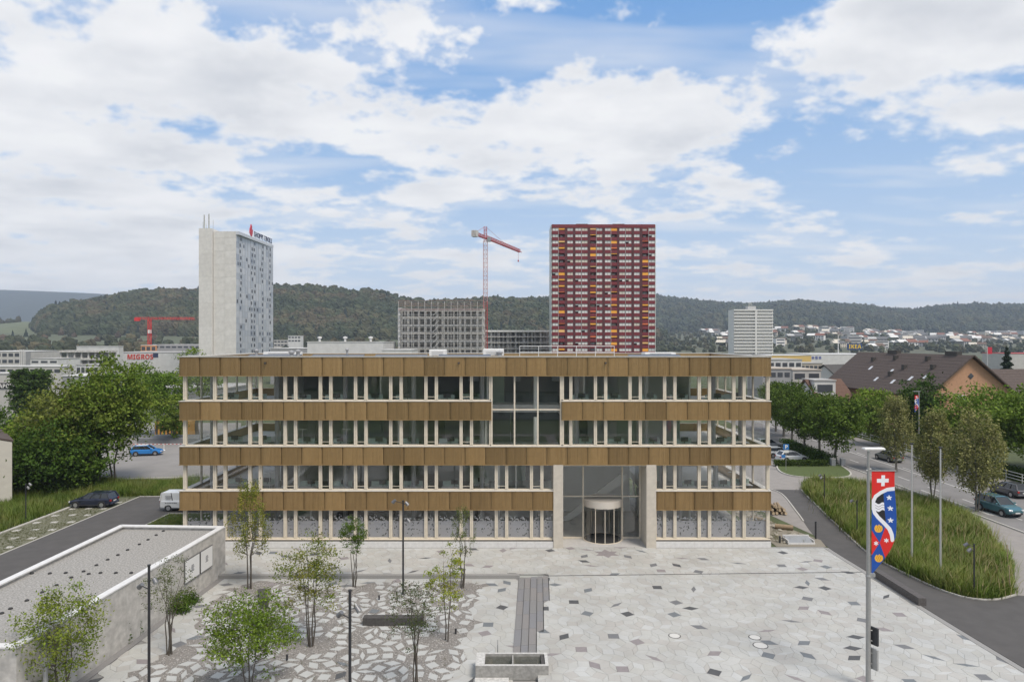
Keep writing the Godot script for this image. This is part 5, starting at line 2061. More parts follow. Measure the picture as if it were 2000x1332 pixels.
	for k in 3:
		b = MB.new()
		b.span(-5.0, 5.0, 0, 0.5, -0.6, 0.6)
		b.tube(Vector3(-5, 0.6, 0), Vector3(5, 0.6, 0), 0.3, 0.3, 8)
		single("pipe_stack", b, mat("pipe_grey", Color(0.16, 0.165, 0.17), 0.6), "long grey pipe stack lying at the far lot edge", "pipes", Vector3(-56.294 + k * 0.4, 0.0, -112 - k * 1.7), "grey pipe stacks at the lot edge")

	# behind the office roof
	o = hall("white_factory", "white factory hall with roof vents showing above the office roof", "factory", -69.707, -43.826, 16.527, 232, 24, white, white)
	for k in 3:
		b = MB.new()
		b.lathe(Vector3(-11 + k * 9.0, 16.527, 4), [[0.4, 0.0], [0.4, 1.0], [0.8, 1.1], [0.8, 1.6], [0.0, 1.8]], 10)
		part(o, "roof_vent", b, white)
	hall("grey_hall", "grey flat hall between slab tower and white factory", "hall", -93.623, -77.629, 13.969, 264, 20, grey, white)
	hall("far_terrace", "stepped pale terrace block at the foot of the wooded hill", "terrace block", -223.736, -204.531, 17.66, 640, 18, pale, white, 2, 6, 1.4)
	hall("far_terrace", "low pale terrace block right of the slab tower's foot", "terrace block", -207.052, -195.349, 21.651, 630, 8, white, white, 2, 4, 1.4)
	hall("low_white_hall", "low white hall in front of the scaffolded block", "hall", -40.96, -31.508, 14.022, 214, 14, white, white)

	# right: yellow hall, furniture store, houses
	hall("yellow_hall", "long yellow-fronted hall below the hillside town", "hall", 159.115, 185.266, 7.878, 422, 30, mat("hall_yellow", Color(0.62, 0.43, 0.14), 0.8), white)
	o = hall("white_store", "long white store hall beside the yellow-fronted hall", "store", 194.089, 237.659, 8.118, 444, 40, white, white)
	for k in 3:
		b = MB.new()
		b.box(Vector3(196.069 + k * 2.3 - o.position.x, 5.807, 20.1), Vector3(1.5, [1.6, 2.0, 1.7][k], 0.12), Basis(Vector3(0, 0, 1), 0.1))
		part(o, "sign_block", b, mat("sign_blue_grey", Color(0.12, 0.14, 0.3), 0.6))
	o = thing("pylon_sign", "blue roadside pylon board with yellow IKEA letters", "sign", Vector3(251.313, 0, -500))
	b = MB.new()
	b.span(-5.2, 5.2, 10.323, 14.825, 0.5, -0.5)
	part(o, "board", b, mat("ikea_blue", Color(0.02, 0.06, 0.2), 0.6))
	letters(o, "IKEA", 3.0, mat("ikea_yellow", Color(0.75, 0.5, 0.03), 0.6), Vector3(0, 12.574, 0.6))
	b = MB.new()
	for s in [-3.5, 3.5]:
		b.tube(Vector3(s, 0, -0.2), Vector3(s, 10.323, -0.2), 0.4, 0.4, 8)
	part(o, "post", b, mat("antenna_grey", Color()))
	o = thing("white_mast", "tall slender white mast on a cone foot before the town", "mast", Vector3(224.996, 0, -470))
	b = MB.new()
	b.lathe(Vector3.ZERO, [[1.2, 0.0], [0.9, 6.347], [0.3, 9.108], [0.22, 20.151], [0.0, 20.496]], 10)
	part(o, "shaft", b, white)
	hall("white_office", "white two-storey block at the office's right corner", "block", 72.123, 81.673, 11.569, 192, 14, white, flat, 2, 5, 1.1)
	hall("brown_block", "brown windowed block between white block and dark-roofed house", "block", 98.35, 105.596, 9.281, 232, 10, tan, flat, 1, 5, 2.2)
	o = hall("pale_house", "pale grey flat-roofed house above the street trees", "house", 66.737, 73.458, 9.978, 162, 12, pale, tan, 2, 2, 1.3)
	hall("grey_house", "grey flat-roofed house at the office's right corner above the trees", "house", 56.264, 62.566, 10.623, 153, 10, grey, tan, 2, 4, 1.0)
	hall("garage_row", "white garage building with wide doors above the street trees", "garage", 63.016, 67.427, 8.613, 142, 6, white, flat, 1, 1, 1.6)
	var brown := mat("roof_brown", Color(0.105, 0.078, 0.066), 0.85, 0, "patch", 0.3)
	var rose := mat("wall_apricot", Color(0.5, 0.285, 0.17), 0.85, 0, "soft", 0.3)
	o = gable_house("dark_roofed_house", "white-gabled house with a dark grey roof left of the apricot house", Vector3(97.524, 0, -203), -1.05, 9, 14, 6.2, 9.6, white, mat("roof_slate", Color(0.09, 0.085, 0.08), 0.85, 0, "patch", 0.3))
	# the big apricot house: ridge runs away from the square
	var ap := gable_house("apricot_house", "large apricot house with a broad brown tiled roof and diamond gable window", Vector3(81.6, 0, -140.0), 0.05, 15.6, 35, 7.3, 14.0, rose, brown, 0.9)
	b = MB.new()
	b.box(Vector3(0, 10.4, 17.55), Vector3(0.75, 0.75, 0.12), Basis(Vector3(0, 0, 1), PI / 4))
	part(ap, "gable_window", b, mat("far_window", Color()))
	b = MB.new()
	b.span(-2.6, -0.9, 5.6, 7.0, 17.5, 17.6)
	var wn := part(ap, "window", b, white)
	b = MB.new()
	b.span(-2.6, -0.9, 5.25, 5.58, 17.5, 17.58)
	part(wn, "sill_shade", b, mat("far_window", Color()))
	b = MB.new()
	b.span(-7.6, 7.6, 7.25, 7.33, 17.5, 17.53)
	part(ap, "joint_line", b, tan)
	for q in [[-3.2, 12.0], [-3.6, 4.0], [-1.5, 8.0], [-1.6, -2.0], [-5.2, 2.0], [-2.2, -9.0]]:  # vents and skylights on the near slope
		var y: float = 14.0 - absf(q[0]) * 6.7 / 7.8 + 0.3
		b = MB.new()
		b.box(Vector3(q[0], y + 0.3, q[1]), Vector3(0.7, 0.9, 0.8))
		part(ap, "roof_vent", b, mat("container_dark", Color()))
	for q in [[-5.6, 9.0], [-4.4, 1.0], [-6.4, -1.0], [-5.0, 12.5], [-4.0, -7.0], [-6.6, 5.0]]:
		var y: float = 14.0 - absf(q[0]) * 6.7 / 7.8 + 0.34
		b = MB.new()
		b.box(Vector3(q[0], y, q[1]), Vector3(1.1, 0.08, 0.7), Basis(Vector3(0, 0, 1), 0.71))
		part(ap, "skylight", b, mat("skylight_pale", Color(0.6, 0.62, 0.64), 0.2))
	for q in [[0.0, 13.0], [0.0, -5.0]]:
		b = MB.new()
		b.span(-0.5, 0.5, 13.6, 14.75, q[1] - 1.6, q[1] + 1.6)
		part(ap, "chimney", b, mat("container_dark", Color()))
	gable_house("brown_roofed_wing", "brown tiled roof of the house behind the apricot gable", Vector3(96.0, 0, -139), PI / 2, 11, 17, 6.8, 10.8, rose, brown, 0.7)
	gable_house("brown_roofed_house", "small brown-roofed house with a pointed white dormer gable", Vector3(66.5, 0, -146), -1.2, 8, 9, 4.2, 8.4, white, mat("roof_red_brown", Color(0.15, 0.085, 0.06), 0.85, 0, "patch", 0.3))
	hall("red_roofed_hall", "low hall with a red roof edge at the far right", "hall", 241.373, 267.367, 10.759, 330, 20, pale, mat("hall_red", Color(0.4, 0.06, 0.06), 0.8))
	o = thing("flag", "red flag on a tall pole before the far town", "flag", Vector3(223.256, 0, -320))
	b = MB.new()
	b.tube(Vector3.ZERO, Vector3(0, 14, 0), 0.12, 0.1, 6)
	part(o, "pole", b, white)
	b = MB.new()
	b.span(0.1, 2.2, 10.6, 13.8, 0.02, -0.02)
	part(o, "cloth", b, mat("flag_red", Color(0.5, 0.02, 0.04), 0.8))
	# pale house at the left edge of the meadow
	o = thing("pale_villa", "plain pale rendered house at the left edge behind the meadow", "house", Vector3(-51.5, 0, -70.2), "", 0.72)
	b = MB.new()
	b.wall_prism(PackedVector2Array([Vector2(-14, -0.1), Vector2(0, -0.1), Vector2(0, 6.3), Vector2(-6.5, 8.2), Vector2(-14, 5.6)]), 11, Transform3D(Basis(), Vector3(0, 0, 0)))
	part(o, "walls", b, mat("villa_render", Color(0.55, 0.52, 0.46), 0.85, 0, "soft", 0.2))
	b = MB.new()
	b.box(Vector3(-3.2, 7.38, -5.5), Vector3(6.9, 0.16, 11.1), Basis(Vector3(0, 0, 1), -0.285))
	part(o, "roof", b, brown)
	b = MB.new()
	b.span(-1.6, -1.1, 2.6, 4.2, 0.0, 0.06)
	part(o, "shutter", b, mat("shutter_red", Color(0.2, 0.05, 0.04), 0.7))


# ---------------------------------------------------------------- what the glass mirrors, behind the camera
func build_behind() -> void:
	var slate := mat("roof_slate", Color(0.09, 0.085, 0.08))
	var a := gable_house("neighbour_house", "pale neighbour house with a dark roof across the lawn, mirrored in the top windows", Vector3(-43, 0, 40), PI / 2, 12, 24, 6.9, 12.5, mat("house_cream", Color()), slate, 0.7)
	var c := gable_house("neighbour_house", "long grey neighbour house with dormers across the lawn, mirrored in the tall window", Vector3(2, 0, 42), PI / 2, 14, 40, 6.3, 12.5, mat("house_grey", Color()), slate, 0.7)
	for o in [a, c]:
		var n := 5 if o == a else 9
		var l := 22.0 if o == a else 38.0
		var face := 6.0 if o == a else 7.0
		for k in n:
			for y in [1.6, 4.4]:
				var b := MB.new()
				# the houses are turned, so their own -x side looks at the square
				b.box(Vector3(-face if o == a else -face, y, -l / 2 + l * (k + 0.5) / n) * Vector3(-1, 1, 1), Vector3(0.12, 1.4, 1.2))
				b.box(Vector3(-face, y, -l / 2 + l * (k + 0.5) / n), Vector3(0.12, 1.4, 1.2))
				part(o, "window", b, mat("far_window", Color()))
	for k in 3:
		var b := MB.new()
		b.box(Vector3(4.4, 9.0, -10 + k * 9.0), Vector3(3.2, 1.9, 2.2))
		b.box(Vector3(-4.4, 9.0, -10 + k * 9.0), Vector3(3.2, 1.9, 2.2))
		part(c, "dormer", b, mat("house_white", Color()))
	gable_house("neighbour_house", "cream neighbour house on the far right of the lawn behind the viewer", Vector3(52, 0, 44), PI / 2, 12, 20, 6.5, 11.5, mat("house_cream", Color()), slate, 0.7)
	sheet("lawn", rect2(-45, 44, -13.9, 33), 0.0, mat("lawn", Color(0.09, 0.118, 0.038)), "mown lawn in front of the neighbour houses")
	sheet("garden_path", rect2(-45, 44, 9, 11.4), 0.006, mat("pale_asphalt", Color()), "pale garden path across the lawn")
	for x in [-30.0, -12.0, 6.0, 24.0]:
		sheet("garden_path", rect2(x, x + 1.6, -13.8, 8.98), 0.006, mat("pale_asphalt", Color()), "pale garden path leading to the square")


# ---------------------------------------------------------------- trees, shrubs, grass
func leaf_quad(b: MB, p: Vector3, s: float, r: RandomNumberGenerator, up := 0.5) -> void:
	var nn := Vector3(r.randfn(), r.randfn() + up, r.randfn()).normalized()
	var t := nn.cross(Vector3(r.randfn(), r.randfn(), r.randfn())).normalized()
	var w := nn.cross(t)
	var a := p + t * s
	var c := p - t * s
	var d := p + w * s * 0.55 + nn * s * 0.12
	var e := p - w * s * 0.55 + nn * s * 0.12
	var n1 := (nn * 0.8 + w * 0.25)
	var n2 := (nn * 0.8 - w * 0.25)
	b.tri_n(a, d, c, nn, n1, nn)
	b.tri_n(a, c, e, nn, nn, n2)


# shape: "round", "broad", "column", "vase", "upright"; returns [trunk, crown]
func tree_meshes(seed_: int, h: float, rad: float, bare: float, leaf: float, count: int, stems: int, tint: Color, tint2: Color, shape := "round", gaps := 0.35) -> Array:
	var r := RandomNumberGenerator.new()
	r.seed = seed_
	var wood := MB.new()
	var crown := MB.new()
	crown.colored = true
	var f := FastNoiseLite.new()
	f.seed = seed_
	f.frequency = 0.9 / rad
	var clumps := []
	var stem_tops := []
	for k in stems:
		var q := TAU * k / stems + r.randf()
		var spread: float = 0.0 if stems == 1 else rad * (0.55 if shape == "vase" else 0.3) * r.randf_range(0.6, 1.2)
		var base := Vector3(cos(q), 0, sin(q)) * (0.0 if stems == 1 else 0.12)
		var tr := h * (0.022 if stems == 1 else 0.0075)
		var tipp := Vector3(cos(q) * spread, h * (0.72 if stems == 1 else r.randf_range(0.72, 0.93)), sin(q) * spread)
		var prev := base
		var n := 5
		for i in n:
			var t := (i + 1.0) / n
			var p := base.lerp(tipp, t) + Vector3(r.randfn(), 0, r.randfn()) * h * 0.012
			if shape == "vase":
				p -= Vector3(cos(q), 0, sin(q)) * spread * 0.35 * sin(PI * t)
			wood.tube(prev, p, tr * (1.0 - 0.16 * i), tr * (1.0 - 0.16 * (i + 1)), 7, false)
			prev = p
			stem_tops.append([p, tr * (1.0 - 0.16 * i)])
	var mid := Vector3(0, (h + bare) / 2, 0)
	var half := (h - bare) / 2
	var nc := int(clampf(count / 48.0, 26, 190))
	for i in nc:
		var d := Vector3(r.randfn(), r.randfn(), r.randfn()).normalized()
		var u := pow(r.randf(), 0.36)
		var p := Vector3()
		match shape:
			"column":
				p = mid + Vector3(d.x * rad, d.y * half, d.z * rad) * u
			"upright":
				var y := r.randf()
				var rr := rad * (0.55 + 0.45 * sin(PI * clampf(y * 1.15, 0, 1))) * sqrt(r.randf())
				var q := r.randf() * TAU
				p = Vector3(cos(q) * rr, bare + y * (h - bare), sin(q) * rr)
			_:
				var wide := 1.0 + 0.32 * f.get_noise_3dv(d * rad) * 2.0
				p = mid + Vector3(d.x * rad, d.y * half, d.z * rad) * u * clampf(wide, 0.55, 1.3)
				if shape == "broad" and p.y < mid.y:
					p.y = lerpf(p.y, mid.y, 0.25)
		clumps.append(p)
		# a limb from the nearest stem point below
		var best: Array = stem_tops[0]
		var bd := 1e9
		for s in stem_tops:
			var dd: float = s[0].distance_to(p) + (3.0 if s[0].y > p.y else 0.0)
			if dd < bd:
				bd = dd
				best = s
		if i % 2 == 0:
			var bend: Vector3 = best[0].lerp(p, 0.5) + Vector3(r.randfn(), r.randfn() * 0.5, r.randfn()) * rad * 0.06
			wood.tube(best[0], bend, best[1] * 0.38, best[1] * 0.2, 5, false)
			wood.tube(bend, p, best[1] * 0.2, 0.006, 5, false)
			for tw in 3:
				wood.tube(bend.lerp(p, 0.3 + 0.3 * tw), p + Vector3(r.randfn(), r.randfn(), r.randfn()) * rad * 0.14, 0.012 if h > 7.5 else 0.007, 0.003, 4, false)
	var per := int(count / float(nc))
	var cr := rad * (0.215 if shape != "column" else 0.35) * (1.0 if count > 2000 else 0.9)
	for p in clumps:
		var cc := tint.lerp(tint2, r.randf())
		var inner := r.randf_range(0.8, 1.15)
		for k in per:
			var o := Vector3(r.randfn(), r.randfn() * (0.6 if shape != "upright" else 1.5), r.randfn()) * cr * 0.62
			if shape == "upright":
				o.x *= 0.5
				o.z *= 0.5
			var v := r.randf_range(0.72, 1.28) * inner
			crown.col = Color(cc.r * v * 1.2, cc.g * v * 1.3, cc.b * v * 1.05)
			leaf_quad(crown, p + o, leaf * r.randf_range(0.65, 1.2), r)
	return [wood.mesh(), crown.mesh()]


func tree_thing(called: String, label: String, at: Vector3, ms: Array, group := "", bark := "bark_grey", turn := 0.0) -> Node3D:
	var o := thing(called, label, "tree", at, group, turn)
	var bm := mat("bark_grey", Color(0.105, 0.09, 0.072), 0.95, 0, "patch", 0.9) if bark == "bark_grey" else mat("bark_pale", Color(0.2, 0.18, 0.15), 0.9, 0, "patch", 0.9)
	part(o, "trunk", ms[0], bm)
	part(o, "crown", ms[1], tinted("leaf", 0.75, "", 1.0, true))
	return o


func blade_tuft(seed_: int, n: int, h: float, spread: float) -> ArrayMesh:
	var r := RandomNumberGenerator.new()
	r.seed = seed_
	var b := MB.new()
	for i in n:
		var q := r.randf() * TAU
		var p := Vector3(r.randfn(), 0, r.randfn()) * spread * 0.5
		var lean := Vector3(cos(q), 0, sin(q)) * r.randf_range(0.1, 0.85) * h
		var hh := h * r.randf_range(0.55, 1.1)
		var s := Vector3(-sin(q), 0, cos(q)) * r.randf_range(0.006, 0.016) * (1.0 if i % 4 else 2.6)
		var m := p + lean * 0.3 + Vector3(0, hh * 0.6, 0)
		var e := p + lean + Vector3(0, hh, 0)
		var nn := Vector3(cos(q) * 0.4, 0.9, sin(q) * 0.4).normalized()
		b.quad_n(p - s, p + s, m + s, m - s, nn, nn, nn, nn)
		b.tri_n(m - s, m + s, e, nn, nn, nn)
	return b.mesh()


func grass_in(called: String, poly: PackedVector2Array, n: int, h: Vector2, tints: Array, label: String, seed_: int, y := -0.01) -> void:
	var r := RandomNumberGenerator.new()
	r.seed = seed_
	var lo := poly[0]
	var hi := poly[0]
	for p in poly:
		lo = lo.min(p)
		hi = hi.max(p)
	var o := Node3D.new()
	o.name = free_name(called)
	add_child(o)
	o.set_meta("kind", "stuff")
	describe(o, label, "grass")
	var f := FastNoiseLite.new()
	f.seed = seed_
	f.frequency = 0.12
	for v in 3:
		var m := blade_tuft(seed_ + v, [16, 11, 22][v] if called != "meadow_stalks" else 3, [1.0, 1.25, 0.7][v], [0.5, 0.35, 0.7][v])
		var places := []
		var cols := []
		var tries := 0
		while places.size() < n / 3 and tries < n * 6:
			tries += 1
			var p := Vector2(r.randf_range(lo.x, hi.x), r.randf_range(lo.y, hi.y))
			if not Geometry2D.is_point_in_polygon(p, poly):
				continue
			var k := f.get_noise_2d(p.x, p.y)
			var s := r.randf_range(h.x, h.y) * (1.0 + 0.5 * k)
			places.append(Transform3D(Basis(Vector3.UP, r.randf() * TAU).scaled_local(Vector3(s * 0.9, s, s * 0.9)), Vector3(p.x, y, p.y)))
			var c: Color = tints[clampi(int((f.get_noise_2d(p.x * 2.0 + 50, p.y * 2.0) * 0.8 + 0.5) * tints.size() + r.randf_range(-0.9, 0.9)), 0, tints.size() - 1)]
			var g := r.randf_range(0.85, 1.5)
			cols.append(Color(c.r * g, c.g * g, c.b * g))
		scatter("tufts", o, m, tinted("grass_blade", 0.8, "", 1.0, true), places, cols)


func shrub(called: String, label: String, at: Vector3, rad: float, h: float, count: int, tint: Color, seed_: int, leaf := 0.07, group := "", flat_box := Vector3.ZERO) -> Node3D:
	var r := RandomNumberGenerator.new()
	r.seed = seed_
	var o := thing(called, label, "shrub" if called != "hedge" else "hedge", at, group)
	var b := MB.new()
	b.colored = true
	for k in count:
		var p := Vector3()
		if flat_box != Vector3.ZERO:
			p = Vector3(r.randf_range(-0.5, 0.5) * flat_box.x, r.randf() * flat_box.y, r.randf_range(-0.5, 0.5) * flat_box.z)
			p += Vector3(r.randfn(), r.randfn(), r.randfn()) * 0.06
			p.y = maxf(p.y, 0.02)
		else:
			var d := Vector3(r.randfn(), absf(r.randfn()), r.randfn()).normalized() * pow(r.randf(), 0.4)
			p = Vector3(d.x * rad, d.y * h, d.z * rad) * (1.0 + 0.25 * sin(d.x * 5.0 + seed_) * cos(d.z * 4.0))
		var v := r.randf_range(0.65, 1.3)
		b.col = Color(tint.r * v * 1.2, tint.g * v * 1.3, tint.b * v * 1.05)
		leaf_quad(b, p, leaf * r.randf_range(0.7, 1.3), r)
	part(o, "foliage", b, tinted("leaf", 0.75, "", 1.0, true))
	var s := MB.new()
	for k in 5:
		var e := Vector3(r.randfn() * rad * 0.4, h * 0.6, r.randfn() * rad * 0.4)
		s.tube(Vector3(e.x * 0.2, 0, e.z * 0.2), e, 0.03, 0.01, 5, false)
	part(o, "stems", s, mat("bark_grey", Color()))
	return o


func build_trees() -> void:
	var deep := Color(0.055, 0.09, 0.022)
	var mid := Color(0.105, 0.155, 0.03)
	var warm := Color(0.15, 0.17, 0.04)
	var lime := Color(0.19, 0.23, 0.045)
	var olive := Color(0.13, 0.13, 0.045)
	# big trees by the parking lot, left
	var left := [
		["tall olive tree with bare lower trunks standing next to the blue car", Vector3(-46.568, 0.0, -79.789), 14.4, 4.1, 4.0, 0.204, 11000, 2, mid, warm, "broad", 101],
		["tall olive tree standing close behind the dark parked car", Vector3(-47.63, 0.0, -78.384), 12.8, 4.0, 3.0, 0.204, 8000, 1, mid, warm, "round", 102],
		["brown-green tree in the middle of the left group", Vector3(-51.64, 0.0, -78.94), 12.4, 4.6, 2.0, 0.204, 8500, 1, olive, warm, "round", 103],
		["bright yellow-green maple at the front of the left group", Vector3(-55.392, 0.0, -78.384), 8.0, 4.2, 1.0, 0.204, 8000, 1, lime, mid, "round", 104],
		["dark tree at the left picture edge above the pale house", Vector3(-61.558, 0.0, -81.245), 8.0, 4.4, 0.8, 0.204, 8000, 1, deep, mid, "round", 105],
		["dark shaded tree low behind the meadow on the left", Vector3(-50.938, 0.0, -74.452), 7.2, 3.8, 0.3, 0.187, 6500, 2, deep, deep, "round", 106],
		["dark shaded tree low between meadow and parked car", Vector3(-49.185, 0.0, -76.237), 7.6, 3.6, 0.3, 0.187, 6500, 2, deep, mid, "round", 107],
		["green tree rising behind the left group near the shopping centre", Vector3(-62.476, 4.997, -120.0), 11.9, 4.2, 3.0, 0.238, 7000, 1, mid, mid, "broad", 108],
		["small cone-shaped tree at the office's left corner", Vector3(-55.622, 0.568, -112.0), 8.2, 2.5, 1.2, 0.204, 4500, 1, warm, mid, "round", 109],
		["tree top showing above the office roof's left corner", Vector3(-54.441, -1.181, -118.0), 15.6, 3.6, 6.0, 0.221, 3500, 1, lime, mid, "round", 110],
	]
	for q in left:
		var p: Vector3 = q[1]
		p.y = -0.02
		tree_thing("broadleaf_tree", q[0], p, tree_meshes(q[11], q[2], q[3], q[4], q[5], q[6], q[7], q[8], q[9], q[10]), "trees left of the office")
	# three dark columnar trees
	var col := tree_meshes(120, 12.0, 1.75, 0.6, 0.26, 4500, 1, deep, Color(0.05, 0.068, 0.03), "column")
	var ct := tree_thing("columnar_tree", "leftmost of the three dark columnar trees", Vector3(-101.14, 0, -140), col, "dark columnar trees")
	twin(ct, Vector3(-100.242, 0, -142), 1.3, "middle one of the three dark columnar trees", 0.97)
	twin(ct, Vector3(-99.277, 0, -144), 2.6, "rightmost of the three dark columnar trees", 0.98)

	# street trees on the right: one kind, planted in a row
	var sa := tree_meshes(131, 9.4, 3.7, 2.3, 0.2, 8500, 1, Color(0.075, 0.11, 0.026), Color(0.115, 0.15, 0.036), "round")
	var sb := tree_meshes(132, 9.2, 3.2, 2.2, 0.2, 7000, 1, Color(0.065, 0.095, 0.024), Color(0.1, 0.13, 0.033), "round")
	tree_thing("street_tree", "full round street tree nearest the grass island", Vector3(44.046, 0.0, -92.755), sa, "street trees beside the parked cars", "bark_pale")
	var row := tree_thing("street_tree", "second street tree from the grass island", Vector3(45.083, 0.0, -99.826), sb, "street trees beside the parked cars", "bark_pale")
	var names := ["third street tree from the grass island, over the hedge", "fourth street tree from the grass island", "fifth street tree from the grass island", "street tree closest to the office's right corner"]
	var spots := [Vector3(43.42, 0.0, -101.187), Vector3(46.136, 0.0, -112.43), Vector3(47.421, 0.0, -119.043), Vector3(48.685, 0.0, -125.769)]
	for i in 4:
		twin(row, spots[i], 1.1 * i + 0.5, names[i], [0.97, 1.04, 1.06, 1.0][i])
	# trees beyond the street
	var right := [
		["bright green tree beyond the street, left of the dark one", Vector3(62.5, 0, -118), 8.4, 3.6, 1.6, 0.22, 5500, 1, lime, mid, "round", 141],
		["small olive tree beyond the street behind the big street tree", Vector3(58.5, 0.1, -108), 6.2, 2.8, 1.2, 0.2, 4000, 1, olive, mid, "round", 142],
		["dark dense tree in front of the apricot house", Vector3(64.2, 0, -106), 11.0, 3.6, 1.0, 0.22, 6500, 1, deep, Color(0.04, 0.06, 0.025), "round", 143],
		["dark tree under the brown tiled roof", Vector3(68, 0, -114), 8.2, 3.4, 0.8, 0.22, 5500, 1, deep, mid, "round", 144],
		["large bright tree right of the apricot gable", Vector3(64.6, 0, -93), 10.4, 5.4, 1.4, 0.24, 10500, 1, Color(0.1, 0.145, 0.03), Color(0.155, 0.2, 0.042), "broad", 145],
		["large green tree at the right picture edge", Vector3(64.2, 0, -83.5), 10.8, 5.2, 1.6, 0.24, 10500, 1, Color(0.09, 0.13, 0.028), Color(0.145, 0.185, 0.04), "broad", 146],
		["green tree behind the street railing at the right edge", Vector3(70, 0, -86), 9.6, 4.8, 1.4, 0.24, 8500, 1, mid, lime, "broad", 147],
		["low dark tree behind the railing below the large green trees", Vector3(61.4, 0, -91), 4.6, 2.2, 0.2, 0.2, 3800, 2, deep, mid, "round", 148],
	]
	for q in right:
		tree_thing("broadleaf_tree", q[0], q[1], tree_meshes(q[11], q[2], q[3], q[4], q[5], q[6], q[7], q[8], q[9], q[10]), "trees beyond the street")
	# young upright trees along the meadow
	var tan1 := Color(0.19, 0.175, 0.085)
	var tan2 := Color(0.25, 0.22, 0.12)
	var up := [
		["upright brown-green young tree next to the teal car", Vector3(45.586, 0.0, -66.85), 9.4, 2.5, 2.6, 8500, 151],
		["upright brown-green young tree behind the second white flagpole", Vector3(44.569, 0.0, -72.276), 9.0, 2.1, 2.4, 7600, 152],
		["upright brown-green young tree farthest along the meadow edge", Vector3(48.991, 0.0, -86.957), 9.0, 2.3, 2.2, 7600, 153],
	]
	for q in up:
		tree_thing("young_tree", q[0], q[1], tree_meshes(q[6], q[2], q[3], q[4], 0.13, q[5], 3, tan1, tan2, "upright"), "young trees between meadow and street", "bark_pale")
	# a fir at the far right
	var fb := MB.new()
	fb.colored = true
	var r := RandomNumberGenerator.new()
	r.seed = 3
	for k in 6000:
		var t := sqrt(r.randf())
		var y := 15.6 - t * 14.0
		var q := r.randf() * TAU
		var rr := (0.25 + t * 4.0) * (0.7 + 0.3 * sin(y * 4.2)) * pow(r.randf(), 0.4)
		var v := r.randf_range(0.6, 1.3)
		fb.col = Color(0.028 * v, 0.046 * v, 0.024 * v)
		leaf_quad(fb, Vector3(cos(q) * rr, y - rr * 0.25, sin(q) * rr), 0.26, r)
	var ft := MB.new()
	ft.tube(Vector3.ZERO, Vector3(0, 15, 0), 0.35, 0.04, 8, false)
	tree_thing("fir_tree", "dark pointed fir behind the apricot house's wing", Vector3(130.713, -0.044, -180.0) * Vector3(1, 0, 1), [ft.mesh(), fb.mesh()])

	# young multi-stemmed trees in the gravel bed
	var green := Color(0.085, 0.125, 0.02)
	var yellow := Color(0.24, 0.22, 0.035)
	var square := [
		["young three-stemmed tree with yellowing top before the office's left end", Vector3(-17.955, -0.24, -46.655), 6.9, 1.55, 2.6, 0.063, 4926, 3, Color(0.1, 0.125, 0.028), Color(0.24, 0.2, 0.05), "upright", 201],
		["young green tree with airy branches in the middle of the gravel bed", Vector3(-11.17, -0.24, -37.888), 6.2, 1.75, 2.3, 0.063, 4497, 4, Color(0.1, 0.135, 0.024), Color(0.2, 0.17, 0.045), "round", 202],
		["slim dark green tree on bare stems at the back kerb", Vector3(-10.87, -0.24, -47.044), 4.9, 0.95, 2.5, 0.056, 2784, 4, Color(0.06, 0.095, 0.02), green, "round", 203],
		["thin sparse tree at the back right of the gravel bed", Vector3(-3.409, -0.24, -46.849), 5.3, 1.0, 2.4, 0.044, 1927, 4, Color(0.1, 0.12, 0.045), Color(0.13, 0.14, 0.06), "upright", 204],
		["bright yellow-green sapling at the right rim of the gravel bed", Vector3(-3.7, -0.24, -38.534), 5.3, 1.1, 2.0, 0.059, 2142, 2, yellow, Color(0.17, 0.2, 0.03), "round", 205],
		["sparse grey-leaved shrub tree left of the fountain", Vector3(-4.69, -0.24, -33.256), 5.5, 1.25, 2.0, 0.048, 2142, 5, Color(0.055, 0.07, 0.035), Color(0.08, 0.09, 0.045), "vase", 206],
		["dense green tree at the lower edge of the gravel bed", Vector3(-12.668, -0.24, -32.917), 4.8, 2.05, 1.2, 0.070, 7711, 3, green, Color(0.15, 0.19, 0.035), "round", 207],
		["vase-shaped shrub tree in front of the notice boards", Vector3(-18.545, -0.24, -36.897), 5.3, 1.3, 2.2, 0.044, 2034, 6, Color(0.07, 0.09, 0.03), Color(0.11, 0.12, 0.045), "vase", 208],
		["bushy green tree beside the near end of the annex wall", Vector3(-20.926, -0.24, -31.626), 5.7, 1.85, 1.0, 0.067, 6426, 4, Color(0.1, 0.135, 0.024), Color(0.2, 0.21, 0.045), "round", 209],
	]
	for q in square:
		tree_thing("young_tree", q[0], q[1], tree_meshes(q[11], q[2], q[3], q[4], q[5], q[6], q[7], q[8], q[9], q[10]), "young trees of the square", "bark_grey")
	var low := [
		["small climbing shrub at the annex wall, nearer one of the pair", Vector3(-21.821, -0.24, -38.273), 0.45, 1.2, 500],
		["small climbing shrub at the annex wall, farther one of the pair", Vector3(-21.721, -0.24, -39.34), 0.4, 1.3, 500],
		["leafy shrub at the foot of the annex wall behind the vase-shaped tree", Vector3(-20.712, -0.24, -42.606), 0.75, 1.3, 900],
		["low green plant at the annex wall just past the vase-shaped tree", Vector3(-20.712, -0.24, -44.104), 0.6, 0.7, 500],
	]
	for i in low.size():
		shrub("wall_shrub", low[i][0], low[i][1], low[i][2], low[i][3], low[i][4], Color(0.06, 0.095, 0.018), 300 + i, 0.07, "shrubs at the annex wall")
	# hedges by the parked cars
	shrub("hedge", "clipped green hedge in front of the white parked cars", Vector3(38.571, 0.05, -91), 4, 0.75, 4200, Color(0.055, 0.075, 0.022), 320, 0.1, "", Vector3(7.0, 0.75, 1.2))
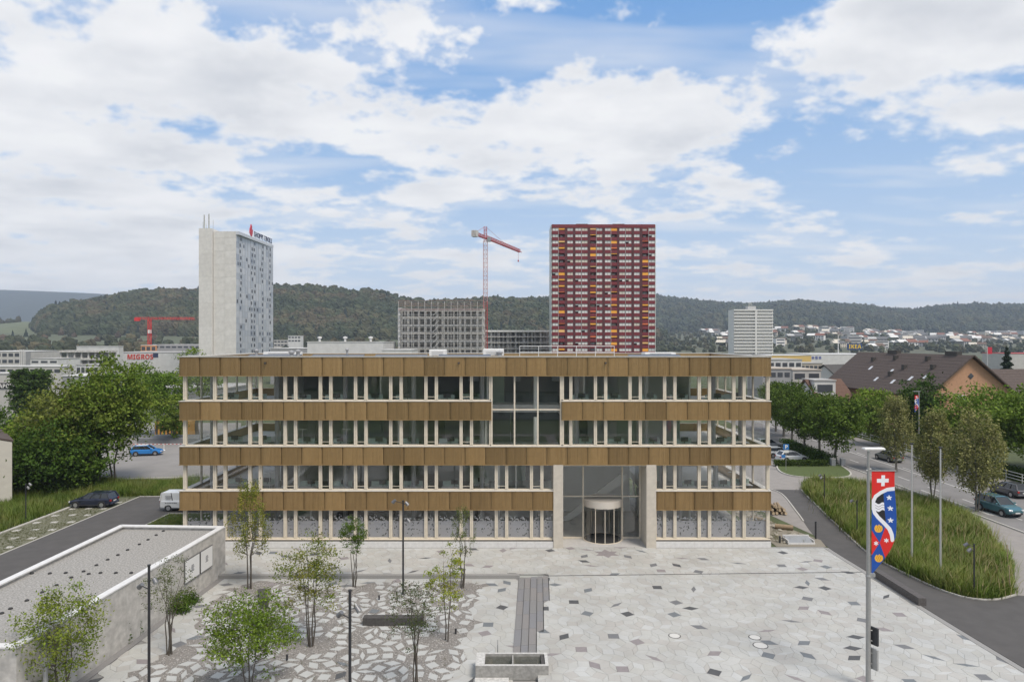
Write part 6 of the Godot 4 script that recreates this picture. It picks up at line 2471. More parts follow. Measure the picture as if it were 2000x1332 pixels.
	shrub("hedge", "hedge along the street trees right of the parked cars", Vector3(43.2, 0.0, -100), 1.0, 1.3, 6000, Color(0.05, 0.08, 0.02), 321, 0.11, "", Vector3(1.8, 1.3, 16))
	shrub("wall_shrub", "rounded dark bush between hedge and second street tree", Vector3(41.5, 0, -93.4), 1.1, 1.5, 1600, Color(0.045, 0.07, 0.018), 322, 0.1)
	shrub("hedge", "long shaded hedge behind the street railing", Vector3(61.0, 0, -80), 1.0, 1.6, 9000, Color(0.045, 0.065, 0.018), 323, 0.14, "", Vector3(1.6, 1.5, 44))
	shrub("hedge", "dark thicket below the left group of trees", Vector3(-53.0, 0, -75.5), 2, 2.4, 9000, Color(0.055, 0.075, 0.022), 324, 0.15, "", Vector3(12.5, 2.2, 3.6))
	# what the windows mirror
	var m1 := tree_meshes(160, 9.0, 4.0, 1.5, 0.28, 4000, 1, mid, deep, "round")
	var mt := tree_thing("garden_tree", "garden tree on the lawn behind the viewer, left", Vector3(-24, 0, 14), m1, "garden trees on the lawn")
	twin(mt, Vector3(-9, 0, 22), 1.0, "garden tree on the lawn behind the viewer, centre", 0.8)
	twin(mt, Vector3(17, 0, 18), 2.0, "garden tree on the lawn behind the viewer, right", 0.95)
	twin(mt, Vector3(33, 0, 12), 3.0, "garden tree on the lawn behind the viewer, far right", 1.1)

	# meadow right of the square
	var mead := path_right.duplicate()
	for p in meadow_edge:
		mead.append(p)
	var inner := PackedVector2Array()
	for p in Geometry2D.offset_polygon(mead, -0.25):
		if p.size() > inner.size():
			inner = p
	sheet("meadow_soil", inner, 0.012, mat("meadow_soil", Color(0.07, 0.09, 0.032), 0.95, 0, "speck", 0.3), "soil under the tall meadow grass", 0.03)
	var tg := [Color(0.11, 0.165, 0.038), Color(0.14, 0.195, 0.042), Color(0.175, 0.225, 0.052), Color(0.235, 0.24, 0.08), Color(0.15, 0.195, 0.065)]
	grass_in("meadow_grass", inner, 24000, Vector2(0.35, 0.95), tg, "tall uncut meadow grass round the flagpoles", 61)
	grass_in("meadow_stalks", inner, 2600, Vector2(0.9, 1.35), [Color(0.2, 0.17, 0.08), Color(0.16, 0.19, 0.06), Color(0.26, 0.22, 0.12)], "taller dry stalks among the meadow grass", 69)
	grass_in("meadow_grass", PackedVector2Array([Vector2(-60, -75), Vector2(-44.8, -75), Vector2(-44.6, -40), Vector2(-60, -40)]), 9500, Vector2(0.35, 0.9), tg, "tall meadow grass left of the turf parking bays", 62)
	grass_in("meadow_grass", PackedVector2Array([Vector2(-52, -80.2), Vector2(-27, -80.8), Vector2(-27, -73.6), Vector2(-45, -73.4)]), 7500, Vector2(0.4, 0.95), tg, "strip of tall grass between driveway and parking lot", 63)
	grass_in("turf_grass", rect2(-44.1, -40.2, -72.4, -40), 5000, Vector2(0.07, 0.16), [Color(0.11, 0.13, 0.05), Color(0.15, 0.15, 0.07)], "short sparse grass in the turf parking bays", 64)
	grass_in("verge_grass", rect2(-33.2, -27.2, -65.9, -58.2), 2500, Vector2(0.1, 0.25), tg, "grass patch beside the white van", 65)
	grass_in("verge_grass", PackedVector2Array([Vector2(59.6, -130), Vector2(66, -130), Vector2(66, -50), Vector2(59.6, -50)]), 6000, Vector2(0.2, 0.5), tg, "grass verge behind the street railing", 66)
	grass_in("bed_weeds", PackedVector2Array([Vector2(21.7, -56.2), Vector2(25.3, -56), Vector2(23.6, -66), Vector2(22.8, -73), Vector2(21.7, -73)]), 110, Vector2(0.2, 0.5), [Color(0.12, 0.13, 0.05), Color(0.2, 0.18, 0.09)], "weeds on the rubble bed", 67, 0.015)
	grass_in("bed_weeds", bed_poly, 160, Vector2(0.1, 0.28), [Color(0.13, 0.13, 0.06), Color(0.2, 0.18, 0.1)], "few weeds in the gravel bed", 68, -0.25)


# ---------------------------------------------------------------- street furniture
func spot_lamp(label: String, at: Vector3, h: float, heads: Array, group: String, pole_m: Material, r := 0.045) -> Node3D:  # heads: [height, heading, reach]
	var o := thing("spot_lamp", label, "lamp", at, group)
	var b := MB.new()
	b.tube(Vector3.ZERO, Vector3(0, h, 0), r * 1.1, r, 10)
	b.lathe(Vector3(0, h, 0), [[r * 1.3, -0.04], [r * 1.3, 0.03], [0.0, 0.04]], 10)
	b.lathe(Vector3.ZERO, [[r * 2.4, 0.0], [r * 2.4, 0.03], [r * 1.1, 0.05]], 12)
	part(o, "pole", b, pole_m)
	for q in heads:
		var dirv := Vector3(sin(q[1]), 0, cos(q[1]))
		var s := Vector3(0, q[0], 0)
		var e: Vector3 = s + dirv * q[2] + Vector3(0, 0.12, 0)
		b = MB.new()
		b.tube(s, e, 0.022, 0.022, 6)
		var arm := part(o, "arm", b, pole_m)
		b = MB.new()
		var down := (dirv + Vector3(0, -0.9, 0)).normalized()
		b.tube(e - down * 0.1, e + down * 0.17, 0.095, 0.12, 12)
		part(arm, "lamp_head", b, mat("lamp_grey", Color(0.2, 0.2, 0.205), 0.45, 0.5))
		b = MB.new()
		b.tube(e + down * 0.171, e + down * 0.18, 0.1, 0.1, 12)
		part(arm, "lens", b, mat("lamp_lens", Color(0.5, 0.5, 0.48), 0.15))
	return o


func banner_image() -> ImageTexture:
	var w := 118
	var h := 520
	var im := Image.create_empty(w, h, false, Image.FORMAT_RGB8)
	var red := Color(0.83, 0.16, 0.14)
	var blue := Color(0.1, 0.3, 0.62)
	var white := Color(0.9, 0.9, 0.92)
	var black := Color(0.14, 0.14, 0.15)
	var gold := Color(0.9, 0.68, 0.22)
	var line := PackedVector2Array([Vector2(775, 385), Vector2(690, 395), Vector2(620, 425), Vector2(570, 460), Vector2(546, 510), Vector2(546, 580), Vector2(562, 630), Vector2(600, 680), Vector2(650, 730), Vector2(700, 790), Vector2(722, 850), Vector2(730, 905)])
	var stars := [[Vector2(710, 478), 28.0, 5], [Vector2(716, 585), 28.0, 5], [Vector2(713, 704), 28.0, 5], [Vector2(575, 942), 26.0, 6], [Vector2(672, 910), 26.0, 6]]
	for j in h:
		for i in w:
			var p := Vector2(530 + 235.0 * (i + 0.5) / w, 205 + 1040.0 * (j + 0.5) / h)
			var c := red
			# edge of the white S-curve at this height
			var ex := 1e9
			for k in line.size() - 1:
				var lo := minf(line[k].y, line[k + 1].y)
				var hi := maxf(line[k].y, line[k + 1].y)
				if p.y >= lo and p.y <= hi and hi > lo:
					ex = minf(ex, lerpf(line[k].x, line[k + 1].x, (p.y - line[k].y) / (line[k + 1].y - line[k].y)))
			if p.x > ex:
				c = blue if p.x > 652 + (p.y - 430) * 0.07 else black
				if c == black:
					var wave := 9.0 * sin((p.x - 540) * 0.075)
					if p.y + wave > 533 and p.y + wave < 612:
						c = white
						for q in [560.0, 585.0]:
							if absf(p.y + wave - q) < 2.0:
								c = Color(0.35, 0.35, 0.37)
			elif p.y > 545:
				c = blue
				if p.y > 750 and (p.x < 610 - absf(p.y - 935) * 0.62 or p.x > 610 + absf(p.y - 935) * 0.34):
					c = red
				if p.y < 760 and p.x < 0:
					c = blue
				for q in [Vector2(600, 790), Vector2(602, 1092)]:
					var e: Vector2 = (p - q) / Vector2(40, 42)
					if e.length() < 1.0 and p.y > q.y - 34 - 7 * sin(p.x * 0.22):
						c = gold
						if absf(fmod(p.x + p.y * 0.4, 19.0) - 9.0) < 1.6 and e.length() < 0.7:
							c = Color(0.55, 0.36, 0.1)
			for k in line.size() - 1:
				if Geometry2D.get_closest_point_to_segment(p, line[k], line[k + 1]).distance_to(p) < 19.0:
					c = white
			for s in stars:
				var e: Vector2 = p - s[0]
				if e.length() < s[1]:
					var n: int = s[2]
					var q := fposmod(e.angle() + PI / 2 + PI / n, TAU / n) - PI / n
					var rim: float = s[1] * 0.42 / cos(PI / n - absf(q)) if false else s[1] * lerpf(1.0, 0.4, clampf(absf(q) / (PI / n), 0, 1))
					if e.length() < rim:
						c = white
			if (absf(p.x - 642) < 62 and absf(p.y - 301) < 20) or (absf(p.x - 642) < 19 and absf(p.y - 301) < 56):
				c = white
			if p.y < 214:
				c = Color(0.5, 0.08, 0.08)
			im.set_pixel(i, j, c)
	return ImageTexture.create_from_image(im)


func banner_mesh(w: float, h: float, turn: float) -> ArrayMesh:
	var b := MB.new()
	b.uved = true
	var n := 44
	var m := 8
	var at := func(i: int, j: int) -> Array:
		var v := j / float(n)
		var reach := 1.0 if v < 0.62 else lerpf(1.0, 0.06, pow((v - 0.62) / 0.38, 1.5))
		var u: float = i / float(m) * reach
		var z: float = (0.05 * sin(v * 9.0 + u * 4.0) + 0.09 * v * sin(u * 5.0 + v * 5.0)) * (0.2 + u)
		return [Vector3(u * w, -v * h, z), Vector2(u, v)]
	for j in n:
		for i in m:
			var q := [at.call(i, j + 1), at.call(i + 1, j + 1), at.call(i + 1, j), at.call(i, j)]
			var nn: Vector3 = (q[1][0] - q[0][0]).cross(q[3][0] - q[0][0]).normalized()
			for t in [[0, 2, 1], [0, 3, 2]]:
				for k in t:
					b.v.append(q[k][0])
					b.n.append(nn)
					b.c.append(Color.WHITE)
					b.u.append(q[k][1])
	return b.mesh()


func build_street() -> void:
	var r := RandomNumberGenerator.new()
	r.seed = 71
	var anth := mat("anthracite", Color(0.045, 0.046, 0.05), 0.5, 0.4)
	var galv := mat("galvanised", Color(0.4, 0.4, 0.39), 0.45, 0.5, "soft", 0.8)
	var white := mat("white_steel", Color(0.74, 0.74, 0.72))
	var b: MB
	# low spot lamps by the paths
	spot_lamp("low two-headed lamp beside the path bend in the meadow", Vector3(30.254, 0.0, -44.611), 3.4, [[3.25, -1.9, 0.42], [2.95, -1.5, 0.3]], "low dark spot lamps", anth)
	spot_lamp("low lamp in the meadow nearest the banner pole", Vector3(29.355, 0.0, -57.972), 3.15, [[3.0, -1.7, 0.42]], "low dark spot lamps", anth)
	spot_lamp("low lamp at the far end of the meadow", Vector3(31.887, 0.0, -69.566), 3.1, [[2.9, -1.7, 0.4], [2.7, -1.2, 0.4]], "low dark spot lamps", anth)
	spot_lamp("low lamp at the turf bays left of the driveway", Vector3(-44.864, 0.0, -62.884), 3.5, [[3.4, 1.4, 0.42], [3.1, 1.2, 0.3]], "low dark spot lamps", anth)
	# taller lamps on the square
	spot_lamp("tall dark lamp post at the back of the gravel bed", Vector3(-7.289, -0.24, -45.618), 6.25, [[6.1, -1.7, 0.6], [6.0, 1.2, 0.25], [4.9, 1.0, 0.45]], "tall lamp posts of the square", anth, 0.06)
	spot_lamp("tall dark lamp post near the lower picture edge", Vector3(-6.956, -0.24, -29.25), 6.25, [[5.45, 1.0, 0.45], [5.05, -2.0, 0.5]], "tall lamp posts of the square", anth, 0.06)
	spot_lamp("tall dark lamp post in front of the annex wall", Vector3(-17.331, -0.24, -32.537), 6.25, [[5.5, 1.0, 0.5], [5.1, -1.9, 0.5]], "tall lamp posts of the square", anth, 0.06)

	# street light with the banner
	var at := Vector3(17.15, 0, -32.8)
	var o := thing("street_light", "tall grey street light carrying the banner", "street light", at)
	b = MB.new()
	b.tube(Vector3.ZERO, Vector3(0, 5.4, 0), 0.12, 0.105, 14)
	b.tube(Vector3(0, 5.4, 0), Vector3(0, 11.4, 0), 0.095, 0.06, 14)
	part(o, "pole", b, galv)
	b = MB.new()
	b.lathe(Vector3(0, 5.4, 0), [[0.12, -0.06], [0.125, 0.0], [0.1, 0.08]], 14)
	part(o, "joint_collar", b, galv)
	b = MB.new()
	b.tube(Vector3(0, 11.4, 0), Vector3(0, 11.52, 0), 0.06, 0.05, 8)
	b.bevel_box(Vector3(0.25, 11.53, 0), Vector3(1.0, 0.09, 0.3), 0.04)
	part(o, "lamp_head", b, mat("lamp_white", Color(0.66, 0.66, 0.64), 0.4))
	b = MB.new()
	b.tube(Vector3(0, 10.46, 0), Vector3(1.35, 10.46, 0), 0.018, 0.018, 6)
	b.tube(Vector3(-0.1, 10.46, 0), Vector3(0.14, 10.55, 0), 0.05, 0.05, 8)
	part(o, "banner_arm", b, galv)
	b = MB.new()
	b.box(Vector3(0.14, 5.46, 0.02), Vector3(0.3, 0.16, 0.16))
	part(o, "banner_clamp", b, galv)
	var bm := StandardMaterial3D.new()
	bm.resource_name = "banner_print"
	bm.albedo_texture = banner_image()
	bm.roughness = 0.8
	bm.backlight_enabled = true
	bm.backlight = Color(0.3, 0.3, 0.3)
	bm.cull_mode = BaseMaterial3D.CULL_DISABLED
	single("banner", banner_mesh(1.14, 4.9, 0.0), bm, "long red and blue heraldic banner with a white cross hanging on the street light", "banner", at + Vector3(0.16, 10.44, 0))
	o = thing("cabinet_board", "grey control cabinet and notice frame clamped low on the street light", "cabinet", at + Vector3(0.22, 0, 0.04))
	b = MB.new()
	b.bevel_box(Vector3(0, 2.55, 0), Vector3(0.1, 0.85, 0.5), 0.02, Basis(Vector3.UP, 0.5))
	part(o, "frame", b, anth)
	b = MB.new()
	b.bevel_box(Vector3(0, 1.45, 0), Vector3(0.12, 1.0, 0.45), 0.03, Basis(Vector3.UP, 0.5))
	part(o, "cabinet", b, galv)
	b = MB.new()
	for y in [2.3, 2.8, 1.2, 1.7]:
		b.tube(Vector3(-0.22, y, -0.02), Vector3(0, y, 0), 0.03, 0.03, 6)
	part(o, "bracket", b, galv)

	# white flagpoles without flags
	var fp := ["white flagpole in the meadow, the farther of two", "white flagpole in the meadow, the nearer of two"]
	var fs := [Vector3(29.953, 0.0, -51.058), Vector3(30.357, 0.0, -48.289)]
	var hs := [8.95, 9.1]
	for k in 2:
		o = thing("flagpole", fp[k], "flagpole", fs[k], "white flagpoles in the meadow")
		b = MB.new()
		b.tube(Vector3.ZERO, Vector3(0, hs[k], 0), 0.07, 0.045, 12)
		part(o, "pole", b, mat("pole_grey", Color(0.5, 0.5, 0.49), 0.4, 0.3))
		b = MB.new()
		b.lathe(Vector3(0, hs[k], 0), [[0.09, 0.0], [0.12, 0.05], [0.12, 0.1], [0.0, 0.12]], 10)
		part(o, "cap", b, anth)
		b = MB.new()
		b.tube(Vector3(0.1, 0.8, 0.02), Vector3(0.085, hs[k] - 0.1, 0.02), 0.008, 0.008, 4)
		part(o, "halyard", b, galv)
	# lamp posts beyond the street, one with a small flag
	o = thing("street_light", "white street light beyond the grey car", "street light", Vector3(52.717, 0, -96))
	b = MB.new()
	b.tube(Vector3.ZERO, Vector3(0, 4.2, 0), 0.09, 0.08, 10)
	b.lathe(Vector3(0, 4.2, 0), [[0.1, 0.0], [0.16, 0.06], [0.0, 0.14]], 10)
	part(o, "pole", b, white)
	o = thing("street_light", "slender street light with a small flag before the apricot house", "street light", Vector3(52.549, 0.1, -88))
	b = MB.new()
	b.tube(Vector3.ZERO, Vector3(0, 10.1, 0), 0.1, 0.06, 10)
	b.box(Vector3(-0.3, 10.1, 0), Vector3(0.9, 0.08, 0.25))
	part(o, "pole", b, galv)
	single("small_banner", banner_mesh(0.5, 2.2, 0.0), bm, "small red and blue banner on the slender far street light", "banner", Vector3(52.549 - 0.6, 9.7, -87.9))

	# railing along the far pavement
	o = thing("street_railing", "white tubular railing along the far pavement", "railing", Vector3(59.6, 0.0, -100))
	for k in 34:
		b = MB.new()
		var z := -42.0 + k * 2.6
		b.tube(Vector3(0, -0.02, z), Vector3(0, 1.15, z), 0.03, 0.03, 6)
		part(o, "post", b, white)
	for y in [1.12, 0.75, 0.38]:
		b = MB.new()
		b.tube(Vector3(0, y, -42), Vector3(0, y, 44), 0.028, 0.028, 6)
		part(o, "bar", b, white)
	# parking sign
	o = thing("parking_sign", "blue parking sign on a thin pole before the white cars", "sign", Vector3(35.241, 0.0, -87.642))
	b = MB.new()
	b.tube(Vector3.ZERO, Vector3(0, 3.4, 0), 0.035, 0.035, 8)
	part(o, "pole", b, galv)
	b = MB.new()
	b.box(Vector3(0, 3.1, 0.05), Vector3(0.72, 0.72, 0.02))
	part(o, "board", b, mat("sign_blue", Color(0.03, 0.16, 0.42), 0.5))
	letters(o, "P", 0.5, white, Vector3(0, 3.1, 0.075))
	b = MB.new()
	b.box(Vector3(0, 2.5, 0.05), Vector3(0.6, 0.32, 0.02))
	part(o, "plate", b, white)
	b = MB.new()
	b.box(Vector3(-0.35, 1.9, 0.05), Vector3(0.5, 0.42, 0.02))
	part(o, "lower_board", b, mat("sign_blue", Color()))
	# bins by the street tree
	for k in 2:
		o = thing("litter_bin", "grey litter bin at the big street tree, %s of the trunk" % ["left", "right"][k], "bin", Vector3(43.502, 0.0, -91.609) + Vector3(-0.65 + 1.3 * k, 0.09, 0.6), "bins at the street tree")
		b = MB.new()
		b.bevel_box(Vector3(0, 0.45, 0), Vector3(0.55, 0.9, 0.5), 0.05)
		part(o, "body", b, mat("bin_grey", Color(0.3, 0.31, 0.32), 0.5, 0.3))
		b = MB.new()
		b.bevel_box(Vector3(0, 0.93, 0), Vector3(0.6, 0.08, 0.56), 0.03)
		part(o, "lid", b, galv)
	# bollards, grating and logs on the rubble bed
	for q in [[Vector3(25.633, 0.0, -57.522), 1.45, "taller black bollard at the path edge"], [Vector3(22.154, 0.0, -56.357), 0.55, "short black bollard beside the plinth end"]]:
		o = thing("bollard", q[2], "bollard", q[0] + Vector3(0, 0, 0))
		b = MB.new()
		b.tube(Vector3.ZERO, Vector3(0, q[1], 0), 0.07, 0.07, 10)
		part(o, "post", b, anth)
		b = MB.new()
		b.lathe(Vector3(0, q[1], 0), [[0.085, -0.03], [0.085, 0.03], [0.0, 0.05]], 10)
		part(o, "cap", b, anth)
	o = thing("light_shaft", "low light shaft with a pale metal grating on the rubble bed", "shaft", Vector3(23.779, 0.02, -56.5))
	for e in [[-1.1, 1.1, 0.0, 0.45, -0.7, -0.62], [-1.1, 1.1, 0.0, 0.12, 0.5, 0.58], [-1.1, -1.02, 0.0, 0.3, -0.6, 0.48], [1.02, 1.1, 0.0, 0.3, -0.6, 0.48]]:
		b = MB.new()
		b.span(e[0], e[1], e[2], e[3], e[4], e[5])
		part(o, "shaft_side", b, mat("white_stone", Color()))
	b = MB.new()
	b.box(Vector3(0, 0.24, -0.06), Vector3(2.0, 0.03, 1.15), Basis(Vector3.RIGHT, 0.24))
	part(o, "grating", b, galv)
	var lm := mat("log_wood", Color(0.33, 0.25, 0.16), 0.9, 0, "patch", 1.5)
	var cutm := mat("log_end", Color(0.5, 0.4, 0.27), 0.9)
	for k in 13:
		var p := Vector3(25.4 + (k % 4) * 0.32 - 0.2, 0.02 + 0.17 + 0.3 * (k / 4), -66.0 - (k % 3) * 0.12)
		if k >= 11:
			p = [Vector3(24.1, 0.24, -60.4), Vector3(22.9, 0.2, -63.2)][k - 11]
		o = thing("log", "cut log in the stack beside the office" if k < 11 else (["thick log lying alone on the rubble bed", "log lying between stack and thick log"][k - 11]), "log", p, "stacked logs beside the office" if k < 11 else "", r.randf_range(-0.3, 0.3) if k < 11 else [1.2, 0.7][k - 11])
		var rr: float = r.randf_range(0.13, 0.17) if k < 11 else [0.23, 0.17][k - 11]
		b = MB.new()
		b.tube(Vector3(0, 0, -0.75), Vector3(0, 0, 0.75), rr, rr * 0.93, 10, false)
		part(o, "bark", b, lm)
		b = MB.new()
		b.tube(Vector3(0, 0, -0.74), Vector3(0, 0, 0.755), rr * 0.9, rr * 0.9, 10)
		part(o, "cut_end", b, cutm)
	for k in 70:
		b = MB.new()
		var s := r.randf_range(0.1, 0.38)
		b.lathe(Vector3.ZERO, [[0.0, -0.3 * s], [s * 0.9, -0.1 * s], [s, 0.3 * s], [s * 0.5, 0.75 * s], [0.0, 0.8 * s]], 6)
		var m := single("rubble_stone", b, mat("rubble_stone", Color(0.36, 0.33, 0.27), 0.9, 0, "patch", 0.8), "rough pale stone on the rubble bed", "stone", Vector3(r.randf_range(21.8, 24.3), 0.03, r.randf_range(-70, -56.2)), "stones on the rubble bed", r.randf() * TAU)
		m.scale = Vector3(1, 0.7, r.randf_range(0.7, 1.3))
	# wooden stakes at the meadow bend
	for q in [[Vector3(36.115, 0.0, -49.579), "pale wooden stake at the meadow bend, farther one"], [Vector3(32.961, 0.0, -45.063), "pale wooden stake at the meadow bend, nearer one"]]:
		b = MB.new()
		b.tube(Vector3.ZERO, Vector3(-0.1, 1.9, 0), 0.035, 0.03, 6)
		single("wooden_stake", b, mat("stake_wood", Color(0.42, 0.33, 0.2), 0.9, 0, "patch", 1.5), q[1], "stake", q[0])
	# red and white chain at the parking lot
	o = thing("barrier_chain", "red and white barrier chain across the parking lot", "barrier", Vector3(-54.614, 0, -104))
	for k in 4:
		b = MB.new()
		b.tube(Vector3(k * 3.0 - 4.5, 0, 0), Vector3(k * 3.0 - 4.5, 1.05, 0), 0.05, 0.05, 8)
		b.lathe(Vector3(k * 3.0 - 4.5, 0, 0), [[0.2, 0.0], [0.2, 0.06], [0.06, 0.12]], 10)
		part(o, "post", b, white)
	for k in 30:
		b = MB.new()
		b.box(Vector3(-4.35 + k * 0.3, 0.98, 0), Vector3(0.29, 0.07, 0.03))
		part(o, "band", b, white if k % 2 else mat("barrier_red", Color(0.5, 0.03, 0.03), 0.6))
	# dead thistle stems at the lot edge
	shrub("wall_shrub", "dry brown shrub at the office's left corner", Vector3(-29.5, 0, -77), 1.0, 2.0, 700, Color(0.13, 0.1, 0.06), 330, 0.08)


# ---------------------------------------------------------------- things on the square
func build_square_things() -> void:
	var dark := mat("bench_stone", Color(0.085, 0.08, 0.076), 0.75, 0, "patch", 0.8)
	var b: MB
	var o: Node3D
	# benches of dark stone
	o = thing("stone_bench", "dark stone bench lying across the gravel bed", "bench", Vector3(-7.097, -0.24, -40.8))
	for k in 3:
		b = MB.new()
		b.bevel_box(Vector3(-1.2 + k * 1.2, 0.24, 0), Vector3(1.19, 0.48, 0.5), 0.015)
		part(o, "bench_block", b, dark)
	o = thing("stone_bench", "dark stone bench at the back left of the gravel bed", "bench", Vector3(-16.176, -0.24, -44.277), "", -1.15)
	for k in 2:
		b = MB.new()
		b.bevel_box(Vector3(-0.6 + k * 1.2, 0.24, 0), Vector3(1.19, 0.48, 0.5), 0.015)
		part(o, "bench_block", b, dark)
	var a := Vector3(25.849, 0.0, -48.394)
	var c := Vector3(25.888, 0.0, -42.975)
	var n := 5
	o = thing("stone_bench", "long dark stone bench between square and footpath", "bench", (a + c) / 2)
	var dv := (c - a) / n
	for k in n:
		b = MB.new()
		b.bevel_box(Vector3(0, 0.26, 0), Vector3(dv.length() - 0.008, 0.5, 0.5), 0.015)
		part(o, "bench_block", b, mat("bench_stone_warm", Color(0.11, 0.1, 0.095), 0.75, 0, "patch", 0.8), a + dv * (k + 0.5) - (a + c) / 2, atan2(-dv.z, dv.x))
	# fountain trough
	var conc := mat("trough_concrete", Color(0.36, 0.35, 0.325), 0.8, 0, "patch", 0.5)
	var rim := mat("trough_rim", Color(0.6, 0.59, 0.56), 0.75, 0, "patch", 0.7)
	o = thing("fountain_trough", "long concrete fountain trough at the lower end of the steps", "fountain", Vector3(0, -0.24, -34.8))
	var w := 3.66
	var d := 1.42
	for e in [[-w / 2, w / 2, d / 2 - 0.14, d / 2], [-w / 2, w / 2, -d / 2, -d / 2 + 0.12], [-w / 2, -w / 2 + 0.45, -d / 2 + 0.12, d / 2 - 0.14], [w / 2 - 0.16, w / 2, -d / 2 + 0.12, d / 2 - 0.14]]:
		b = MB.new()
		b.span(e[0] + 0.001, e[1] - 0.001, 0.0, 0.7, e[2] + 0.001, e[3] - 0.001)
		part(o, "trough_side", b, conc)
		b = MB.new()
		b.span(e[0], e[1], 0.702, 0.725, e[2], e[3])
		part(o, "rim", b, rim)
	b = MB.new()
	b.span(-w / 2 + 0.46, w / 2 - 0.17, 0.02, 0.1, -d / 2 + 0.13, d / 2 - 0.15)
	part(o, "trough_floor", b, mat("trough_floor", Color(0.3, 0.29, 0.26), 0.9, 0, "patch", 1.0))
	b = MB.new()
	b.span(0.0, 0.08, 0.1, 0.66, -d / 2 + 0.13, d / 2 - 0.15)
	part(o, "divider", b, conc)
	for e in [[-w / 2 + 0.47, -0.01], [0.09, w / 2 - 0.36]]:
		b = MB.new()
		b.quad(Vector3(e[0], 0.58, d / 2 - 0.15), Vector3(e[1], 0.58, d / 2 - 0.15), Vector3(e[1], 0.58, -d / 2 + 0.13), Vector3(e[0], 0.58, -d / 2 + 0.13))
		var wm := glass("trough_water", Color(0.06, 0.07, 0.05), 0.35)
		wm.roughness = 0.03
		part(o, "water", b, wm)
	b = MB.new()
	b.span(w / 2 - 0.35, w / 2 - 0.18, 0.1, 0.66, -d / 2 + 0.13, d / 2 - 0.15)
	part(o, "overflow_ledge", b, dark)
	b = MB.new()
	b.tube(Vector3(-0.75, 0, -d / 2 - 0.2), Vector3(-0.75, 1.3, -d / 2 - 0.2), 0.03, 0.025, 8)
	b.tube(Vector3(-0.75, 1.28, -d / 2 - 0.2), Vector3(-0.75, 1.2, -d / 2 + 0.25), 0.02, 0.018, 8)
	part(o, "spout", b, mat("galvanised", Color()))
	b = MB.new()
	b.bevel_box(Vector3(-1.0, 0.07, d / 2 + 0.55), Vector3(1.7, 0.14, 1.05), 0.01)
	part(o, "front_step", b, rim)
	# white manhole covers with a dark ring
	for q in [[Vector3(9.22, 0.0, -38.648), 0.3, "white round manhole cover standing alone on the square"], [Vector3(13.7, 0.0, -38.447), 0.3, "white round manhole cover, farther of the close pair"], [Vector3(13.641, 0.0, -37.414), 0.36, "white round manhole cover, nearer of the close pair"]]:
		o = thing("manhole_cover", q[2], "manhole cover", q[0])
		b = MB.new()
		b.lathe(Vector3.ZERO, [[q[1] + 0.05, -0.02], [q[1] + 0.05, 0.008], [q[1] - 0.01, 0.009]], 28)
		part(o, "ring", b, mat("slot_drain", Color()))
		b = MB.new()
		b.lathe(Vector3.ZERO, [[q[1], 0.0], [q[1], 0.012], [q[1] - 0.02, 0.016], [0.0, 0.016]], 28)
		part(o, "lid", b, mat("lid_white", Color(0.56, 0.55, 0.52), 0.7))
	# small ground spots in the gravel
	for k in 3:
		b = MB.new()
		b.tube(Vector3(0, 0, 0), Vector3(0, 0.3, 0), 0.05, 0.06, 8)
		single("ground_spot", b, mat("anthracite", Color()), "tiny dark ground light in the gravel bed", "ground light", [Vector3(-3.258, -0.24, -39.477), Vector3(-8.704, -0.24, -44.627), Vector3(-11.945, -0.24, -36.188)][k], "ground lights in the gravel bed")


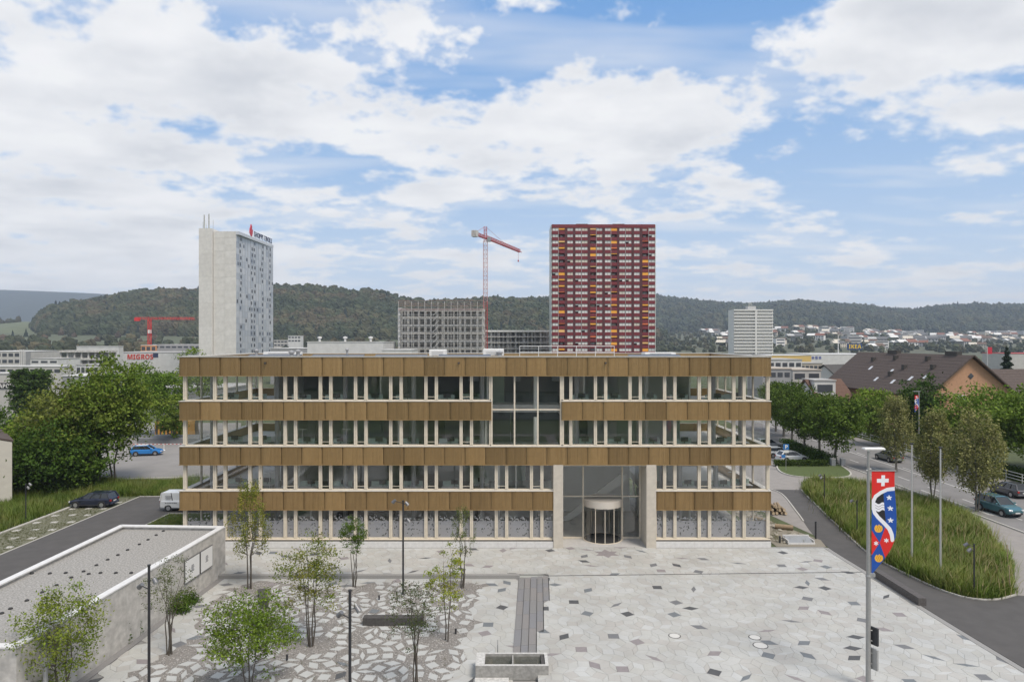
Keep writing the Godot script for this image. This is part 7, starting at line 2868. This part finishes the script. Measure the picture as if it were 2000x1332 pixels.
# ---------------------------------------------------------------- vehicles
# side outline: stations along x (front is +x): [x, half width, underside, shoulder height]
func car(label: String, at: Vector3, turn: float, paint: Material, kind: String, group := "") -> Node3D:
	var o := thing("van" if kind == "van" else "car", label, "van" if kind == "van" else "car", at, group, turn)
	var black := mat("tyre_black", Color(0.015, 0.015, 0.016), 0.85)
	var trim := mat("trim_black", Color(0.03, 0.03, 0.032), 0.6)
	var gl := mat("car_glass", Color(0.025, 0.03, 0.034), 0.06)
	gl.metallic_specular = 0.6
	var L := 4.2
	var H := 1.48
	var st := [[-2.1, 0.72, 0.42, 0.82], [-2.0, 0.82, 0.3, 0.95], [-1.5, 0.87, 0.22, 0.97], [-0.6, 0.885, 0.2, 0.95], [0.5, 0.885, 0.2, 0.93], [1.0, 0.87, 0.22, 0.9], [1.6, 0.84, 0.24, 0.82], [1.95, 0.76, 0.28, 0.7], [2.1, 0.62, 0.36, 0.6]]
	var cab := [[-1.95, 0.0], [-1.55, 1.0], [0.2, 1.0], [1.02, 0.0]]  # rear foot, rear roof, front roof, windscreen foot
	var wb := 1.28
	if kind == "suv":
		H = 1.66
		for s in st:
			s[3] += 0.12
			s[2] += 0.06
	elif kind == "estate":
		cab = [[-2.05, 0.0], [-1.75, 1.0], [0.15, 1.0], [1.0, 0.0]]
	elif kind == "van":
		H = 1.85
		st = [[-2.2, 0.8, 0.4, 1.05], [-2.15, 0.87, 0.28, 1.12], [-1.5, 0.9, 0.24, 1.12], [0.5, 0.9, 0.24, 1.1], [1.1, 0.88, 0.24, 1.05], [1.75, 0.85, 0.26, 0.98], [2.05, 0.76, 0.28, 0.82], [2.2, 0.62, 0.36, 0.66]]
		cab = [[-2.18, 0.0], [-2.05, 1.0], [0.75, 1.0], [1.5, 0.0]]
		wb = 1.35
	var b := MB.new()
	for i in st.size() - 1:
		var ring := []
		for k in 2:
			var s: Array = st[i + k]
			var x: float = s[0]
			var w: float = s[1]
			ring.append([Vector3(x, s[2], -w * 0.9), Vector3(x, s[2] + 0.14, -w), Vector3(x, s[3] - 0.16, -w), Vector3(x, s[3] - 0.03, -w * 0.95), Vector3(x, s[3], -w * 0.84), Vector3(x, s[3], w * 0.84), Vector3(x, s[3] - 0.03, w * 0.95), Vector3(x, s[3] - 0.16, w), Vector3(x, s[2] + 0.14, w), Vector3(x, s[2], w * 0.9)])
		for k in 10:
			var j := (k + 1) % 10
			b.quad(ring[0][k], ring[0][j], ring[1][j], ring[1][k])
		if i == 0:
			for k in range(1, 9):
				b.tri(ring[0][0], ring[0][k + 1], ring[0][k])
		if i == st.size() - 2:
			for k in range(1, 9):
				b.tri(ring[1][0], ring[1][k], ring[1][k + 1])
	var body := part(o, "body", b, paint)
	var sh := func(x: float) -> float:
		for i in st.size() - 1:
			if x <= st[i + 1][0]:
				return lerpf(st[i][3], st[i + 1][3], clampf((x - st[i][0]) / (st[i + 1][0] - st[i][0]), 0, 1))
		return st[st.size() - 1][3]
	# greenhouse: glass solid, painted roof and pillars
	var wl := 0.83 if kind != "van" else 0.86
	var wt := 0.63 if kind != "van" else 0.76
	var low := []
	var hi := []
	for s in [-1.0, 1.0]:
		low.append([Vector3(cab[0][0], sh.call(cab[0][0]) - 0.02, s * wl * 0.94), Vector3(cab[3][0], sh.call(cab[3][0]) - 0.02, s * wl * 0.94)])
		hi.append([Vector3(cab[1][0], H - 0.05, s * wt), Vector3(cab[2][0], H - 0.05, s * wt)])
	b = MB.new()
	b.quad(low[1][0], low[1][1], hi[1][1], hi[1][0])
	b.quad(low[0][1], low[0][0], hi[0][0], hi[0][1])
	part(o, "side_window", b, gl if kind != "van" else gl)
	b = MB.new()
	b.quad(low[1][1], low[0][1], hi[0][1], hi[1][1])
	part(o, "windscreen", b, gl)
	b = MB.new()
	b.quad(low[0][0], low[1][0], hi[1][0], hi[0][0])
	part(o, "rear_window", b, gl)
	b = MB.new()
	b.quad(hi[1][0] + Vector3(-0.04, 0.0, 0.02), hi[1][1] + Vector3(0.04, 0, 0.02), Vector3(cab[2][0] - 0.15, H, wt * 0.8), Vector3(cab[1][0] + 0.15, H, wt * 0.8))
	b.quad(hi[0][1] + Vector3(0.04, 0, -0.02), hi[0][0] + Vector3(-0.04, 0, -0.02), Vector3(cab[1][0] + 0.15, H, -wt * 0.8), Vector3(cab[2][0] - 0.15, H, -wt * 0.8))
	b.quad(Vector3(cab[1][0] + 0.15, H, wt * 0.8), Vector3(cab[2][0] - 0.15, H, wt * 0.8), Vector3(cab[2][0] - 0.15, H, -wt * 0.8), Vector3(cab[1][0] + 0.15, H, -wt * 0.8))
	b.quad(Vector3(cab[2][0] - 0.15, H, wt * 0.8), hi[1][1] + Vector3(0.04, 0, 0.02), hi[0][1] + Vector3(0.04, 0, -0.02), Vector3(cab[2][0] - 0.15, H, -wt * 0.8))
	b.quad(Vector3(cab[1][0] + 0.15, H, -wt * 0.8), hi[0][0] + Vector3(-0.04, 0, -0.02), hi[1][0] + Vector3(-0.04, 0, 0.02), Vector3(cab[1][0] + 0.15, H, wt * 0.8))
	part(o, "roof", b, paint)
	for s in 2:
		var side := -1.0 if s == 0 else 1.0
		for t in [0.0, 0.33, 0.68, 1.0]:
			b = MB.new()
			var p: Vector3 = low[s][0].lerp(low[s][1], t)
			var q: Vector3 = hi[s][0].lerp(hi[s][1], t)
			var fat := 0.055 if t > 0.1 else 0.11
			b.tube(p + Vector3(0, 0, side * 0.01), q + Vector3(0, 0, side * 0.01), fat, fat * 0.7, 6, false)
			part(o, "pillar", b, paint if t in [0.0, 1.0] else trim)
		if kind == "van":  # panelled load side
			b = MB.new()
			var p0: Vector3 = low[s][0]
			var p1: Vector3 = low[s][0].lerp(low[s][1], 0.6)
			var q0: Vector3 = hi[s][0]
			var q1: Vector3 = hi[s][0].lerp(hi[s][1], 0.74)
			var e := Vector3(0, 0, side * 0.03)
			if s == 1:
				b.quad(p0 + e, p1 + e, q1 + e, q0 + e)
			else:
				b.quad(p1 + e, p0 + e, q0 + e, q1 + e)
			part(o, "load_panel", b, paint)
		b = MB.new()
		b.bevel_box(Vector3(cab[3][0] - 0.25, sh.call(0.8) + 0.1, side * 0.98), Vector3(0.13, 0.14, 0.18), 0.03)
		part(o, "mirror", b, paint)
		b = MB.new()
		b.bevel_box(Vector3(st[st.size() - 2][0] + 0.02, st[st.size() - 2][3] - 0.1, side * 0.6), Vector3(0.22, 0.13, 0.3), 0.03, Basis(Vector3.UP, -side * 0.35))
		part(o, "headlight", b, mat("headlight", Color(0.6, 0.62, 0.64), 0.1))
		b = MB.new()
		b.bevel_box(Vector3(st[0][0] + 0.03, st[0][3] - 0.08, side * 0.68), Vector3(0.14, 0.3 if kind == "van" else 0.18, 0.2), 0.02)
		part(o, "tail_light", b, mat("tail_light", Color(0.35, 0.02, 0.015), 0.2))
		b = MB.new()
		b.box(Vector3(-0.1, 0.3, side * 0.885), Vector3(2.0, 0.09, 0.03))
		part(o, "side_sill", b, trim)
		for x in [-wb, wb]:
			b = MB.new()  # dark wheel arch, tyre and rim
			b.tube(Vector3(x, 0.33, side * 0.62), Vector3(x, 0.33, side * 0.895), 0.385, 0.385, 18)
			part(o, "wheel_arch", b, trim)
			b = MB.new()
			b.tube(Vector3(x, 0.32, side * 0.68), Vector3(x, 0.32, side * 0.91), 0.32, 0.32, 20)
			var tyre := part(o, "wheel", b, black)
			b = MB.new()
			b.tube(Vector3(x, 0.32, side * 0.86), Vector3(x, 0.32, side * 0.918), 0.215, 0.2, 14)
			part(tyre, "rim", b, mat("alloy", Color(0.45, 0.45, 0.46), 0.35, 0.8))
	var f: Array = st[st.size() - 1]
	b = MB.new()
	b.bevel_box(Vector3(f[0] - 0.06, 0.42, 0), Vector3(0.2, 0.16, 1.1), 0.03)
	part(o, "grille", b, trim)
	for e in [f[0] + 0.05, st[0][0] - 0.03]:
		b = MB.new()
		b.box(Vector3(e, 0.5 if e > 0 else 0.62, 0), Vector3(0.03, 0.11, 0.48))
		part(o, "number_plate", b, mat("plate_white", Color(0.65, 0.65, 0.62), 0.5))
	b = MB.new()
	b.bevel_box(Vector3(st[0][0] + 0.08, 0.4, 0), Vector3(0.26, 0.18, 1.5), 0.04)
	part(o, "rear_bumper", b, trim if kind == "van" else paint)
	return o


func car_paint(key: String, c: Color) -> StandardMaterial3D:
	var m := mat(key, c, 0.32, 0.15)
	m.clearcoat_enabled = true
	m.clearcoat = 0.7
	m.clearcoat_roughness = 0.06
	return m


func build_vehicles() -> void:
	var white := car_paint("paint_white", Color(0.66, 0.67, 0.67))
	car("dark blue estate car parked on the turf bays", Vector3(-42.3, 0.02, -68.9), PI + 0.02, car_paint("paint_navy", Color(0.01, 0.014, 0.035)), "estate")
	var v := car("white delivery van half hidden behind the office corner", Vector3(-32.3, 0.02, -67.6), 0.0, white, "van")
	for k in 4:
		var b := MB.new()
		b.box(Vector3(-1.35, 1.52 - k * 0.11, 0.86 + 0.02 * k), Vector3([0.7, 0.55, 0.6, 0.42][k], 0.035, 0.012), Basis(Vector3.RIGHT, -0.16))
		part(v, "lettering_line", b, mat("van_print", Color(0.12, 0.12, 0.13), 0.6))
	var tb := MB.new()
	for k in 7:
		tb.box(Vector3(-1.6 + k * 0.17, 0.84, 0.915), Vector3([0.13, 0.1, 0.14][k % 3], 0.07, 0.012))
	part(v, "lettering_line", tb, mat("van_print", Color()))
	var t := car("bright blue car with white roof on the far parking lot", Vector3(-53.47, 0.0, -99.826) + Vector3(0, 0.012, 0), 0.25, car_paint("paint_sky", Color(0.02, 0.2, 0.55)), "hatch")
	var b := MB.new()
	b.bevel_box(Vector3(-0.6, 1.5, 0), Vector3(1.5, 0.04, 1.05), 0.02)
	part(t, "white_roof", b, white)
	car("white car parked nearest the hedge", Vector3(38.9, 0.02, -94.6), 0.12, white, "hatch", "cars parked behind the hedge")
	car("white car parked second from the hedge", Vector3(38.4, 0.02, -98.2), 0.12, car_paint("paint_pearl", Color(0.58, 0.6, 0.61)), "estate", "cars parked behind the hedge")
	car("silver car parked farthest from the hedge", Vector3(39.6, 0.02, -105.2), 0.1, car_paint("paint_silver", Color(0.36, 0.37, 0.38)), "suv", "cars parked behind the hedge")
	car("grey-green car driving away beyond the banner", Vector3(52.6, 0.01, -95.2), PI / 2 + 0.1, car_paint("paint_grey", Color(0.17, 0.18, 0.175)), "hatch", "cars on the street")
	car("dark grey car on the far lane above the teal car", Vector3(54.0, 0.01, -74.0), PI / 2 + 0.05, car_paint("paint_dark", Color(0.07, 0.07, 0.078)), "estate", "cars on the street")
	car("teal car driving towards the viewer on the near lane", Vector3(47.3, 0.01, -66.2), -PI / 2 + 0.12, car_paint("paint_teal", Color(0.05, 0.14, 0.16)), "suv", "cars on the street")
	car("pale car parked on the far lot behind the tree trunks", Vector3(-69.446, 0.0, -110.203) + Vector3(0, 0.012, 0), 0.2, car_paint("paint_silver", Color()), "hatch", "cars on the far lot")
	car("white car parked on the far lot behind the left trees", Vector3(-70.529, 0.0, -108.064) + Vector3(0, 0.012, 0), 0.3, white, "hatch", "cars on the far lot")
